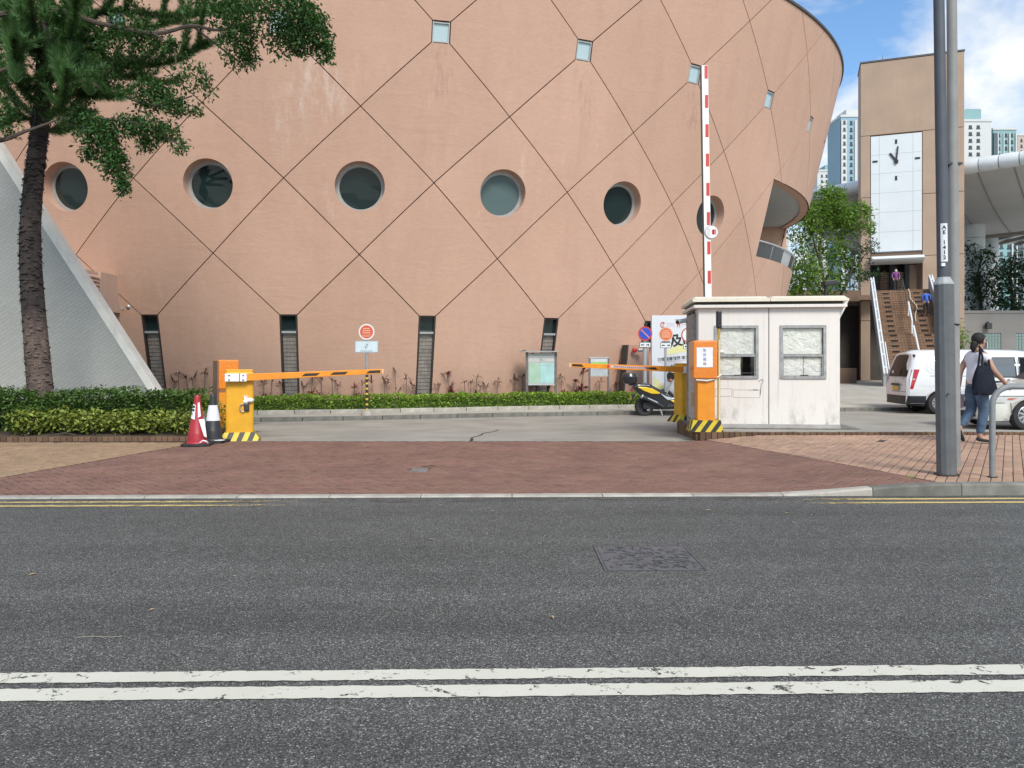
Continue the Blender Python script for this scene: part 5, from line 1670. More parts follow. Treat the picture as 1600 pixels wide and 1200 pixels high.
# ---- ferns in the planter, a shrub by the tower leg, a weed at the kerb
for k, (x, y) in enumerate(((18.1, 48.9), (18.9, 49.2), (19.8, 48.8), (20.6, 49.1), (17.2, 49.0))):
    T = thing('fern', ['second', 'third', 'fourth', 'fifth', 'first'][k] + ' dark green fern from the left in the planter by the stairs', 'fern', (x, y, .88), group='ferns in the planter')
    for q in range(13):
        a = random.uniform(0, 2 * pi); L = random.uniform(.7, 1.1); b = MB(); vs = []; n = 8
        for i in range(n + 1):
            s = i / n; r = L * s; z = 1.25 * L * s - .9 * L * s * s
            wd = .12 * sin(pi * min(1, s * .9 + .08)) * (1 if i % 2 else .45)
            vs += [(cos(a) * r - sin(a) * wd, sin(a) * r + cos(a) * wd, z), (cos(a) * r + sin(a) * wd, sin(a) * r - cos(a) * wd, z)]
        b.add(vs, [(2 * i, 2 * i + 1, 2 * i + 3, 2 * i + 2) for i in range(n)]); b.build('frond', m_fern, T)
T = thing('round_shrub', 'small green shrub beside the foot of the clock tower right leg', 'shrub', (31.0, 53.0, 0))
P = ell(1500, 532, 53.0, 14, 26, 420); V, F = leaves_np(P, .2, .45, .2); tag(tri_mesh('foliage', V - np.array(T.location), F, m_bright, T), kind='stuff')
MB().tube([(0, 0, 0), (0, 0, 2.6)], .06, 6).build('stem', m_bark2, T)
T = thing('weed_tuft', 'tiny tuft of weed growing at the apron corner near the lamp post', 'weed', (4.32, 8.28, gz(4.32)))
b = MB()
for k in range(26):
    a = random.uniform(0, 6.28); L = random.uniform(.03, .07); x, y = random.gauss(0, .03), random.gauss(0, .015)
    b.add([(x, y, 0), (x + .004, y, 0), (x + cos(a) * L * .6, y + sin(a) * L * .6, L * .7)], [(0, 1, 2)])
tag(b.build('blades', m_bright, T), kind='stuff')
# ================================================================ street furniture
m_yellow = mat('barrier_yellow', (0.70, 0.35, 0.014), .5, var=.10, vs=5, streak=.40, scol=(.30, .17, .03), bump=.1, bs=9, bd=.01)
m_orange = mat('barrier_orange', (0.74, 0.26, 0.014), .5, var=.10, vs=6, streak=.40, scol=(.36, .16, .04), bump=.1, bs=9, bd=.01)
m_wrap = NT('orange_plastic_wrap')
t = m_wrap
c = t.mix(t.noise(6, 5), (0.66, 0.17, 0.008), (0.80, 0.25, 0.02)); t.l(c, t.b.inputs['Base Color']); t.b.inputs['Roughness'].default_value = .28; t.b.inputs['Coat Weight'].default_value = .5
t.bump(t.noise(14, 6, .65, dist=1.5), .55, .02); m_wrap = t.m
t = NT('hazard_stripes')
sp = t.n('SeparateXYZ'); t.l(t.co(), sp.inputs[0])
k = t.math('FRACT', t.math('MULTIPLY', t.math('SUBTRACT', t.math('ADD', sp.outputs[0], t.math('MULTIPLY', sp.outputs[1], .8)), t.math('MULTIPLY', sp.outputs[2], .8)), 5.6))
f = t.math('GREATER_THAN', k, .5)
c = t.mix(f, (0.62, 0.46, 0.02), (0.02, 0.018, 0.016)); c = t.mix(t.math('MULTIPLY', t.ramp(t.noise(24, 5, .7), [(.55, 0), (.7, 1)]), .45), c, (.2, .17, .12))
t.l(c, t.b.inputs['Base Color']); t.b.inputs['Roughness'].default_value = .55
m_hazard = t.m
m_stripe = flat('black_stripe', (0.02, 0.017, 0.015), .45)
m_red = mat('sign_red', (0.52, 0.04, 0.03), .4, var=.06)
m_orred = mat('faded_red', (0.56, 0.10, 0.05), .5, var=.08)
m_lightor = flat('pale_print', (0.72, 0.42, 0.30), .6)
m_blue = mat('sign_blue', (0.02, 0.07, 0.45), .4, var=.05)
m_signw = mat('sign_white', (0.68, 0.69, 0.70), .45, var=.05, vs=8)
m_greypole = mat('grey_pole_paint', (0.32, 0.345, 0.37), .5, var=.12, vs=5, streak=.2)

def barrier(label, x, y, z, rz, arm_len, arm_dir, side, flip):
    B = thing('parking_barrier', label, 'barrier', (x, y, z), rz, 'yellow arm barriers at the gate')
    MB().box(-.23, .23, -.17, .17, .06, 1.22).build('cabinet', m_yellow, B, bevel=.035, seg=3)
    MB().box(-.225, .225, -.165, .165, 1.215, 1.245).build('lid', m_yellow, B, bevel=.012)
    b = MB(); b.box(-.19, .19, -.1735, -.1705, .14, .98); b.build('door_panel', m_yellow, B, bevel=.001)
    h = MB()
    P = [(-.36, -.26, 0), (.36, -.26, 0), (.36, .26, 0), (-.36, .26, 0), (-.25, -.19, .15), (.25, -.19, .15), (.25, .19, .15), (-.25, .19, .15)]
    h.add(P, [(0, 3, 2, 1), (4, 5, 6, 7), (0, 1, 5, 4), (1, 2, 6, 5), (2, 3, 7, 6), (3, 0, 4, 7)]); h.build('base_plate', m_hazard, B)
    s = 1 if arm_dir > 0 else -1
    za = 1.10
    a0 = -.02 * s
    A = MB().prism([(a0, za - .058), (s * arm_len, za + .068), (s * arm_len, za + .150), (a0, za + .068)], -.262, -.205, 'y').build('arm', m_orange, B, bevel=.006)
    for q in ([.42, .62, .88] if s > 0 else [.30, .92]):
        u = q * arm_len; L = .26; zc = za + .005 + .103 * q
        if q > .85: u = arm_len - .30
        MB().prism([(s * u, zc - .024), (s * (u + L), zc - .015), (s * (u + L + .06 * (0 if q > .85 else 1)), zc + .033), (s * (u + .06), zc + .024)], -.2650, -.2626, 'y').build('stripe', m_stripe, A)
    MB().box(min(s * (arm_len), s * (arm_len + .012)), max(s * arm_len, s * (arm_len + .012)), -.264, -.203, za + .066, za + .152).build('end_cap', m_white, A)
    MB().box(-.24, .12, -.29, -.18, za - .065, za + .075).build('arm_clamp', m_white, B, bevel=.012)
    for q in (-.17, .06):
        for zz in (za - .035, za + .045): MB().lathe([(.014, 0), (.014, .008)], 8, Matrix.Translation((q, -.289, zz)) @ Matrix.Rotation(radians(90), 4, 'X')).build('bolt', m_dkmetal, B)
    MB().box(-.005, .006, -.2925, -.178, za - .067, za + .077).build('clamp_seam', m_stripe, B)
    return B
BL = barrier('yellow parking barrier with its arm lowered, beside the traffic cones', -4.80, 13.55, .0, radians(18), 2.47, 1, 0, 0)
# cloth-wrapped lock on the left cabinet
MB().box(.07, .16, -.225, -.17, .52, .66).build('lock_box', m_dkmetal, BL, bevel=.02)
MB().tube([(.05 + .05 * cos(a), -.205, .58 + .07 * sin(a)) for a in [i * .5 for i in range(13)]], .009, 6).build('lock_ring', m_steel, BL)
b = MB(); b.ball((.16, -.20, .71), .06, 9, 6, sq=(1.3, .8, .7)).ball((.10, -.21, .69), .045, 8, 6, sq=(1, .8, .9))
for k in range(5): b.tube([(.09, -.2, .72), (.06 + .02 * k, -.22, .79 + .01 * (k % 2))], [.012, .003], 4)
tag(b.build('tied_cloth', m_paper, BL), kind='stuff')
BR = barrier('yellow parking barrier with its arm lowered, beside the white booth', 3.74, 16.4, .11, radians(18), 2.80, -1, 0, 0)
m_pinkprint = flat('faded_pink_print', (0.55, 0.33, 0.38), .6)
MB().prism([(-1.92, 1.158), (-1.02, 1.122), (-1.02, 1.166), (-1.92, 1.202)], -.2650, -.2626, 'y').build('print_strip', mat('pale_lilac_strip', (.58, .50, .55), .6), BR)
b = MB()
for k in range(17): b.box(-1.84 + k * .047, -1.84 + k * .047 + .03, -.2668, -.2652, 1.164 - .0019 * k, 1.190 - .0019 * k)
tag(b.build('lettering', flat('strip_print', (.22, .10, .14), .6), BR), kind='stuff')
MB().lathe([(.028, 0), (.028, .002)], 14, Matrix.Translation((-1.97, -.2628, 1.182)) @ Matrix.Rotation(radians(90), 4, 'X')).build('red_dot', m_red, BR)

# wrapped ticket machines ---------------------------------------------------------
TL = thing('ticket_machine', 'ticket machine wrapped in orange plastic behind the left barrier cabinet', 'ticket machine', (-5.53, 14.85, .0), radians(33), 'wrapped ticket machines')
MB().box(-.17, .17, -.2, .2, .0, .80).build('pedestal', m_orange, TL, bevel=.012)
MB().box(-.175, .195, -.205, .225, .86, 1.42).build('wrapped_head', m_wrap, TL, bevel=.02)
MB().box(-.168, .18, -.2, .21, .80, .86).build('tape_band', mat('brown_tape', (.28, .12, .05), .5), TL)
MB().box(-.198, -.176, -.19, .20, .0, 1.40).build('side_panel', mat('dark_brown_side', (.20, .11, .07), .7, var=.25), TL)  # left side in a darker brown than the wrapped front
MB().box(.02, .05, -.2035, -.2005, .58, .68).build('card_slot', m_stripe, TL)
MB().box(.197, .2, -.05, .08, 1.0, 1.16).build('side_slot', m_stripe, TL)
TR_ = thing('ticket_machine', 'orange wrapped ticket machine with a white notice in front of the booth', 'ticket machine', (3.37, 13.50, IZ), radians(-4), 'wrapped ticket machines')
MB().box(-.13, .17, -.13, .17, .15, .98).build('pedestal', m_orange, TR_, bevel=.012)
MB().box(-.21, .20, -.19, .17, .92, 1.585).build('wrapped_head', m_wrap, TR_, bevel=.022, seg=3)
MB().box(-.145, .185, -.145, .185, .90, .935).build('tape_band', m_trim, TR_)
b = MB(); P = [(-.27, -.21, 0), (.30, -.21, 0), (.30, .22, 0), (-.27, .22, 0), (-.21, -.20, .20), (.26, -.19, .20), (.26, .18, .20), (-.21, .18, .20)]
b.add(P, [(0, 3, 2, 1), (4, 5, 6, 7), (0, 1, 5, 4), (1, 2, 6, 5), (2, 3, 7, 6), (3, 0, 4, 7)]); b.build('base_plate', m_hazard, TR_)
n_ = MB().grid(lambda u, v: (-.155 + .275 * u, -.1955 - .004 * sin(5 * u + 3 * v) ** 2, 1.12 + .345 * v), 8, 8).build('notice', m_paper, TR_)
m_purple = flat('purple_print', (.20, .17, .42), .7)
for k, ch in enumerate('暫停服務'): text(ch, .058, m_purple if k < 3 else flat('maroon_print', (.35, .12, .16)), n_, front(-.018, -.2005, 1.41 - k * .078), ext=.0004)
b = MB()
b.tube([(-.16, -.16, .90), (.02, -.165, .885), (.19, -.15, .92), (.21, .0, .93)], .016, 6).tube([(.10, -.16, .90), (.24, -.11, .96), (.29, -.06, .99)], .012, 5)
b.build('white_tie', m_trim, TR_)
PO = thing('yellow_pole', 'thin yellow wrapped pole with a black sensor head beside the orange ticket machine', 'pole', (3.625, 13.46, IZ))
MB().tube([(0, 0, 0), (0, 0, 1.86)], .024, 10).build('post', mat('mustard_wrap', (.42, .29, .05), .6, var=.2, vs=9), PO, smooth=True)
MB().box(-.012, .012, -.028, -.02, .12, 1.6).build('light_strip', flat('pale_yellow', (.68, .60, .35)), PO)
MB().box(-.045, .045, -.045, .045, 1.80, 2.11).build('sensor_head', m_black, PO, bevel=.02)
MB().lathe([(.05, 0), (.05, .04)], 12).build('foot', m_dkmetal, PO)

# booth -----------------------------------------------------------------------------
BZ = 2.2
BO = thing('guard_booth', 'dirty white guard booth with two papered windows and cream roof', 'booth', (3.43, 14.12, IZ), radians(-6))
t = NT('booth_white')
sp = t.n('SeparateXYZ'); t.l(t.co(), sp.inputs[0])
low = t.n('MapRange'); low.inputs['From Min'].default_value = .85; low.inputs['From Max'].default_value = .0; t.l(sp.outputs[2], low.inputs[0])
mould = t.ramp(t.noise(1.0, 7, .72, sc3=(5, 5, 2.0)), [(.50, 0), (.66, 1)])
fac = t.math('MULTIPLY', mould, t.math('POWER', low.outputs[0], 1.6))
run = t.math('MULTIPLY', t.ramp(t.noise(1.0, 5, .7, sc3=(16, 16, .5)), [(.56, 0), (.76, 1)]), .38)
c = t.mix(t.noise(1.5, 4), (.66, .615, .575), (.74, .70, .655)); c = t.mix(t.math('MAXIMUM', t.math('MULTIPLY', fac, .75), run), c, (.20, .185, .18))
t.l(c, t.b.inputs['Base Color']); t.b.inputs['Roughness'].default_value = .55; t.bump(t.noise(6, 3), .08, .01)
m_booth = t.m
m_cream = mat('cream_roof', (.72, .66, .54), .6, var=.06, vs=2, streak=.3, scol=(.35, .3, .22))
W2, DP = 2.5, 1.65
wins = ((.30, 1.05), (1.47, 2.24)); z0w, z1w = .93, 1.86
def wall_with(u0, u1, win):
    a, b_ = win
    m = MB()
    for (x0, x1, za, zb) in ((u0, a, .08, BZ), (b_, u1, .08, BZ), (a, b_, .08, z0w), (a, b_, z1w, BZ)): m.box(x0, x1, 0, .06, za, zb)
    return m
for (u0, u1, wn) in ((.0, 1.247, wins[0]), (1.263, W2, wins[1])):
    a, b_ = wn
    xs_ = [u0, a, b_, u1]; zs_ = [.08, z0w, z1w, BZ]
    m = MB(); V = {}
    for dep in (0, .06):
        for i, x in enumerate(xs_):
            for j, z in enumerate(zs_): V[(i, j, dep)] = len(m.v); m.v.append((x, dep, z))
    for i in range(3):
        for j in range(3):
            if (i, j) == (1, 1): continue
            m.f.append((V[(i, j, 0)], V[(i + 1, j, 0)], V[(i + 1, j + 1, 0)], V[(i, j + 1, 0)])); m.mi.append(0)
            m.f.append((V[(i, j, .06)], V[(i, j + 1, .06)], V[(i + 1, j + 1, .06)], V[(i + 1, j, .06)])); m.mi.append(0)
    for (p, q) in (((1, 1), (2, 1)), ((2, 1), (2, 2)), ((2, 2), (1, 2)), ((1, 2), (1, 1)), ((0, 0), (0, 3)), ((3, 3), (3, 0))):
        m.f.append((V[(*p, 0)], V[(*q, 0)], V[(*q, .06)], V[(*p, .06)])); m.mi.append(0)
    m.build('wall_panel', m_booth, BO)
MB().box(1.249, 1.261, .012, .05, .08, BZ).build('seam', m_dkmetal, BO)
MB().box(W2 - .06, W2 + .001, .062, DP, .08, BZ).build('side_wall', m_booth, BO)
MB().box(.06, W2 - .06, DP - .06, DP, .08, BZ).build('rear_wall', m_booth, BO)
MB().box(-.01, W2 + .01, -.012, DP, .012, .082).build('base_rail', mat('booth_base', (.36, .34, .33), .7, var=.2), BO)
MB().box(-.12, W2 + .35, -.03, DP + .1, -.02, .012).build('plinth', m_kerbdark, BO)
MB().box(.1, W2 - .1, .1, DP - .1, 1.0, 1.02).build('interior_shelf', m_dkmetal, BO)
m_inside = mat('booth_inside', (.06, .055, .05), .9)
MB().box(.07, W2 - .07, .75, .8, .1, BZ - .05).build('interior_screen', m_inside, BO)
m_clear = glass_clear('booth_pane', (.99, .99, .98), .10)
m_crum = NT('crumpled_paper'); t = m_crum
t.l(t.mix(t.noise(3, 4), (.66, .67, .65), (.80, .81, .79)), t.b.inputs['Base Color']); t.b.inputs['Roughness'].default_value = .75
t.bump(t.noise(9, 6, .6, dist=2.0), .9, .05); m_crum = t.m
m_wal = mat('weathered_aluminium', (.33, .33, .325), .5, metal=.3, var=.25, vs=12, streak=.5)
for wi, (a, b_) in enumerate(wins):
    f = MB()
    for (x0, x1, za, zb, p) in ((a - .02, a + .03, z0w - .02, z1w + .02, .022), (b_ - .03, b_ + .02, z0w - .02, z1w + .02, .022), (a + .03, b_ - .03, z1w - .03, z1w + .02, .022), (a + .03, b_ - .03, z0w - .02, z0w + .03, .026)):
        f.box(x0, x1, -p, .05, za, zb)
    F_ = f.build('window', m_wal, BO)
    zm = z0w + .40
    MB().box(a + .03, b_ - .03, -.012, .045, zm - .02, zm + .025).build('mid_rail', m_wal, F_)
    s_ = MB()
    for (x0, x1) in ((a + .03, a + .05), (b_ - .05, b_ - .03)): MB().box(x0, x1, .0, .04, z0w + .03, zm - .02).build('sash_stile', m_wal, F_)
    MB().box(a + .03, b_ - .03, .018, .022, zm + .02, z1w - .03).build('pane', m_clear, F_)
    MB().box(a + .05, b_ - .05, .024, .028, z0w + .03, zm - .02).build('pane', m_clear, F_)
    hw = (b_ - a) - .08
    sheets = [(a + .04, b_ - .04, zm + .03, z1w - .04)]
    sheets += [(a + .05, b_ - .29, z0w + .04, zm - .03)] if wi == 0 else [(a + .05, a + .40, z0w + .035, zm - .03), (a + .41, b_ - .05, z0w + .035, zm - .035)]
    for (x0, x1, za, zb) in sheets:
        MB().grid(lambda u, v: (x0 + (x1 - x0) * u + .004 * sin(9 * v), .042 + .007 * sin(11 * u + 5 * v + wi) * sin(7 * v - 3 * u), za + (zb - za) * v), 14, 12).build('paper_sheet', m_crum, F_, smooth=True)
    MB().box(a + .33, a + .47, -.03, -.026, z0w + .035, z0w + .05).build('latch', m_black, F_)
    if wi == 0:
        MB().box(a + .03, a + .17, .012, .016, zm + .06, zm + .11).build('sticker', m_paper, F_)
# outlines left by removed plates, adhesive residue
m_res = mat('adhesive_residue', (.30, .275, .26), .8, var=.4, vs=30)
for (x0, x1, za, zb) in ((.30, .60, .58, .72), (.62, 1.10, .56, .70)):
    for (p, q, r, s) in ((x0, x1, za, za + .006), (x0, x1, zb, zb + .006), (x0, x0 + .005, za, zb), (x1 - .006, x1, za, zb)):
        MB().box(p, q, -.0025, .001, r, s).build('residue_line', m_res, BO)
MB().box(.97, 1.06, -.003, .001, .695, .71).build('sticker', m_ink, BO); MB().box(.90, .955, -.003, .001, .695, .707).build('sticker', m_res, BO)
b = MB(); b.tube([(1.07, -.01, .86), (1.13, -.012, .90), (1.16, -.01, .885), (1.12, -.01, .80), (1.105, -.01, .62)], .005, 5); b.build('loose_wire', m_res, BO)
# roof: fascia, shadow gap, two cream halves with rounded edges
OV = .10
MB().box(-OV, W2 + OV, -OV, DP + OV, BZ, BZ + .055).build('fascia', m_booth, BO, bevel=.006)
MB().box(-.04, W2 + .04, -.04, DP + .04, BZ + .055, BZ + .11).build('shadow_gap', m_inside, BO)
for (x0, x1) in ((-OV - .02, 1.25), (1.262, W2 + OV + .02)):
    MB().grid(lambda u, v: (0, 0, 0), 1, 1)
    b = MB(); n = 16
    rings = []
    for i in range(n + 1):
        v = i / n; y = -OV - .03 + (DP + 2 * OV + .06) * v
        e = min(v, 1 - v) * 2; h = .06 + .045 * min(1, e * 6) ** .5
        x0b, x1b = x0, x1
        rings.append([(x0b, y, BZ + .11), (x1b, y, BZ + .11), (x1b, y, BZ + .11 + h * .55), (x1b - .05, y, BZ + .11 + h), (x0b + .05, y, BZ + .11 + h), (x0b, y, BZ + .11 + h * .55)])
    b.loft(rings); b.build('roof_half', m_cream, BO)
b = MB(); b.prism([(W2 + .03, BZ - .20), (W2 + .14, BZ + .02), (W2 + .20, BZ + .17), (W2 + .12, BZ + .17), (W2 + .02, BZ + .06)], .1, DP, 'y'); b.build('roof_gusset', m_booth, BO)
# left side: door with strips, plates and a louvred box
MB().box(-.001, .06, .062, .45, .08, BZ).build('side_wall', m_booth, BO)
MB().box(.0, .05, .46, DP - .12, .10, BZ - .1).build('door', mat('faded_door', (.52, .46, .42), .6, var=.15, vs=5, streak=.6), BO)
MB().box(-.02, .06, DP - .12, DP, .08, BZ).build('door_post', m_wal, BO)
MB().box(-.02, .05, .43, .47, .08, BZ - .1).build('door_post', m_wal, BO)
MB().box(-.045, .0, .60, .66, .95, 1.2).build('door_handle', m_black, BO, bevel=.01)
MB().box(-.07, .0, .30, 1.30, 1.62, 2.12).build('louvred_box', mat('dull_grey_box', (.27, .25, .235), .6, var=.2, vs=8, streak=.6), BO, bevel=.008)
MB().box(-.006, .0, .62, 1.02, .35, .62).build('notice_plate', mat('tan_plate', (.45, .30, .16), .7, var=.3, vs=14), BO)
for k in range(4): MB().box(-.006, .0, .55, 1.15, .68 + .12 * k, .76 + .12 * k).build('notice_plate', mat('pink_plate', (.48, .37, .34), .7, var=.2, vs=20), BO)
CC = thing('security_camera', 'white bullet security camera on the corner of the guard booth', 'camera', (3.52, 15.4, 2.18))
MB().tube([(.06, .1, -.05), (-.02, .05, 0), (-.06, 0, .03)], .018, 6).build('bracket', m_white, CC)
MB().tube([(.02, 0, .05), (-.20, -.05, .0)], .045, 12).build('housing', m_white, CC, smooth=True)
MB().tube([(-.20, -.05, .0), (-.235, -.058, -.008)], .038, 12).build('lens', m_black, CC)
MB().box(-.24, .03, -.07, .04, .045, .056).build('hood', m_white, CC)

# raised red and white arm -------------------------------------------------------------
RA = thing('raised_barrier', 'red and white barrier arm raised upright behind the guard booth', 'barrier', (4.5, 17.25, .0))
MB().box(-.42, .02, .06, .44, 0, 1.15).build('cabinet', m_orange, RA, bevel=.03)
ZT = 8.05; xl = lambda z: -.06 - (z - 1.0) * .0155
b = MB(); b.prism([(xl(.8) - .075, .8), (xl(.8) + .075, .8), (xl(ZT) + .072, ZT), (xl(ZT) - .072, ZT)], 0, .04, 'y'); AR = b.build('arm', m_white, RA)
b = MB(); b.prism([(xl(.8) - .10, .8), (xl(.8) - .0752, .8), (xl(ZT) - .0722, ZT), (xl(ZT) - .098, ZT)], -.006, .05, 'y'); b.build('rubber_edge', m_black, RA)
z = ZT - .30
while z > 1.2:
    MB().prism([(xl(z) - .012, z), (xl(z) + .062, z), (xl(z) + .062, z + .29), (xl(z) - .012, z + .29)], -.004, -.0005, 'y').build('red_block', m_red, AR); z -= .658
sg = MB().lathe([(.15, 0), (.15, .012)], 28, Matrix.Translation((xl(4.3) + .09, -.012, 4.30)) @ Matrix.Rotation(radians(90), 4, 'X')).build('stop_disc', mat('disc_rim', (.33, .22, .25), .5), RA)
MB().lathe([(.138, 0), (.138, .004)], 28, Matrix.Translation((xl(4.3) + .09, -.0245, 4.30)) @ Matrix.Rotation(radians(90), 4, 'X')).build('disc_face', m_signw, sg)
text('STOP', .075, flat('stop_print', (.30, .26, .30)), sg, Matrix.Translation((xl(4.3) + .025, -.0295, 4.30)) @ Matrix.Rotation(radians(-90), 4, 'Y') @ FRONT)
b = MB(); hx = xl(4.3) + .125
for k, (dx, dz_) in enumerate(((0, 0), (.03, .045), (.035, .015), (.035, -.015), (.03, -.045))):
    b.box(hx - .03 + dx * (k > 0) * .6, hx + .03 + dx, -.0308, -.0288, 4.30 + dz_ - (.05 if k == 0 else .011), 4.30 + dz_ + (.05 if k == 0 else .011)) if k else b.box(hx - .03, hx + .012, -.0308, -.0288, 4.25, 4.35)
tag(b.build('hand_symbol', m_red, sg), kind='stuff')

# traffic cones -----------------------------------------------------------------------
def cone_thing(label, x, y, m, rz):
    T = thing('traffic_cone', label, 'traffic cone', (x, y, gz(x) + .002), rz, 'traffic cones by the left barrier')
    MB().prism([(-.22 + .05, -.22), (.22 - .05, -.22), (.22, -.17), (.22, .17), (.17, .22), (-.17, .22), (-.22, .17), (-.22, -.17)], 0, .045, 'z').build('base', m_rubber, T, bevel=.012)
    MB().lathe([(.175, .04), (.165, .06), (.15, .075), (.140, .20), (.1385, .205), (.136, .21), (.045, .76), (.043, .80), (.034, .815), (.03, .81)], 28).build('body', m, T, smooth=True)
    return T
def wrapsheet(T, name, a0, a1, z0, z1, m, off=.004, ragged=0):
    rad = lambda z: .140 + (.045 - .140) * (z - .20) / .56 + off
    MB().grid(lambda u, v: (lambda a, z: (rad(z) * cos(a), rad(z) * sin(a), z))(a0 + (a1 - a0) * u, z0 + (z1 - z0) * v + ragged * (u - .5) * .1), 14, 4).build(name, m, T, smooth=True)
m_conered = mat('cone_red', (.36, .018, .028), .45, var=.12, vs=6)
m_coneblk = mat('cone_black', (.022, .023, .027), .5, var=.2, vs=6)
m_tape = mat('reflective_white', (.70, .70, .76), .4, var=.04, vs=10)
R1 = cone_thing('red traffic cone with white paper stuck on it in front of the black cone', -5.10, 12.45, m_conered, .15)
wrapsheet(R1, 'paper', -2.55, -1.72, .44, .67, m_paper, .005, -.25)
wrapsheet(R1, 'paper', -1.25, -.75, .47, .70, m_paper, .005, .2)
b = MB(); b.add([(.05, -.128, .43), (.125, -.075, .44), (.168, -.10, .14), (.135, -.145, .16)], [(0, 1, 2, 3)]); b.build('loose_paper', m_paper, R1)
b = MB(); b.tube([(.08, -.17, .06), (.13, -.19, .10), (.18, -.16, .08), (.19, -.13, .05)], .012, 6); b.build('white_cord', m_paper, R1)
for k in range(3):
    b = MB(); a = -2.12; zz = .63 - .055 * k; r_ = .140 + (.045 - .140) * (zz - .20) / .56 + .007
    b.box(-.022, .022, -.001, .001, -.016, .016).box(-.022, .022, -.001, .001, .020, .024) if k < 2 else b.box(-.022, -.012, -.001, .001, -.03, .02).box(-.012, .022, -.001, .001, -.03, -.02)
    o = b.build('lettering', m_ink, R1); o.location = (r_ * cos(a), r_ * sin(a), zz); o.rotation_euler = (0, 0, a + pi / 2); tag(o, kind='stuff')
R2 = cone_thing('black traffic cone with a broad white band behind the red cone', -5.04, 12.95, m_coneblk, -.1)
wrapsheet(R2, 'white_band', 0, 2 * pi, .37, .63, m_tape, .004)
MB().box(.10, .24, -.16, -.06, .046, .056).build('paper', m_paper, R2)

# road signs ----------------------------------------------------------------------------
DISC = Matrix.Rotation(radians(90), 4, 'X')
def disc(r, y, z, m, name, parent, th=.006):
    return MB().lathe([(r, 0), (r, th)], 32, Matrix.Translation((0, y, z)) @ DISC).build(name, m, parent)
t = NT('yellow_black_bands')
sp = t.n('SeparateXYZ'); t.l(t.co(), sp.inputs[0])
t.l(t.mix(t.math('GREATER_THAN', t.math('FRACT', t.math('MULTIPLY', sp.outputs[2], 7.4)), .36), (.62, .42, .04), (.03, .022, .018)), t.b.inputs['Base Color']); t.b.inputs['Roughness'].default_value = .6
m_bands = t.m
S1 = thing('road_sign', 'round red notice sign on a yellow and black banded pole beyond the left barrier', 'sign', (-3.76, 19.9, .0))
MB().tube([(0, 0, 1.06), (0, 0, 2.1)], .034, 12).build('pole', m_steel, S1, smooth=True)
MB().tube([(0, 0, .08), (0, 0, 1.06)], .036, 12).build('banded_sleeve', m_bands, S1, smooth=True)
b = MB(); b.lathe([(.16, -.02), (.15, .08), (.11, .13), (.05, .15)], 12); b.build('concrete_foot', m_kerb, S1, smooth=True)
f = disc(.205, -.04, 2.17, m_signw, 'sign_disc', S1)
disc(.170, -.0465, 2.17, m_orred, 'red_face', f, .003)
b = MB()
for (zz, wd, n) in ((2.255, .17, 4), (2.20, .20, 4), (2.145, .20, 5), (2.085, .24, 7), (2.055, .2, 6)):
    for k in range(n):
        x = -wd / 2 + wd * k / n; b.box(x, x + wd / n * .78, -.0512, -.0497, zz - (.014 if zz > 2.1 else .007), zz + (.014 if zz > 2.1 else .007))
tag(b.build('lettering', m_lightor, f), kind='stuff')
m_paleb = mat('pale_blue_plate', (.55, .64, .68), .5, var=.06, vs=7)
p = MB().box(-.305, .305, -.045, -.035, 1.63, 1.94).build('plate', m_greypole, S1)
MB().box(-.285, .285, -.049, -.045, 1.65, 1.92).build('plate_face', m_paleb, p)
b = MB()
for q in range(5):
    a0 = q * 2 * pi / 5 + .4
    b.tube([(.015 * cos(a0) * (1 + 1.1 * s), -.050, 1.805 + .02 * sin(a0) * (1 + 1.1 * s) + .03 * s * sin(a0 + s)) for s in (0, .5, 1, 1.6)], [.006, .014, .016, .004], 5)
tag(b.build('emblem', flat('plate_print', (.30, .36, .39), .6), p), kind='stuff')
b = MB()
for k in range(7): b.box(-.155 + k * .045, -.125 + k * .045, -.0508, -.0495, 1.665, 1.685)
tag(b.build('lettering', flat('plate_print_dark', (.16, .20, .23), .6), p), kind='stuff')

def arrowplate(S, z, y=-.045):
    p = MB().box(-.16, .16, y, y + .008, z - .075, z + .075).build('arrow_plate', m_ink, S)
    MB().box(-.147, .147, y - .003, y, z - .063, z + .063).build('plate_face', m_signw, p)
    for s in (-1, 1):
        MB().prism([(s * .125, z), (s * .085, z + .035), (s * .085, z + .013), (s * .025, z + .013), (s * .025, z - .013), (s * .085, z - .013), (s * .085, z - .035)], y - .0055, y - .0034, 'y').build('arrow', m_ink, p)
S2 = thing('road_sign', 'blue and red no parking sign with arrow plate nearest the scooter', 'sign', (3.79, 21.92, .0))
MB().tube([(0, 0, 0), (0, 0, 2.1)], .055, 12).build('pole', m_greypole, S2, smooth=True)
f = disc(.205, -.06, 2.20, m_red, 'sign_disc', S2); disc(.165, -.0665, 2.20, m_blue, 'blue_face', f, .003)
MB().box(-.168, .168, -.0715, -.0697, -.017, .017, Matrix.Translation((0, 0, 2.20)) @ Matrix.Rotation(radians(45), 4, 'Y')).build('red_bar', mat('pale_red', (.60, .20, .18), .5), f)
arrowplate(S2, 1.88, -.065)
MB().box(-.03, .055, -.05, -.03, 2.43, 2.50).build('top_tag', m_ink, S2)
S3 = thing('road_sign', 'faded orange-red round sign before the white event board', 'sign', (4.40, 22.0, .0))
MB().tube([(0, 0, 0), (0, 0, 2.1)], .036, 12).build('pole', m_greypole, S3, smooth=True)
f = disc(.205, -.045, 2.19, mat('faded_rim', (.62, .42, .34), .5), 'sign_disc', S3); disc(.175, -.0515, 2.19, mat('faded_orange', (.58, .15, .05), .5), 'red_face', f, .003)
b = MB()
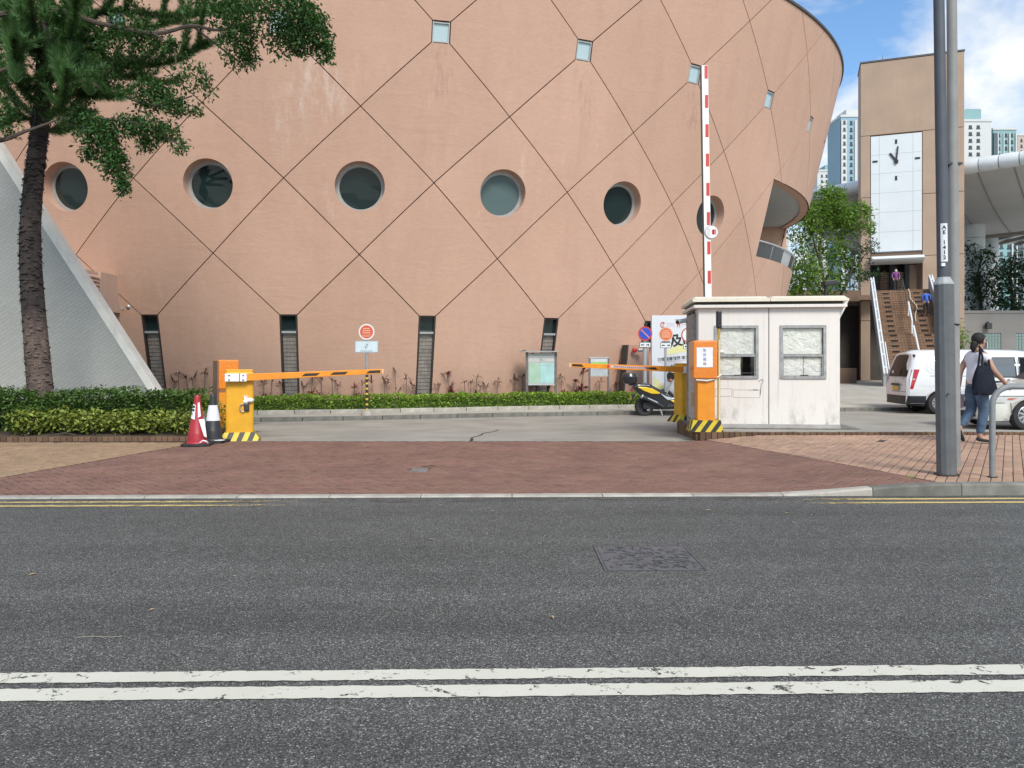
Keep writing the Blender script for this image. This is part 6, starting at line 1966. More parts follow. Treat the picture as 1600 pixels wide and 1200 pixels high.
for zz, wd, n in ((2.28, .16, 4), (2.225, .22, 5), (2.165, .24, 6), (2.11, .22, 6)):
    for k in range(n): x = -wd / 2 + wd * k / n; b.box(x, x + wd / n * .78, -.0562, -.0547, zz - .014, zz + .014)
tag(b.build('lettering', m_lightor, f), kind='stuff')
MB().box(-.12, .12, -.03, -.01, 1.955, 1.985).build('bracket', m_ink, S3); arrowplate(S3, 1.87)
S4 = thing('road_sign', 'round white speed limit sign with a red rim half hidden by the booth', 'sign', (5.10, 22.2, .0))
MB().tube([(0, 0, 0), (0, 0, 2.1)], .036, 12).build('pole', m_greypole, S4, smooth=True)
f = disc(.22, -.045, 2.17, m_red, 'sign_disc', S4); disc(.185, -.0515, 2.17, m_signw, 'white_face', f, .003)
text('5', .26, m_ink, f, front(-.0, -.0558, 2.155), bold=.006)
arrowplate(S4, 1.84)

# event board ----------------------------------------------------------------------------
BD = thing('banner_board', 'big white event board with black and yellow lettering behind the road signs', 'board', (4.22, 23.2, .0), radians(-5))
MB().box(0, 2.0, 0, .32, .12, 2.80).build('board', mat('board_white', (.62, .64, .68), .5, var=.03, vs=2), BD, bevel=.01)
MB().box(.15, 1.85, .05, .27, 0, .12).build('foot', m_dkmetal, BD)
t = NT('brush_yellow')
sp = t.n('SeparateXYZ'); t.l(t.co(), sp.inputs[0])
t.l(t.mix(t.noise(5, 5), (.62, .62, .22), (.70, .68, .40)), t.b.inputs['Base Color']); t.b.inputs['Roughness'].default_value = .6
m_brush = t.m
b = MB(); b.add([(.42, -.003, 1.60), (.95, -.003, 1.70), (1.6, -.003, 1.86), (1.65, -.003, 2.05), (1.0, -.003, 1.98), (.5, -.003, 1.78)], [(0, 1, 2, 3, 4, 5)]); b.build('yellow_brush', m_brush, BD)
b = MB(); b.add([(.06, -.003, .16), (.75, -.003, .16), (.6, -.003, .45), (.06, -.003, .95)], [(0, 1, 2, 3)]); b.build('yellow_corner', m_brush, BD)
Rt = Matrix.Rotation(radians(-7), 4, 'Y')
text('及', .40, m_ink, BD, Matrix.Translation((.72, -.006, 2.02)) @ Rt @ FRONT, bold=.012)
text('閒', .40, m_ink, BD, Matrix.Translation((1.10, -.006, 2.10)) @ Rt @ FRONT, bold=.012)
text('日間圖書館閱 東立的', .115, flat('grey_ink', (.10, .10, .11)), BD, Matrix.Translation((.70, -.004, 1.50)) @ Matrix.Rotation(radians(-5), 4, 'Y') @ FRONT, bold=.002)
b = MB()
for k in range(14): b.box(.22 + k * .07, .275 + k * .07, -.004, -.001, 1.375 + k * .006, 1.388 + k * .006)
tag(b.build('small_print', m_pinkprint, BD), kind='stuff')
b = MB(); b.tube([(.33 + .06 * cos(a), -.004, 2.52 + .075 * sin(a)) for a in [.5 + i * .5 for i in range(11)]], .016, 5).tube([(.33, -.004, 2.5), (.36, -.004, 2.56)], .012, 5); b.build('round_logo', m_orred, BD)
b = MB()
for dx in (-.035, .035): b.box(.80 + dx - .012, .80 + dx + .012, -.004, -.001, 2.44, 2.60)
b.box(.775, .825, -.004, -.001, 2.50, 2.54); b.box(.765, .835, -.004, -.001, 2.60, 2.612)
tag(b.build('square_logo', m_orred, BD), kind='stuff')
b = MB()
for zz in (2.56, 2.52, 2.48):
    for k in range(4): b.box(.45 + k * .06, .495 + k * .06, -.004, -.001, zz - .006, zz + .006)
for k in range(3): b.box(.90 + k * .05, .935 + k * .05, -.004, -.001, 2.51, 2.535)
tag(b.build('logo_print', m_pinkprint, BD), kind='stuff')

# wall box with alarm -----------------------------------------------------------------------
WB = thing('wall_cabinet', 'salmon coloured wall cabinet with a dark slanting edge behind the no parking sign', 'cabinet', (3.55, 24.55, .0), radians(22))
MB().prism([(0, 0), (.98, 0), (.98, 1.95), (.20, 1.95)], 0, .5, 'y').build('casing', mat('salmon_shaded', (.40, .25, .19), .8, var=.08, vs=2), WB)  # shade on this stretch of wall is put into the duller salmon
MB().prism([(-.05, 0), (.0, 0), (.20, 1.95), (.14, 1.95)], -.02, .3, 'y').build('edge_strip', m_dkmetal, WB)
AL = thing('alarm_bell', 'round red alarm bell on the wall cabinet left of the no parking sign', 'alarm', (3.92, 24.56, 1.78))
MB().lathe([(.085, 0), (.08, .05), (.05, .075), (.02, .08)], 16, Matrix.Rotation(radians(90), 4, 'X')).build('gong', m_red, AL, smooth=True)
MB().box(.10, .26, -.08, .03, -.06, .04).build('bracket', m_steel, AL, bevel=.02)

# notice boards -------------------------------------------------------------------------------
NB = thing('notice_board', 'large glazed notice board with a little roof standing behind the hedge', 'notice board', (.86, 23.05, .07), radians(3))
m_post = mat('notice_post', (.16, .14, .13), .5, metal=.2, var=.2, vs=8)
for x in (-.45, .42): MB().box(x, x + .07, -.04, .04, 0, 1.62).build('post', m_post, NB)
MB().box(-.62, .60, -.20, .16, 1.62, 1.655).build('roof', mat('notice_roof', (.34, .31, .29), .5, var=.15), NB)
MB().prism([(-.62, 1.625), (-.50, 1.70), (-.42, 1.655)], -.2, .1, 'y').build('bent_corner', m_post, NB)
MB().box(-.375, .41, -.05, .0, 1.33, 1.60).build('header', mat('header_grey', (.46, .46, .45), .6, var=.08), NB)
MB().box(-.375, .41, -.052, -.049, 1.445, 1.455).build('header_seam', m_post, NB)
text('目L', .085, flat('header_ink', (.20, .19, .19)), NB, front(.02, -.0525, 1.39))
b = MB(); b.add([(-.30, -.052, 1.60), (-.18, -.052, 1.60), (-.22, -.052, 1.565), (-.25, -.052, 1.56)], [(0, 1, 2, 3)]); b.build('peeling_flake', mat('rust', (.20, .10, .07), .9), NB)
cb_ = MB().box(-.375, .41, -.04, .06, .66, 1.325).build('display_case', m_alu, NB)
MB().box(-.36, -.02, -.044, -.041, .70, 1.30).build('poster', mat('green_poster', (.36, .53, .42), .5, var=.14, vs=3), cb_)
MB().box(-.01, .395, -.044, -.041, .70, 1.30).build('poster', mat('cyan_poster', (.36, .58, .60), .5, var=.2, vs=3), cb_)
MB().box(-.375, .41, -.056, -.052, .68, 1.32).build('pane', m_clear, cb_)
MB().box(-.385, .42, -.08, .06, .63, .66).build('sill', m_alu, NB)
NS_ = thing('notice_board', 'small notice board on two posts behind the tip of the right barrier arm', 'notice board', (2.64, 23.35, .07), radians(6))
for x in (-.31, .27): MB().box(x, x + .045, -.03, .03, 0, 1.47).build('post', m_post, NS_)
MB().box(-.31, .315, -.04, .04, 1.44, 1.48).build('top_rail', m_alu, NS_)
pb_ = MB().box(-.26, .27, -.02, .02, .92, 1.43).build('panel', m_alu, NS_)
for (za, zb, cl, nm) in ((1.33, 1.42, (.55, .57, .60), 'print_white'), (1.26, 1.325, (.30, .52, .14), 'print_green'), (.96, 1.255, (.45, .48, .50), 'print_grey')):
    MB().box(-.25, .26, -.0235, -.0205, za, zb).build('printed_panel', mat(nm, cl, .5, var=.08, vs=6), pb_)
b = MB()
for k in range(5): b.box(-.22, .22 - .06 * (k % 2), -.0255, -.0238, 1.20 - k * .05, 1.212 - k * .05)
tag(b.build('small_print', flat('print_ink', (.25, .27, .28)), pb_), kind='stuff')
MB().box(-.27, .28, -.05, .03, .89, .92).build('sill', m_alu, NS_)

# lamp post with number plate, second pole, hoop railing -----------------------------------------
LP = thing('lamp_post', 'tall dark grey lamp post with a thicker base and a white number plate', 'lamp post', (4.80, 8.48, gz(4.8)), 0)
LP.rotation_euler = (0, -radians(.95), 0)
m_lamp = mat('lamp_post_grey', (.115, .120, .125), .72, metal=.0, var=.14, vs=5, streak=.35, scol=(.06, .06, .065))
MB().lathe([(.102, 0), (.100, .02), (.098, 2.10)], 12).build('base_section', m_lamp, LP)
MB().lathe([(.102, 2.10), (.10, 2.115), (.068, 2.18), (.064, 2.185)], 12).build('collar', mat('collar_grey', (.30, .32, .32), .5, var=.15), LP)
MB().lathe([(.064, 2.18), (.050, 7.2), (.045, 9)], 20).build('shaft', mat('lamp_shaft_grey', (.075, .083, .10), .62, metal=.0, var=.14, vs=3), LP, smooth=True)
MB().tube([(0, 0, 8.9), (-.1, -.3, 9.2), (-.3, -1.4, 9.35)], .03, 8).build('bracket_arm', m_lamp, LP)
MB().box(-.42, -.18, -1.95, -1.35, 9.28, 9.42).build('lantern', m_lamp, LP, bevel=.05)
pl_ = MB().box(-.060, -.008, -.0605, -.0595, 2.35, 2.775)
pl_ = MB()
for k in range(9):
    a0 = radians(-135 + 82 * k / 8)
    pass
RP = .0665
pl_.grid(lambda u, v: (RP * cos(radians(-138 + 62 * u)), RP * sin(radians(-138 + 62 * u)), 2.35 + .42 * v), 8, 1)
plate = pl_.build('number_plate', m_signw, LP)
a = radians(-107)
for k, ch in enumerate(('A', 'E', None, '1', '4', '1', '2')):
    if ch: text(ch, .058, m_ink, plate, Matrix.Translation((RP * cos(a) * 1.03, RP * sin(a) * 1.03, 2.725 - k * .055)) @ Matrix.Rotation(a + pi / 2, 4, 'Z') @ FRONT, bold=.0014, ext=.0003)
MB().box(-.055, -.015, -.068, -.05, 2.30, 2.335).build('lower_tag', m_signw, LP)
MB().lathe([(.008, 0), (.008, .02)], 8, Matrix.Translation((-.03, -.098, .9)) @ DISC).build('bolt', m_dkmetal, LP)
MB().lathe([(.13, 0), (.125, .018)], 12).build('foot_ring', m_mortar, LP)
P2 = thing('steel_pole', 'lighter grey pole standing just behind the lamp post', 'pole', (5.335, 9.25, gz(5.3)))
P2.rotation_euler = (0, -radians(.4), 0)
MB().tube([(0, 0, 0), (0, 0, 4), (0, 0, 8.5)], [.062, .059, .050], 18).build('shaft', mat('pole_warm_grey', (.25, .245, .235), .65, metal=.0, var=.1, vs=4, streak=.3), P2, smooth=True)
MB().box(-.10, .09, -.05, .05, 3.62, 3.645).build('clamp', m_dkmetal, P2); MB().tube([(-.06, 0, 3.6), (-.1, 0, 3.63)], .02, 6).build('clamp_bolt', m_dkmetal, P2)
MB().tube([(-.09, -.05, 1.72), (.03, -.07, 1.70)], .012, 6).build('hook', m_dkmetal, P2)
HR = thing('hoop_railing', 'grey tubular hoop railing on the pavement at the right edge', 'railing', (5.21, 8.33, gz(5.2)))
P = [(0, 0, 0), (0, 0, .78)] + [(.20 - .20 * cos(a), 0, .78 + .20 * sin(a)) for a in [pi / 2 * i / 8 for i in range(1, 9)]] + [(1.5, .03, .98)] + [(1.5 + .20 * sin(a), .03, .78 + .20 * cos(a)) for a in [pi / 2 * i / 8 for i in range(1, 9)]] + [(1.7, .03, 0)]
MB().tube(P, .031, 14).build('hoop', mat('railing_grey', (.22, .225, .232), .6, metal=.0, var=.14, vs=7, streak=.3), HR, smooth=True)
for x in (0, 1.7): MB().lathe([(.05, 0), (.05, .008)], 14, Matrix.Translation((x, 0.0 if x == 0 else .03, 0))).build('flange', m_mortar, HR)
FLP = thing('post_lamp', 'black post lamp with a flat head rising behind the booth roof', 'lamp', (13.88, 34.0, .05))
MB().tube([(0, 0, 0), (0, 0, 4.75)], .07, 10).build('post', m_black, FLP)
MB().prism([(-.12, 4.72), (.46, 4.80), (.60, 4.88), (.30, 4.98), (-.12, 4.94)], -.22, .22, 'y').build('lamp_head', m_black, FLP, bevel=.03)
# ================================================================ vehicles
m_carwhite = mat('white_car_paint', (.70, .71, .72), .28, var=.02, vs=2, coat=.6)
m_creamcar = mat('pearl_car_paint', (.70, .69, .63), .25, var=.02, vs=2, coat=.7)
m_trimblk = flat('black_trim', (.018, .02, .028), .5)
m_carglass = flat('car_glass', (.010, .011, .013), .10, spec=.12)
m_greyglass = glass_dark('grey_blanked_glass', (.12, .13, .14), .12)
m_tail = glass_dark('tail_lamp_red', (.42, .008, .018), .12)
m_lampclear = glass_dark('lamp_clear', (.50, .50, .50), .1)
m_amber = glass_dark('lamp_amber', (.42, .13, .08), .15)
m_rim = mat('alloy_rim', (.48, .49, .50), .35, metal=.6, var=.08, vs=14)
m_plate = mat('plate_yellow', (.60, .42, .08), .5)
m_line = flat('panel_gap', (.10, .105, .11), .7)

def shell(st):
    """st: (x offset function or number, half ring [(y, z)] from the floor to the roof centre)"""
    rings = []
    for x, half in st:
        r = [((x(z) if callable(x) else x), -y, z) for y, z in half] + [((x(z) if callable(x) else x), y, z) for y, z in half[::-1] if y > 0]
        rings.append(r)
    return MB().loft(rings)
def ring_at(st, x, z):
    """half width of the body at x, z"""
    for (xa, ha), (xb, hb) in zip(st[:-1], st[1:]):
        if xa <= x <= xb:
            q = (x - xa) / (xb - xa)
            h = [(ha[i][0] * (1 - q) + hb[i][0] * q, ha[i][1] * (1 - q) + hb[i][1] * q) for i in range(len(ha))]
            for (y0, z0), (y1, z1) in zip(h[:-1], h[1:]):
                if z0 <= z <= z1 and z1 > z0: return y0 + (y1 - y0) * (z - z0) / (z1 - z0)
            return h[-1][0]
    return .8
def side_patch(name, st, poly, m, parent, side=-1, off=.004, nx=8, nz=4):
    """a patch lying on the body side; poly: x0,x1 at the bottom and at the top with z0,z1"""
    xa, xb, xc, xd, z0, z1 = poly
    def f(u, v):
        z = z0 + (z1 - z0) * v
        x = (xa + (xb - xa) * u) * (1 - v) + (xc + (xd - xc) * u) * v
        return (x, side * (ring_at(st, x, z) + off), z)
    return MB().grid(f, nx, nz).build(name, m, parent, smooth=True)
def wheel(parent, x, y, r, w_, spokes=10, name='wheel', rimr=.62, mrim=None):
    s = -1 if y < 0 else 1
    M_ = Matrix.Translation((x, y, r)) @ Matrix.Rotation(radians(90) * -s, 4, 'X')
    t_ = MB(); t_.lathe([(r * rimr, -w_), (r * .93, -w_), (r, -w_ * .8), (r, -w_ * .2), (r * .94, 0), (r * rimr * 1.05, 0), (r * rimr, -.02)], 36, M_)
    W_ = t_.build(name, m_rubber, parent, smooth=True)
    b = MB(); b.lathe([(r * rimr, -.02), (r * rimr * .93, -.012), (r * rimr * .90, -.05), (r * .1, -.055)], 30, M_)
    b.build('rim', mrim or m_rim, W_, smooth=True)
    b = MB()
    for k in range(spokes):
        b.box(-.018, .018, r * .10, r * rimr * .93, -.045, -.012, M_ @ Matrix.Rotation(2 * pi * k / spokes, 4, 'Z'))
    b.lathe([(r * .15, -.05), (r * .15, -.008), (r * .1, -.002)], 14, M_)
    b.build('spokes', mrim or m_rim, W_)
    return W_
def arches(body, xs, r, W, zc):
    cs = []
    for x in xs:
        for s in (-1, 1):
            c = MB().lathe([(r, -.26), (r, .3)], 28, Matrix.Translation((x, s * W, zc)) @ Matrix.Rotation(radians(90), 4, 'X')).build('cut', m_trimblk)
            cs.append(c)
    return cut(body, cs)

# ---- the panel van: nose towards +x
def vring(zt, wk=1.0, zb=.30):
    zl = [zb, .45, .75, 1.02, 1.40, 1.66, 1.79, 1.85]
    hw = [.84, .90, .915, .905, .865, .80, .66, 0]
    return [(h * wk, z if z <= 1.02 else 1.02 + (z - 1.02) * (zt - 1.02) / .83) for h, z in zip(hw, zl)]
rear = lambda z: 0.02 + max(0, z - 1.0) * .30
VST = [(0.03, vring(1.80, .95)), (0.32, vring(1.845, 1.0)), (.8, vring(1.86)), (2.4, vring(1.87)), (3.2, vring(1.85)), (3.62, vring(1.79, .99)), (4.02, vring(1.48, .98)), (4.38, vring(1.16, .97)), (4.72, vring(1.08, .93)), (4.90, vring(1.045, .80, .36))]
bst = [(lambda z: .05 + max(0, z - 1.0) * .30, vring(1.78, .90)), (rear, vring(1.80, .955))] + [(lambda z: .34 + max(0, z - 1.0) * .12, vring(1.845, 1.0))] + VST[2:]
bst[0] = (lambda z: .0 + max(0, z - 1.0) * .30, vring(1.77, .88)); bst[1] = (lambda z: .07 + max(0, z - 1.0) * .28, vring(1.80, .965))
VAN = thing('panel_van', 'white panel van with red tail lamps parked at the plaza kerb', 'van', (11.42, 22.85, -.098), radians(-7))
vb = shell(bst).build('body', m_carwhite, None, smooth=True)
arches(vb, (.88, 3.95), .385, .86, .30)
for p in vb.data.polygons: p.use_smooth = True
vb.data.materials.clear(); vb.data.materials.append(m_carwhite); vb.parent = VAN
MB().box(.35, 4.5, -.70, .70, .22, .95).build('underbody', m_trimblk, VAN)
for x in (.88, 3.95):
    for y in (-.86, .86): wheel(VAN, x, y, .315, .2, 12)
b = MB(); rr = lambda y: .0 + .07 * (abs(y) / .9) ** 3
b.grid(lambda u, v: (lambda y: (-.035 + .09 * (abs(y) / .92) ** 4, y, .27 + .25 * v))(-.92 + 1.84 * u), 20, 3)
b.build('rear_bumper', m_trimblk, VAN, smooth=True)
for s in (-1, 1):
    side_patch('bumper_side', VST, (.06, .50, .06, .50, .31, .52), m_trimblk, VAN, s, .012)
    side_patch('sill_trim', VST, (1.28, 3.52, 1.28, 3.52, .31, .42), m_trimblk, VAN, s, .010)
    side_patch('door_window', VST, (3.0, 3.98, 3.02, 3.50, 1.08, 1.60), m_carglass, VAN, s, .006)
    side_patch('side_window', VST, (2.06, 2.88, 2.10, 2.86, 1.08, 1.60), m_greyglass, VAN, s, .006)
    side_patch('window_seal', VST, (2.02, 2.92, 2.05, 2.90, 1.05, 1.63), m_trimblk, VAN, s, .003)
    side_patch('window_seal', VST, (2.97, 4.04, 2.98, 3.54, 1.05, 1.635), m_trimblk, VAN, s, .003)
    side_patch('tail_lamp', VST, (.07, .15, .19, .33, .72, 1.28), m_tail, VAN, s, .012, 4, 10)
    side_patch('lamp_clear_band', VST, (.13, .20, .14, .21, .985, 1.015), m_lampclear, VAN, s, .015, 4, 2)
    side_patch('door_handle', VST, (2.25, 3.30, 2.25, 3.30, .86, .96), m_trimblk, VAN, s, .012)
    side_patch('slide_rail', VST, (.60, 2.2, .60, 2.2, 1.085, 1.10), m_line, VAN, s, .004)
    side_patch('waist_crease', VST, (.30, 4.2, .30, 4.2, .80, .812), mat('crease_grey', (.48, .49, .50), .4), VAN, s, .003)
    for x in (1.95, 2.95, 3.72): side_patch('door_gap', VST, (x, x + .012, x, x + .012, .42, 1.60 if x < 3.5 else 1.08), m_line, VAN, s, .0035, 1, 8)
    for k, (x0, x1, z0, z1) in enumerate(((.52, 1.86, 1.16, 1.66), (.64, 1.80, 1.22, 1.58))):
        b = MB(); P = []
        for i in range(41):
            a = 2 * pi * i / 40; ca, sa = cos(a), sin(a); pw = .42
            x = (x0 + x1) / 2 + (x1 - x0) / 2 * abs(ca) ** pw * (1 if ca > 0 else -1); z = (z0 + z1) / 2 + (z1 - z0) / 2 * abs(sa) ** pw * (1 if sa > 0 else -1)
            P.append((x, s * (ring_at(VST, x, z) + .001), z))
        b.tube(P, .0075, 5, cap=False); b.build('pressed_groove', mat('groove_grey', (.50, .51, .53), .4), VAN)
    MB().tube([(3.95, s * .90, 1.12), (3.95, s * 1.0, 1.14)], .02, 6).box(3.88, 4.02, min(s * .98, s * 1.12), max(s * .98, s * 1.12), 1.06, 1.28).build('mirror', m_carwhite, VAN)
def rearpt(y, z, off):
    return (.07 * (abs(y) / .85) ** 3 + max(0, z - 1.0) * .30 - off, y, z)
for nm, m, y0, y1, z0, z1, off in (('rear_window', m_carglass, -.74, .74, 1.10, 1.68, .012), ('window_seal', m_trimblk, -.78, .78, 1.07, 1.71, .006), ('handle_bar', m_trimblk, -.33, .33, .80, .87, .02), ('number_plate', m_plate, -.25, .25, .66, .785, .02), ('tailgate_seam', m_line, -.80, .80, .625, .635, .005)):
    MB().grid(lambda u, v: rearpt(y0 + (y1 - y0) * u, z0 + (z1 - z0) * v, off), 14, 6).build(nm, m, VAN, smooth=True)
for s in (-1, 1):
    MB().grid(lambda u, v: (lambda z: (rearpt(s * (.77 + .10 * u), z, .016)))(.72 + .56 * v), 3, 8).build('tail_lamp', m_tail, VAN, smooth=True)
b = MB()
for k in range(6): b.box(-.001, .004, -.66 + k * .05, -.625 + k * .05, 1.0, 1.03)
tag(b.build('badge_lettering', m_alu, VAN), kind='stuff').location = (-.012, 0, 0)
MB().lathe([(.035, 0), (.035, .006)], 12, Matrix.Translation((-.012, 0, .93)) @ Matrix.Rotation(radians(-90), 4, 'Y')).build('emblem', m_alu, VAN)
MB().tube([(.25, -.55, .34), (.22, -.55, .16)], .03, 6).build('mud_flap', m_trimblk, VAN)
MB().box(.04, .05, .3, .42, 1.16, 1.24).build('sticker', m_signw, VAN).location = (-.0, 0, 0)
text('SL DH', .105, flat('side_print', (.42, .43, .44), .5), VAN, Matrix.Translation((1.22, -(ring_at(VST, 1.2, 1.45) + .006), 1.45)) @ Matrix.Rotation(radians(-8), 4, 'X') @ FRONT)
MB().box(1.0, 1.44, -(ring_at(VST, 1.2, 1.38) + .008), -(ring_at(VST, 1.2, 1.38) + .003), 1.375, 1.38).build('print_line', m_line, VAN)
# leaf-and-insect picture on the front door
b = MB()
for k in range(5): b.ball((3.42 + .03 * k, -(ring_at(VST, 3.4, .95) + .004), .93 + .03 * (k % 2)), .028, 6, 5, sq=(1, .1, .9))
b.build('leaf_print', flat('print_green', (.06, .22, .04), .5), VAN)
b = MB(); b.ball((3.40, -(ring_at(VST, 3.4, .85) + .004), .85), .04, 8, 5, sq=(1.6, .1, .6)); b.build('insect_print', flat('print_dark', (.10, .05, .02), .5), VAN)
b = MB(); b.ball((3.47, -(ring_at(VST, 3.47, .87) + .006), .87), .03, 8, 5, sq=(1.3, .1, .7)); b.build('insect_print', flat('print_amber', (.55, .28, .03), .5), VAN)
MB().grid(lambda u, v: (lambda x, zt: (x + .012, -.74 + 1.48 * u, zt + .012))(3.66 + .70 * v, 1.79 - .62 * v), 8, 6).build('windscreen', m_carglass, VAN, smooth=True)
for s in (-1, 1): MB().ball((4.80, s * .62, .82), .13, 10, 7, sq=(.8, 1.3, .8)).build('headlight', m_lampclear, VAN, smooth=True)

# ---- the white car, nose towards the left
def cring(zt, w, zb=.20, belt=.86):
    zl = [zb, .34, .56, .74, belt]
    hw = [.80, .87, .90, .895, .875]
    up = [(.80, .42), (.70, .84), (.52, .97), (0, 1.0)]
    r = [(h * w, min(z, zt - .06 + .012 * i)) for i, (h, z) in enumerate(zip(hw, zl))]
    z4 = r[-1][1]
    return r + [(h * w, z4 + (zt - z4) * q) for h, q in up]
CST = [(0.05, cring(.64, .78, .24)), (.16, cring(.73, .90)), (.42, cring(.84, .985)), (.95, cring(.97, 1.0)), (1.40, cring(1.01, 1.0)), (1.70, cring(1.06, 1.0)), (2.05, cring(1.28, 1.0)), (2.45, cring(1.46, 1.0)), (3.0, cring(1.52, 1.0)), (3.9, cring(1.44, .99)), (4.35, cring(1.2, .97)), (4.55, cring(.98, .90))]
nose = lambda k: (lambda z: .0)
cst = [(lambda z: .10 + .10 * abs(z - .45), cring(.62, .62, .26))] + CST
CAR = thing('white_car', 'pearl white car half in view at the right edge with its headlight beside the railing', 'car', (10.08, 17.35, -.092), radians(180))
# heading: local +x runs to the tail, so turn the shell to face left
CAR.rotation_euler = (0, 0, radians(2))
cb = shell(cst).build('body', m_creamcar, None, smooth=True)
arches(cb, (.98, 3.62), .37, .86, .30)
for p in cb.data.polygons: p.use_smooth = True
cb.data.materials.clear(); cb.data.materials.append(m_creamcar); cb.parent = CAR
MB().box(.5, 4.2, -.70, .70, .18, .7).build('underbody', m_trimblk, CAR)
for x in (.98, 3.62):
    for y in (-.87, .87): wheel(CAR, x, y, .325, .21, 10)
for s in (-1, 1):
    side_patch('headlight', CST, (.13, .50, .20, 1.02, .60, .735), m_lampclear, CAR, s, .006, 12, 4)
    side_patch('headlight_amber', CST, (.50, .62, .54, .74, .655, .700), m_amber, CAR, s, .010, 6, 3)
    side_patch('headlight_line', CST, (.12, 1.05, .20, 1.06, .732, .750), m_line, CAR, s, .008, 12, 1)
    side_patch('headlight_line', CST, (.11, .46, .12, .48, .588, .600), m_line, CAR, s, .008, 8, 1)
    side_patch('fog_lamp', CST, (.14, .29, .14, .29, .375, .455), m_trimblk, CAR, s, .008, 4, 3)
    side_patch('fog_lens', CST, (.17, .24, .17, .24, .39, .44), m_lampclear, CAR, s, .014, 3, 2)
    side_patch('door_window', CST, (1.85, 2.55, 2.25, 2.55, .95, 1.34), m_carglass, CAR, s, .006)
    side_patch('door_window', CST, (2.60, 3.5, 2.60, 3.35, .95, 1.36), m_carglass, CAR, s, .006)
    for x in (1.38, 2.57): side_patch('door_gap', CST, (x, x + .012, x, x + .012, .34, .86), m_line, CAR, s, .004, 1, 6)
    side_patch('bumper_seam', CST, (.62, .64, .58, .60, .34, .60), m_line, CAR, s, .004, 1, 5)
    MB().box(1.85, 2.02, min(s * .92, s * 1.06), max(s * .92, s * 1.06), .92, 1.08).build('mirror', m_creamcar, CAR, bevel=.03)
MB().grid(lambda u, v: (.075 + .04 * abs(2 * u - 1) ** 3, -.42 + .84 * u, .48 + .12 * v), 10, 3).build('grille', m_trimblk, CAR)
MB().grid(lambda u, v: (.072 + .05 * abs(2 * u - 1) ** 3, -.45 + .9 * u, .27 + .12 * v), 10, 3).build('air_intake', m_trimblk, CAR)
MB().box(.06, .07, -.26, .26, .40, .47).build('number_plate', m_signw, CAR)
MB().grid(lambda u, v: (1.74 + .66 * v, -.70 + 1.40 * u, 1.10 + .33 * v), 8, 6).build('windscreen', m_carglass, CAR, smooth=True)

# ---- scooter
m_sblack = mat('scooter_black', (.018, .019, .024), .3, var=.1, coat=.4)
m_syellow = mat('scooter_yellow', (.72, .47, .02), .35, var=.04, coat=.4)
m_sgrey = mat('scooter_silver', (.45, .50, .54), .35, var=.06, coat=.3)
SC = thing('scooter', 'black and yellow scooter with a top box parked by the far kerb', 'scooter', (3.66, 21.28, -.098), radians(3))
def bike_wheel(T, x, r, w_, mr):
    M_ = Matrix.Translation((x, 0, r)) @ Matrix.Rotation(radians(90), 4, 'X')
    W_ = MB().lathe([(r * .66, -w_ * .8), (r * .9, -w_), (r, -w_ * .5), (r, w_ * .5), (r * .9, w_), (r * .66, w_ * .8), (r * .64, 0)], 30, M_).build('wheel', m_rubber, T, smooth=True)
    b = MB(); b.lathe([(r * .67, -.03), (r * .67, .03), (r * .58, .03), (r * .58, -.03)], 24, M_)
    for k in range(5): b.box(-.02, .02, 0, r * .6, -.02, .02, M_ @ Matrix.Rotation(2 * pi * k / 5, 4, 'Z'))
    b.lathe([(.05, -.05), (.05, .05)], 10, M_)
    b.build('rim', mr, W_)
    return W_
m_drim = mat('dark_rim', (.05, .05, .055), .4, metal=.4)
bike_wheel(SC, 0, .26, .07, m_drim); bike_wheel(SC, 1.5, .27, .06, m_drim)
b = MB(); b.tube([(.06, -.085, .17), (.10, -.085, .15), (.13, -.085, .18), (.12, -.085, .2)], .018, 6); b.build('hub_shine', m_alu, SC)
def sidepoly(T, name, poly, y0, y1, m, bevel=.02): return MB().prism(poly, y0, y1, 'y').build(name, m, T, bevel=bevel)
sidepoly(SC, 'body', [(-.34, .80), (-.22, .88), (.12, .86), (.36, .74), (.62, .58), (.90, .46), (1.02, .48), (1.25, .95), (1.32, .95), (1.36, .72), (1.24, .40), (1.10, .20), (.55, .18), (.36, .34), (.12, .50), (-.16, .60)], -.16, .16, m_sblack, .04)
for s in (-1, 1):
    y0, y1 = (-.19, -.155) if s < 0 else (.155, .19)
    sidepoly(SC, 'yellow_panel', [(-.24, .81), (.02, .80), (.20, .76), (.40, .645), (.40, .61), (.17, .615), (-.03, .69)], y0, y1, m_syellow, .012)
    sidepoly(SC, 'silver_panel', [(.40, .64), (.58, .54), (.74, .50), (.92, .50), (.92, .46), (.74, .455), (.62, .44), (.54, .50)], y0, y1, m_sgrey, .01)
    sidepoly(SC, 'yellow_nose_panel', [(.68, .44), (.95, .44), (1.15, .62), (1.20, .50), (1.0, .34), (.80, .36)], y0, y1, m_syellow, .012)
    sidepoly(SC, 'footboard', [(.55, .24), (1.05, .24), (1.10, .30), (.62, .32)], y0 - .03 if s < 0 else y0, y1 if s < 0 else y1 + .03, m_trimblk, .01)
sidepoly(SC, 'seat', [(-.20, .87), (-.10, .92), (.14, .90), (.22, .83), (.46, .71), (.62, .66), (.60, .60), (.36, .72), (.12, .84)], -.14, .14, m_trimblk, .03)
sidepoly(SC, 'seat_piping', [(-.16, .872), (.12, .846), (.12, .834), (-.16, .86)], -.171, -.162, m_sgrey, .002)
b = MB(); n = 12
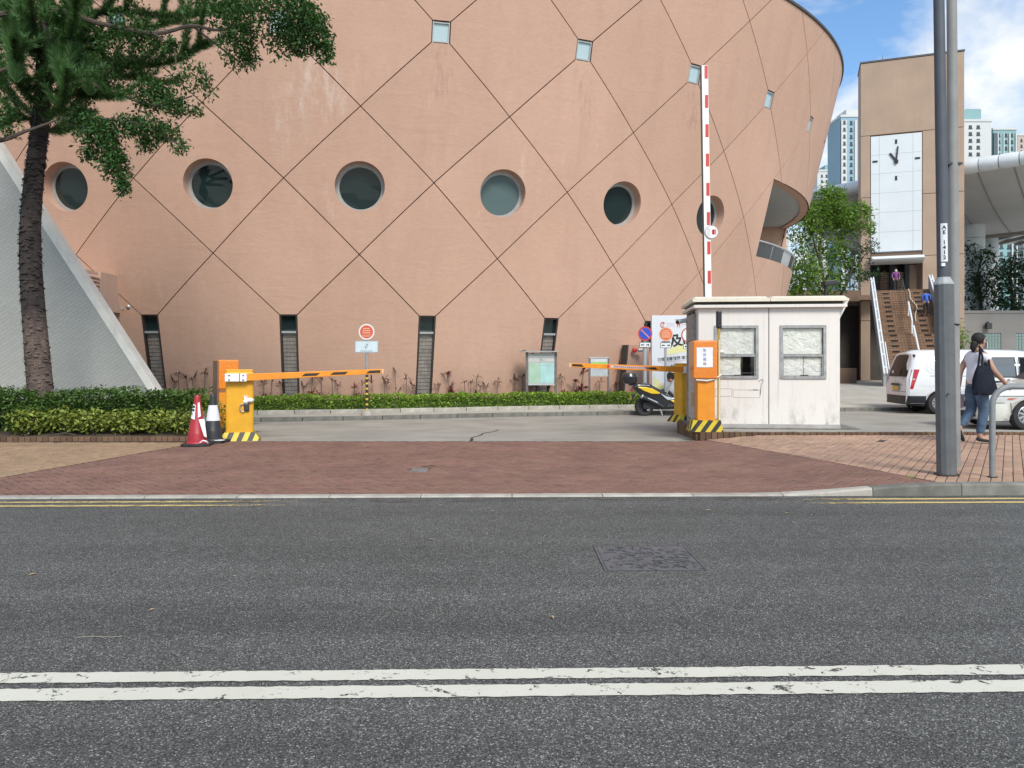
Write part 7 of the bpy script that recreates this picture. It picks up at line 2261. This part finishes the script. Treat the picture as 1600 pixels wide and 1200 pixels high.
b.loft([[(-.40 + .22 * cos(2 * pi * k / n) * f, .20 * sin(2 * pi * k / n) * f, z) for k in range(n)] for z, f in ((.89, .75), (.94, .96), (1.05, 1.0), (1.08, 1.04), (1.10, 1.0), (1.17, .85), (1.20, .55))])
b.build('top_box', m_sblack, SC, smooth=True)
MB().box(-.42, -.15, -.08, .08, .84, .90).build('rack', m_trimblk, SC)
MB().tube([(-.09, -.20, .54), (-.12, -.20, .555)], .06, 12).build('exhaust_cap', m_alu, SC)
MB().tube([(-.09, -.20, .54), (.30, -.20, .36), (.50, -.19, .25)], [.06, .055, .03], 12).build('exhaust', m_drim, SC, smooth=True)
MB().tube([(.05, -.255, .50), (.32, -.25, .375)], .018, 6).build('heat_shield', m_sgrey, SC)
MB().box(-.05, .55, -.10, .10, .18, .40).build('engine', m_drim, SC, bevel=.04)
sidepoly(SC, 'rear_mudguard', [(-.34, .60), (-.24, .62), (-.32, .40), (-.38, .36)], -.06, .06, m_trimblk, .01)
MB().box(-.37, -.34, -.09, .09, .68, .76).build('tail_light', m_tail, SC); MB().box(-.385, -.375, -.08, .08, .45, .55).build('number_plate', m_plate, SC)
sidepoly(SC, 'windshield', [(1.18, .98), (1.02, 1.36), (1.03, 1.38), (1.24, 1.0)], -.17, .17, m_greyglass, .004)
MB().tube([(1.0, -.36, 1.06), (1.08, -.2, 1.02), (1.08, .2, 1.02), (1.0, .36, 1.06)], .018, 8).build('handlebar', m_trimblk, SC)
for s in (-1, 1):
    MB().tube([(1.05, s * .28, 1.05), (1.08, s * .36, 1.24)], .008, 5).build('mirror_stalk', m_trimblk, SC); MB().ball((1.08, s * .38, 1.27), .07, 10, 6, sq=(.4, 1.1, .7)).build('mirror', m_trimblk, SC, smooth=True)
MB().tube([(1.28, -.08, .85), (1.5, -.09, .27)], .025, 8).build('fork', m_drim, SC); MB().tube([(1.28, .08, .85), (1.5, .09, .27)], .025, 8).build('fork', m_drim, SC)
sidepoly(SC, 'front_mudguard', [(1.24, .46), (1.36, .57), (1.52, .59), (1.68, .50), (1.52, .56), (1.38, .53)], -.08, .08, m_sblack, .006)
MB().ball((1.34, 0, .82), .11, 10, 6, sq=(.6, 1.2, .8)).build('headlight', m_lampclear, SC, smooth=True)
MB().tube([(.42, -.12, .2), (.46, -.22, .02)], .014, 6).build('side_stand', m_alu, SC)

# ---- second motorcycle, mostly hidden behind the barrier cabinet
MC = thing('motorcycle', 'dark motorcycle with chrome parts glimpsed behind the right barrier cabinet', 'motorcycle', (4.42, 22.62, .0), radians(-8))
bike_wheel(MC, .05, .30, .05, m_rim); bike_wheel(MC, 1.42, .30, .06, m_rim)
sidepoly(MC, 'tank', [(.40, .86), (.46, .98), (.70, 1.0), (.92, .84), (.60, .78)], -.12, .12, m_carwhite, .05)
sidepoly(MC, 'seat', [(.86, .84), (1.5, .86), (1.62, .94), (1.58, .80), (.95, .76)], -.12, .12, m_trimblk, .03)
MB().box(.50, .95, -.15, .15, .30, .72).build('engine', m_drim, MC, bevel=.05)
sidepoly(MC, 'frame', [(.34, .90), (.44, .94), (1.0, .74), (1.45, .34), (1.38, .30), (.9, .62), (.55, .30), (.48, .34)], -.05, .05, m_sblack, .01)
for s in (-1, 1): MB().tube([(.05, s * .09, .30), (.36, s * .09, 1.0)], .025, 8).build('fork', m_alu, MC)
MB().tube([(.44, -.38, 1.08), (.36, -.2, 1.06), (.34, 0, 1.04), (.36, .2, 1.06), (.44, .38, 1.08)], .017, 8).build('handlebar', m_trimblk, MC)
for s in (-1, 1): MB().tube([(.38, s * .26, 1.07), (.30, s * .36, 1.24)], .008, 5).build('mirror_stalk', m_trimblk, MC); MB().ball((.30, s * .38, 1.26), .07, 10, 6, sq=(.35, 1.2, .75)).build('mirror', m_trimblk, MC, smooth=True)
MB().ball((.22, 0, .92), .12, 12, 8).build('headlight', m_lampclear, MC, smooth=True)
MB().ball((.24, -.16, .86), .045, 8, 6).build('indicator', m_amber, MC); MB().tube([(.62, -.16, .34), (1.5, -.18, .36)], .045, 10).build('exhaust', m_alu, MC)
sidepoly(MC, 'fairing', [(.10, 1.0), (.20, 1.12), (.40, 1.10), (.42, .92), (.18, .86)], -.16, .16, m_sblack, .03)
sidepoly(MC, 'leg_shield', [(.34, .80), (.42, .82), (.50, .46), (.40, .42)], -.2, .2, m_carwhite, .02)

# ================================================================ people
m_skin = mat('skin', (.40, .235, .165), .55, var=.06, vs=8)
m_hair = mat('black_hair', (.010, .009, .009), .75, var=.4, vs=40, bump=.5, bs=90)
m_tee = mat('white_tshirt', (.66, .66, .74), .85, var=.04, vs=6, bump=.35, bs=14, bd=.02)
t = NT('blue_jeans'); c = t.mix(t.ramp(t.noise(5, 5), [(.35, 0), (.65, 1)]), (.045, .075, .13), (.10, .16, .24)); t.l(c, t.b.inputs['Base Color']); t.b.inputs['Roughness'].default_value = .9; t.bump(t.noise(16, 4, sc3=(1, 1, 2.5)), .6, .02); m_jeans = t.m
m_blackcloth = mat('black_cloth', (.02, .02, .024), .9, var=.2)
m_navy = mat('navy_bag', (.011, .014, .024), .85, var=.3, vs=5, bump=.6, bs=11, bd=.03, spec=.2)

def hand_joints(J, E, w_, d, side, up):
    """palm and five bent fingers beyond the wrist vertex w_"""
    p = Vector(J[w_][0]); d = d.normalized(); s = side.normalized(); n = d.cross(s).normalized()
    J.append((tuple(p + d * .055), (.030, .016))); palm = len(J) - 1; E.append((w_, palm))
    for k, (o, L) in enumerate(((-.028, .055), (-.010, .066), (.009, .062), (.027, .048))):
        J.append((tuple(p + d * .085 + s * o), .0088)); a = len(J) - 1; E.append((palm, a))
        J.append((tuple(p + d * (.085 + L * .55) + s * o * 1.1 + n * up * .010), .0082)); E.append((a, a + 1))
        J.append((tuple(p + d * (.085 + L * .9) + s * o * 1.1 + n * up * .032), .007)); E.append((a + 1, a + 2))
    J.append((tuple(p + d * .035 - s * .036 + n * up * .012), .010)); a = len(J) - 1; E.append((w_, a))
    J.append((tuple(p + d * .068 - s * .050 + n * up * .022), .0085)); E.append((a, a + 1))

def person(name, label, loc, rz, K, H=1.66, top=m_tee, bottom=m_jeans, shoe=m_blackcloth, hair='pony', mask=True, sleeve=.5, fingers=True, scale=1.0):
    P = thing(name, label, 'person', loc, rz)
    P.scale = (scale,) * 3
    J = [(K['pelvis'], (.13, .10)), (K['waist'], (.105, .09)), (K['chest'], (.125, .10)), (K['collar'], (.085, .07)), (K['neck'], .048), (K['jaw'], (.070, .078)), (K['brow'], (.078, .092)), (K['crown'], (.060, .070))]
    E = [(i, i + 1) for i in range(7)]
    idx = {}
    for s in 'rl':
        prev = 3
        for j, r in (('sh', .058), ('el', .046), ('wr', .031)):
            J.append((K[s + j], r)); idx[s + j] = len(J) - 1; E.append((prev, len(J) - 1)); prev = len(J) - 1
        if fingers:
            d = Vector(K[s + 'wr']) - Vector(K[s + 'el'])
            hand_joints(J, E, prev, d, Vector((.3, 0, -1)).cross(d) if abs(d.normalized().z) < .9 else Vector((1, 0, 0)), 1 if s == 'r' else -1)
        else:
            d = (Vector(K[s + 'wr']) - Vector(K[s + 'el'])).normalized(); J.append((tuple(Vector(K[s + 'wr']) + d * .12), .028)); E.append((prev, len(J) - 1))
        prev = 0
        for j, r in (('hp', .098), ('kn', .062), ('an', .040), ('to', .034)):
            J.append((K[s + j], r)); E.append((prev, len(J) - 1)); prev = len(J) - 1
    skin('body', J, E, m_skin, P, 2)
    # clothes grown over the same skeleton
    up = lambda a, b_, q: tuple(Vector(a).lerp(Vector(b_), q))
    TJ = [(tuple(Vector(K['pelvis']) + Vector((0, 0, -.10))), (.172, .142)), (K['waist'], (.150, .128)), (K['chest'], (.160, .132)), (K['collar'], (.112, .09)), (up(K['collar'], K['neck'], .45), (.062, .06))]
    TE = [(0, 1), (1, 2), (2, 3), (3, 4)]
    for s in 'rl':
        TJ.append((K[s + 'sh'], .080)); a = len(TJ) - 1; TE.append((3, a))
        if sleeve < 1.2:
            TJ.append((up(K[s + 'sh'], K[s + 'el'], sleeve), .074)); TE.append((a, a + 1))
        else:
            TJ.append((K[s + 'el'], .056)); TE.append((a, a + 1)); TJ.append((up(K[s + 'el'], K[s + 'wr'], .92), .045)); TE.append((a + 1, a + 2))
    skin('top', TJ, TE, top, P, 2)
    BJ = [(up(K['pelvis'], K['waist'], .25), (.142, .115)), (K['pelvis'], (.148, .12))]; BE = [(0, 1)]
    for s in 'rl':
        prev = 1
        for j, r in (('hp', .112), ('kn', .078), ('an', .060)):
            p = K[s + j] if j != 'an' else up(K[s + 'kn'], K[s + 'an'], .93)
            BJ.append((p, r)); BE.append((prev, len(BJ) - 1)); prev = len(BJ) - 1
    skin('trousers', BJ, BE, bottom, P, 2, root=1)
    for s in 'rl':
        a, b_ = Vector(K[s + 'an']), Vector(K[s + 'to'])
        d = (b_ - a); h = a - d * .28 + Vector((0, 0, -.045)) if abs(d.z) < .1 else a - d * .1
        skin('shoe', [(tuple(h), (.038, .034)), (tuple(a.lerp(b_, .45) + Vector((0, 0, -.02))), (.044, .032)), (tuple(b_), (.042, .026)), (tuple(b_ + d.normalized() * .05), (.028, .018))], [(0, 1), (1, 2), (2, 3)], shoe, P, 2)
    br = Vector(K['brow']); cr = Vector(K['crown']); jw = Vector(K['jaw']); fwd = Vector(K['face'])
    sd_ = Vector((0, 0, 1)).cross(fwd).normalized()
    b = MB(); c0 = br.lerp(cr, .25) - fwd * .022
    n = 18
    def cap(u, v):
        a = 2 * pi * u; ph = -.75 + (pi / 2 + .75) * v
        r = .106
        d = fwd * cos(a) * cos(ph) * 1.06 + sd_ * sin(a) * cos(ph) * .90 + Vector((0, 0, 1)) * sin(ph) * .98
        q = c0 + d * r * (1 + .03 * sin(9 * a) * cos(ph))
        front_ = cos(a)
        if front_ > .15 and ph < .30: q = q - fwd * .045 * (front_) - Vector((0, 0, -1)) * .0 + Vector((0, 0, .075)) * max(0, front_ - .1) * (1 - max(0, ph) / .3)
        return tuple(q)
    b.grid(cap, n, 9)
    if hair == 'pony':
        b.ball(tuple(c0 - fwd * .085 + Vector((0, 0, -.085))), .055, 10, 7, sq=(.9, 1.0, 1.1))
        b.tube([c0 - fwd * .09 + Vector((0, 0, -.09)), c0 - fwd * .105 + Vector((0, 0, -.15)), c0 - fwd * .095 + Vector((0, 0, -.21))], [.05, .046, .014], 10)
    b.build('hair', m_hair, P, smooth=True)
    f0 = br.lerp(jw, .5)
    MB().tube([f0 + fwd * .085 + Vector((0, 0, .035)), f0 + fwd * .115 + Vector((0, 0, .0)), f0 + fwd * .09 + Vector((0, 0, -.01))], [.008, .014, .008], 7).build('nose', m_skin, P, smooth=True)
    for s in (-1, 1):
        MB().ball(tuple(f0 + sd_ * s * .080 - fwd * .005 + Vector((0, 0, .01))), .026, 8, 6, sq=(.6, .5, 1.1)).build('ear', m_skin, P, smooth=True)
        MB().ball(tuple(f0 + sd_ * s * .032 + fwd * .082 + Vector((0, 0, .035))), .011, 8, 6).build('eye', m_black, P, smooth=True)
    if mask:
        MB().grid(lambda u, v: tuple(f0 + fwd * (.100 * cos((u - .5) * 2.2) + .012 * sin(pi * v)) + sd_ * .092 * sin((u - .5) * 2.2) + Vector((0, 0, .012 - .095 * v))), 10, 6).build('face_mask', mat('mask_pale', (.62, .66, .70), .8), P, smooth=True)
    else:
        MB().tube([f0 + fwd * .083 + sd_ * .02 + Vector((0, 0, -.045)), f0 + fwd * .088 + Vector((0, 0, -.047)), f0 + fwd * .083 - sd_ * .02 + Vector((0, 0, -.045))], .005, 6).build('mouth', m_red, P)
    return P
WK = dict(pelvis=(0, 0, .93), waist=(.005, 0, 1.06), chest=(.015, 0, 1.22), collar=(.02, 0, 1.36), neck=(.04, 0, 1.435), jaw=(.065, 0, 1.50), brow=(.07, 0, 1.565), crown=(.06, 0, 1.625), face=(.97, .10, -.1),
          rsh=(.02, -.165, 1.345), rel=(.11, -.235, 1.10), rwr=(.30, -.225, .925), lsh=(.01, .165, 1.345), lel=(-.10, .215, 1.09), lwr=(-.13, .20, .86),
          rhp=(.01, -.088, .87), rkn=(.07, -.085, .49), ran=(-.01, -.085, .095), rto=(.15, -.085, .035), lhp=(-.01, .088, .87), lkn=(-.01, .085, .48), lan=(-.22, .085, .215), lto=(-.155, .085, .055))
WX, WY = 7.20, 11.92
person('person', 'woman in white T-shirt and blue jeans walking with a dark shoulder bag', (WX, WY, gz(WX) + .004), radians(6), WK, scale=1.015)
Mw = Matrix.Translation((WX, WY, gz(WX) + .004)) @ Matrix.Rotation(radians(6), 4, 'Z') @ Matrix.Scale(1.015, 4)
BG = thing('shoulder_bag', 'big dark navy tote bag hanging from the walking woman\'s shoulder', 'bag', tuple(Mw @ Vector((-.06, -.25, .95))), radians(24))
b = MB(); n = 24; rings = []
for z, lx, ly, sx in ((-.185, .165, .055, .02), (-.18, .20, .072, .02), (-.10, .215, .085, .01), (.02, .185, .078, 0), (.12, .150, .058, -.005), (.19, .115, .038, -.01), (.205, .105, .03, -.01)):
    rings.append([(sx + lx * (abs(cos(2 * pi * k / n)) ** .6) * (1 if cos(2 * pi * k / n) > 0 else -1) * (1 + .03 * sin(3 * k + z * 20)), ly * sin(2 * pi * k / n) * (1 + .12 * sin(5 * k + 30 * z)), z + .012 * sin(2 * k)) for k in range(n)])
b.loft(rings); b.build('bag_body', m_navy, BG, smooth=True); BG.scale = (1.14, 1.1, 1.12)
for dy in (-.028, .028):
    MB().tube([(-.085, dy, .18), (-.03, dy * .8 + .02, .32), (.035, .085, .455), (.055, .11, .472), (.085, .09, .42), (.085, dy + .02, .28), (.075, dy, .18)], .014, 6).build('strap', m_navy, BG, smooth=True)
PB = thing('pink_bag', 'small pale pink carrier bag hanging from the woman\'s left hand', 'bag', tuple(Mw @ Vector((-.12, .215, .62))), radians(24))
b = MB(); b.loft([[(-.075 + .02 * (z > .1), -.035, z), (.075, -.035 - .01 * sin(20 * z), z), (.07, .035, z), (-.08, .035 + .008 * sin(25 * z), z)] for z in (-.10, -.02, .06, .11)]); b.build('bag_body', mat('pale_pink', (.55, .40, .45), .6, var=.1, vs=8), PB, bevel=.01)
MB().tube([(-.05, 0, .10), (-.03, -.01, .17), (.0, -.015, .19), (.03, 0, .16), (.05, 0, .10)], .005, 5).build('handle', mat('pale_pink_handle', (.5, .36, .42), .6), PB)

def SK(**o):
    d = dict(pelvis=(0, 0, .93), waist=(.0, 0, 1.06), chest=(.01, 0, 1.24), collar=(.01, 0, 1.39), neck=(.02, 0, 1.46), jaw=(.04, 0, 1.53), brow=(.04, 0, 1.60), crown=(.03, 0, 1.66), face=(1, 0, -.15),
             rsh=(.01, -.19, 1.37), rel=(.02, -.25, 1.12), rwr=(.16, -.20, .95), lsh=(.01, .19, 1.37), lel=(.0, .25, 1.12), lwr=(.14, .2, .98),
             rhp=(0, -.09, .87), rkn=(.02, -.10, .48), ran=(0, -.11, .09), rto=(.14, -.12, .035), lhp=(0, .09, .87), lkn=(.02, .10, .48), lan=(0, .11, .09), lto=(.14, .12, .035))
    d.update(o); return d
stw = Matrix.Translation(ST.location) @ Matrix.Rotation(ST.rotation_euler.z, 4, 'Z')
best = min(steps, key=lambda s: abs(568 - ((stw @ Vector((2.72, s[0] + .12, s[1]))).z - CAMZ) / (stw @ Vector((2.72, s[0] + .12, s[1]))).y * 1200 - 496))
p = stw @ Vector((2.72, best[0] + .12, best[1] + .002))
person('person', 'man in a bright blue jacket and black trousers hosing down the brick stairs', tuple(p), ST.rotation_euler.z + radians(100), SK(chest=(.06, 0, 1.22), collar=(.08, 0, 1.36), neck=(.11, 0, 1.43), jaw=(.14, 0, 1.49), brow=(.15, 0, 1.55), crown=(.14, 0, 1.60)), top=mat('blue_jacket', (.03, .10, .42), .7, var=.1), bottom=m_blackcloth, hair='short', mask=False, sleeve=2, fingers=False, scale=.98)
p = stw @ Vector((1.42, YT + 1.3, 6.18))
person('person', 'person in a purple top standing at the head of the stairs under the clock tower', (p.x, p.y, 6.182), ST.rotation_euler.z - radians(80), SK(), top=mat('purple_top', (.20, .06, .20), .8, var=.15), bottom=m_blackcloth, hair='pony', mask=True, sleeve=2, fingers=False, scale=.95)

# ================================================================ litter
b = MB()
for k in range(70):
    x = random.uniform(-6, 6); y = random.choice((random.uniform(7.9, 13), random.uniform(6.8, 7.7), random.uniform(4, 7)))
    z = (gz(x) + .004) if y > 7.95 else .004
    a = random.uniform(0, 6.28); L = random.uniform(.012, .032); c_, s_ = cos(a) * L, sin(a) * L
    b.add([(x - c_, y - s_, z), (x + s_ * .4, y - c_ * .4, z + .006), (x + c_, y + s_, z + .002), (x - s_ * .4, y + c_ * .4, z + .006)], [(0, 1, 2), (0, 2, 3)])
tag(b.build('leaf_litter', mat('dead_leaf', (.34, .25, .13), .8, var=.2, island=.4)), kind='stuff')
p = at(118, 998, 1.35 * 1200 / 430)
b = MB(); b.tube([(0, 0, .006), (.08, .012, .008), (.17, .004, .006), (.22, .02, .006)], .0022, 5).tube([(.12, .008, .007), (.16, -.02, .006)], .0015, 4)
o = b.build('thin_twig', mat('pale_twig', (.26, .23, .19), .9)); o.location = (p.x, p.y, 0); tag(o, 'thin pale twig lying on the asphalt in front of the left yellow lines', 'twig')
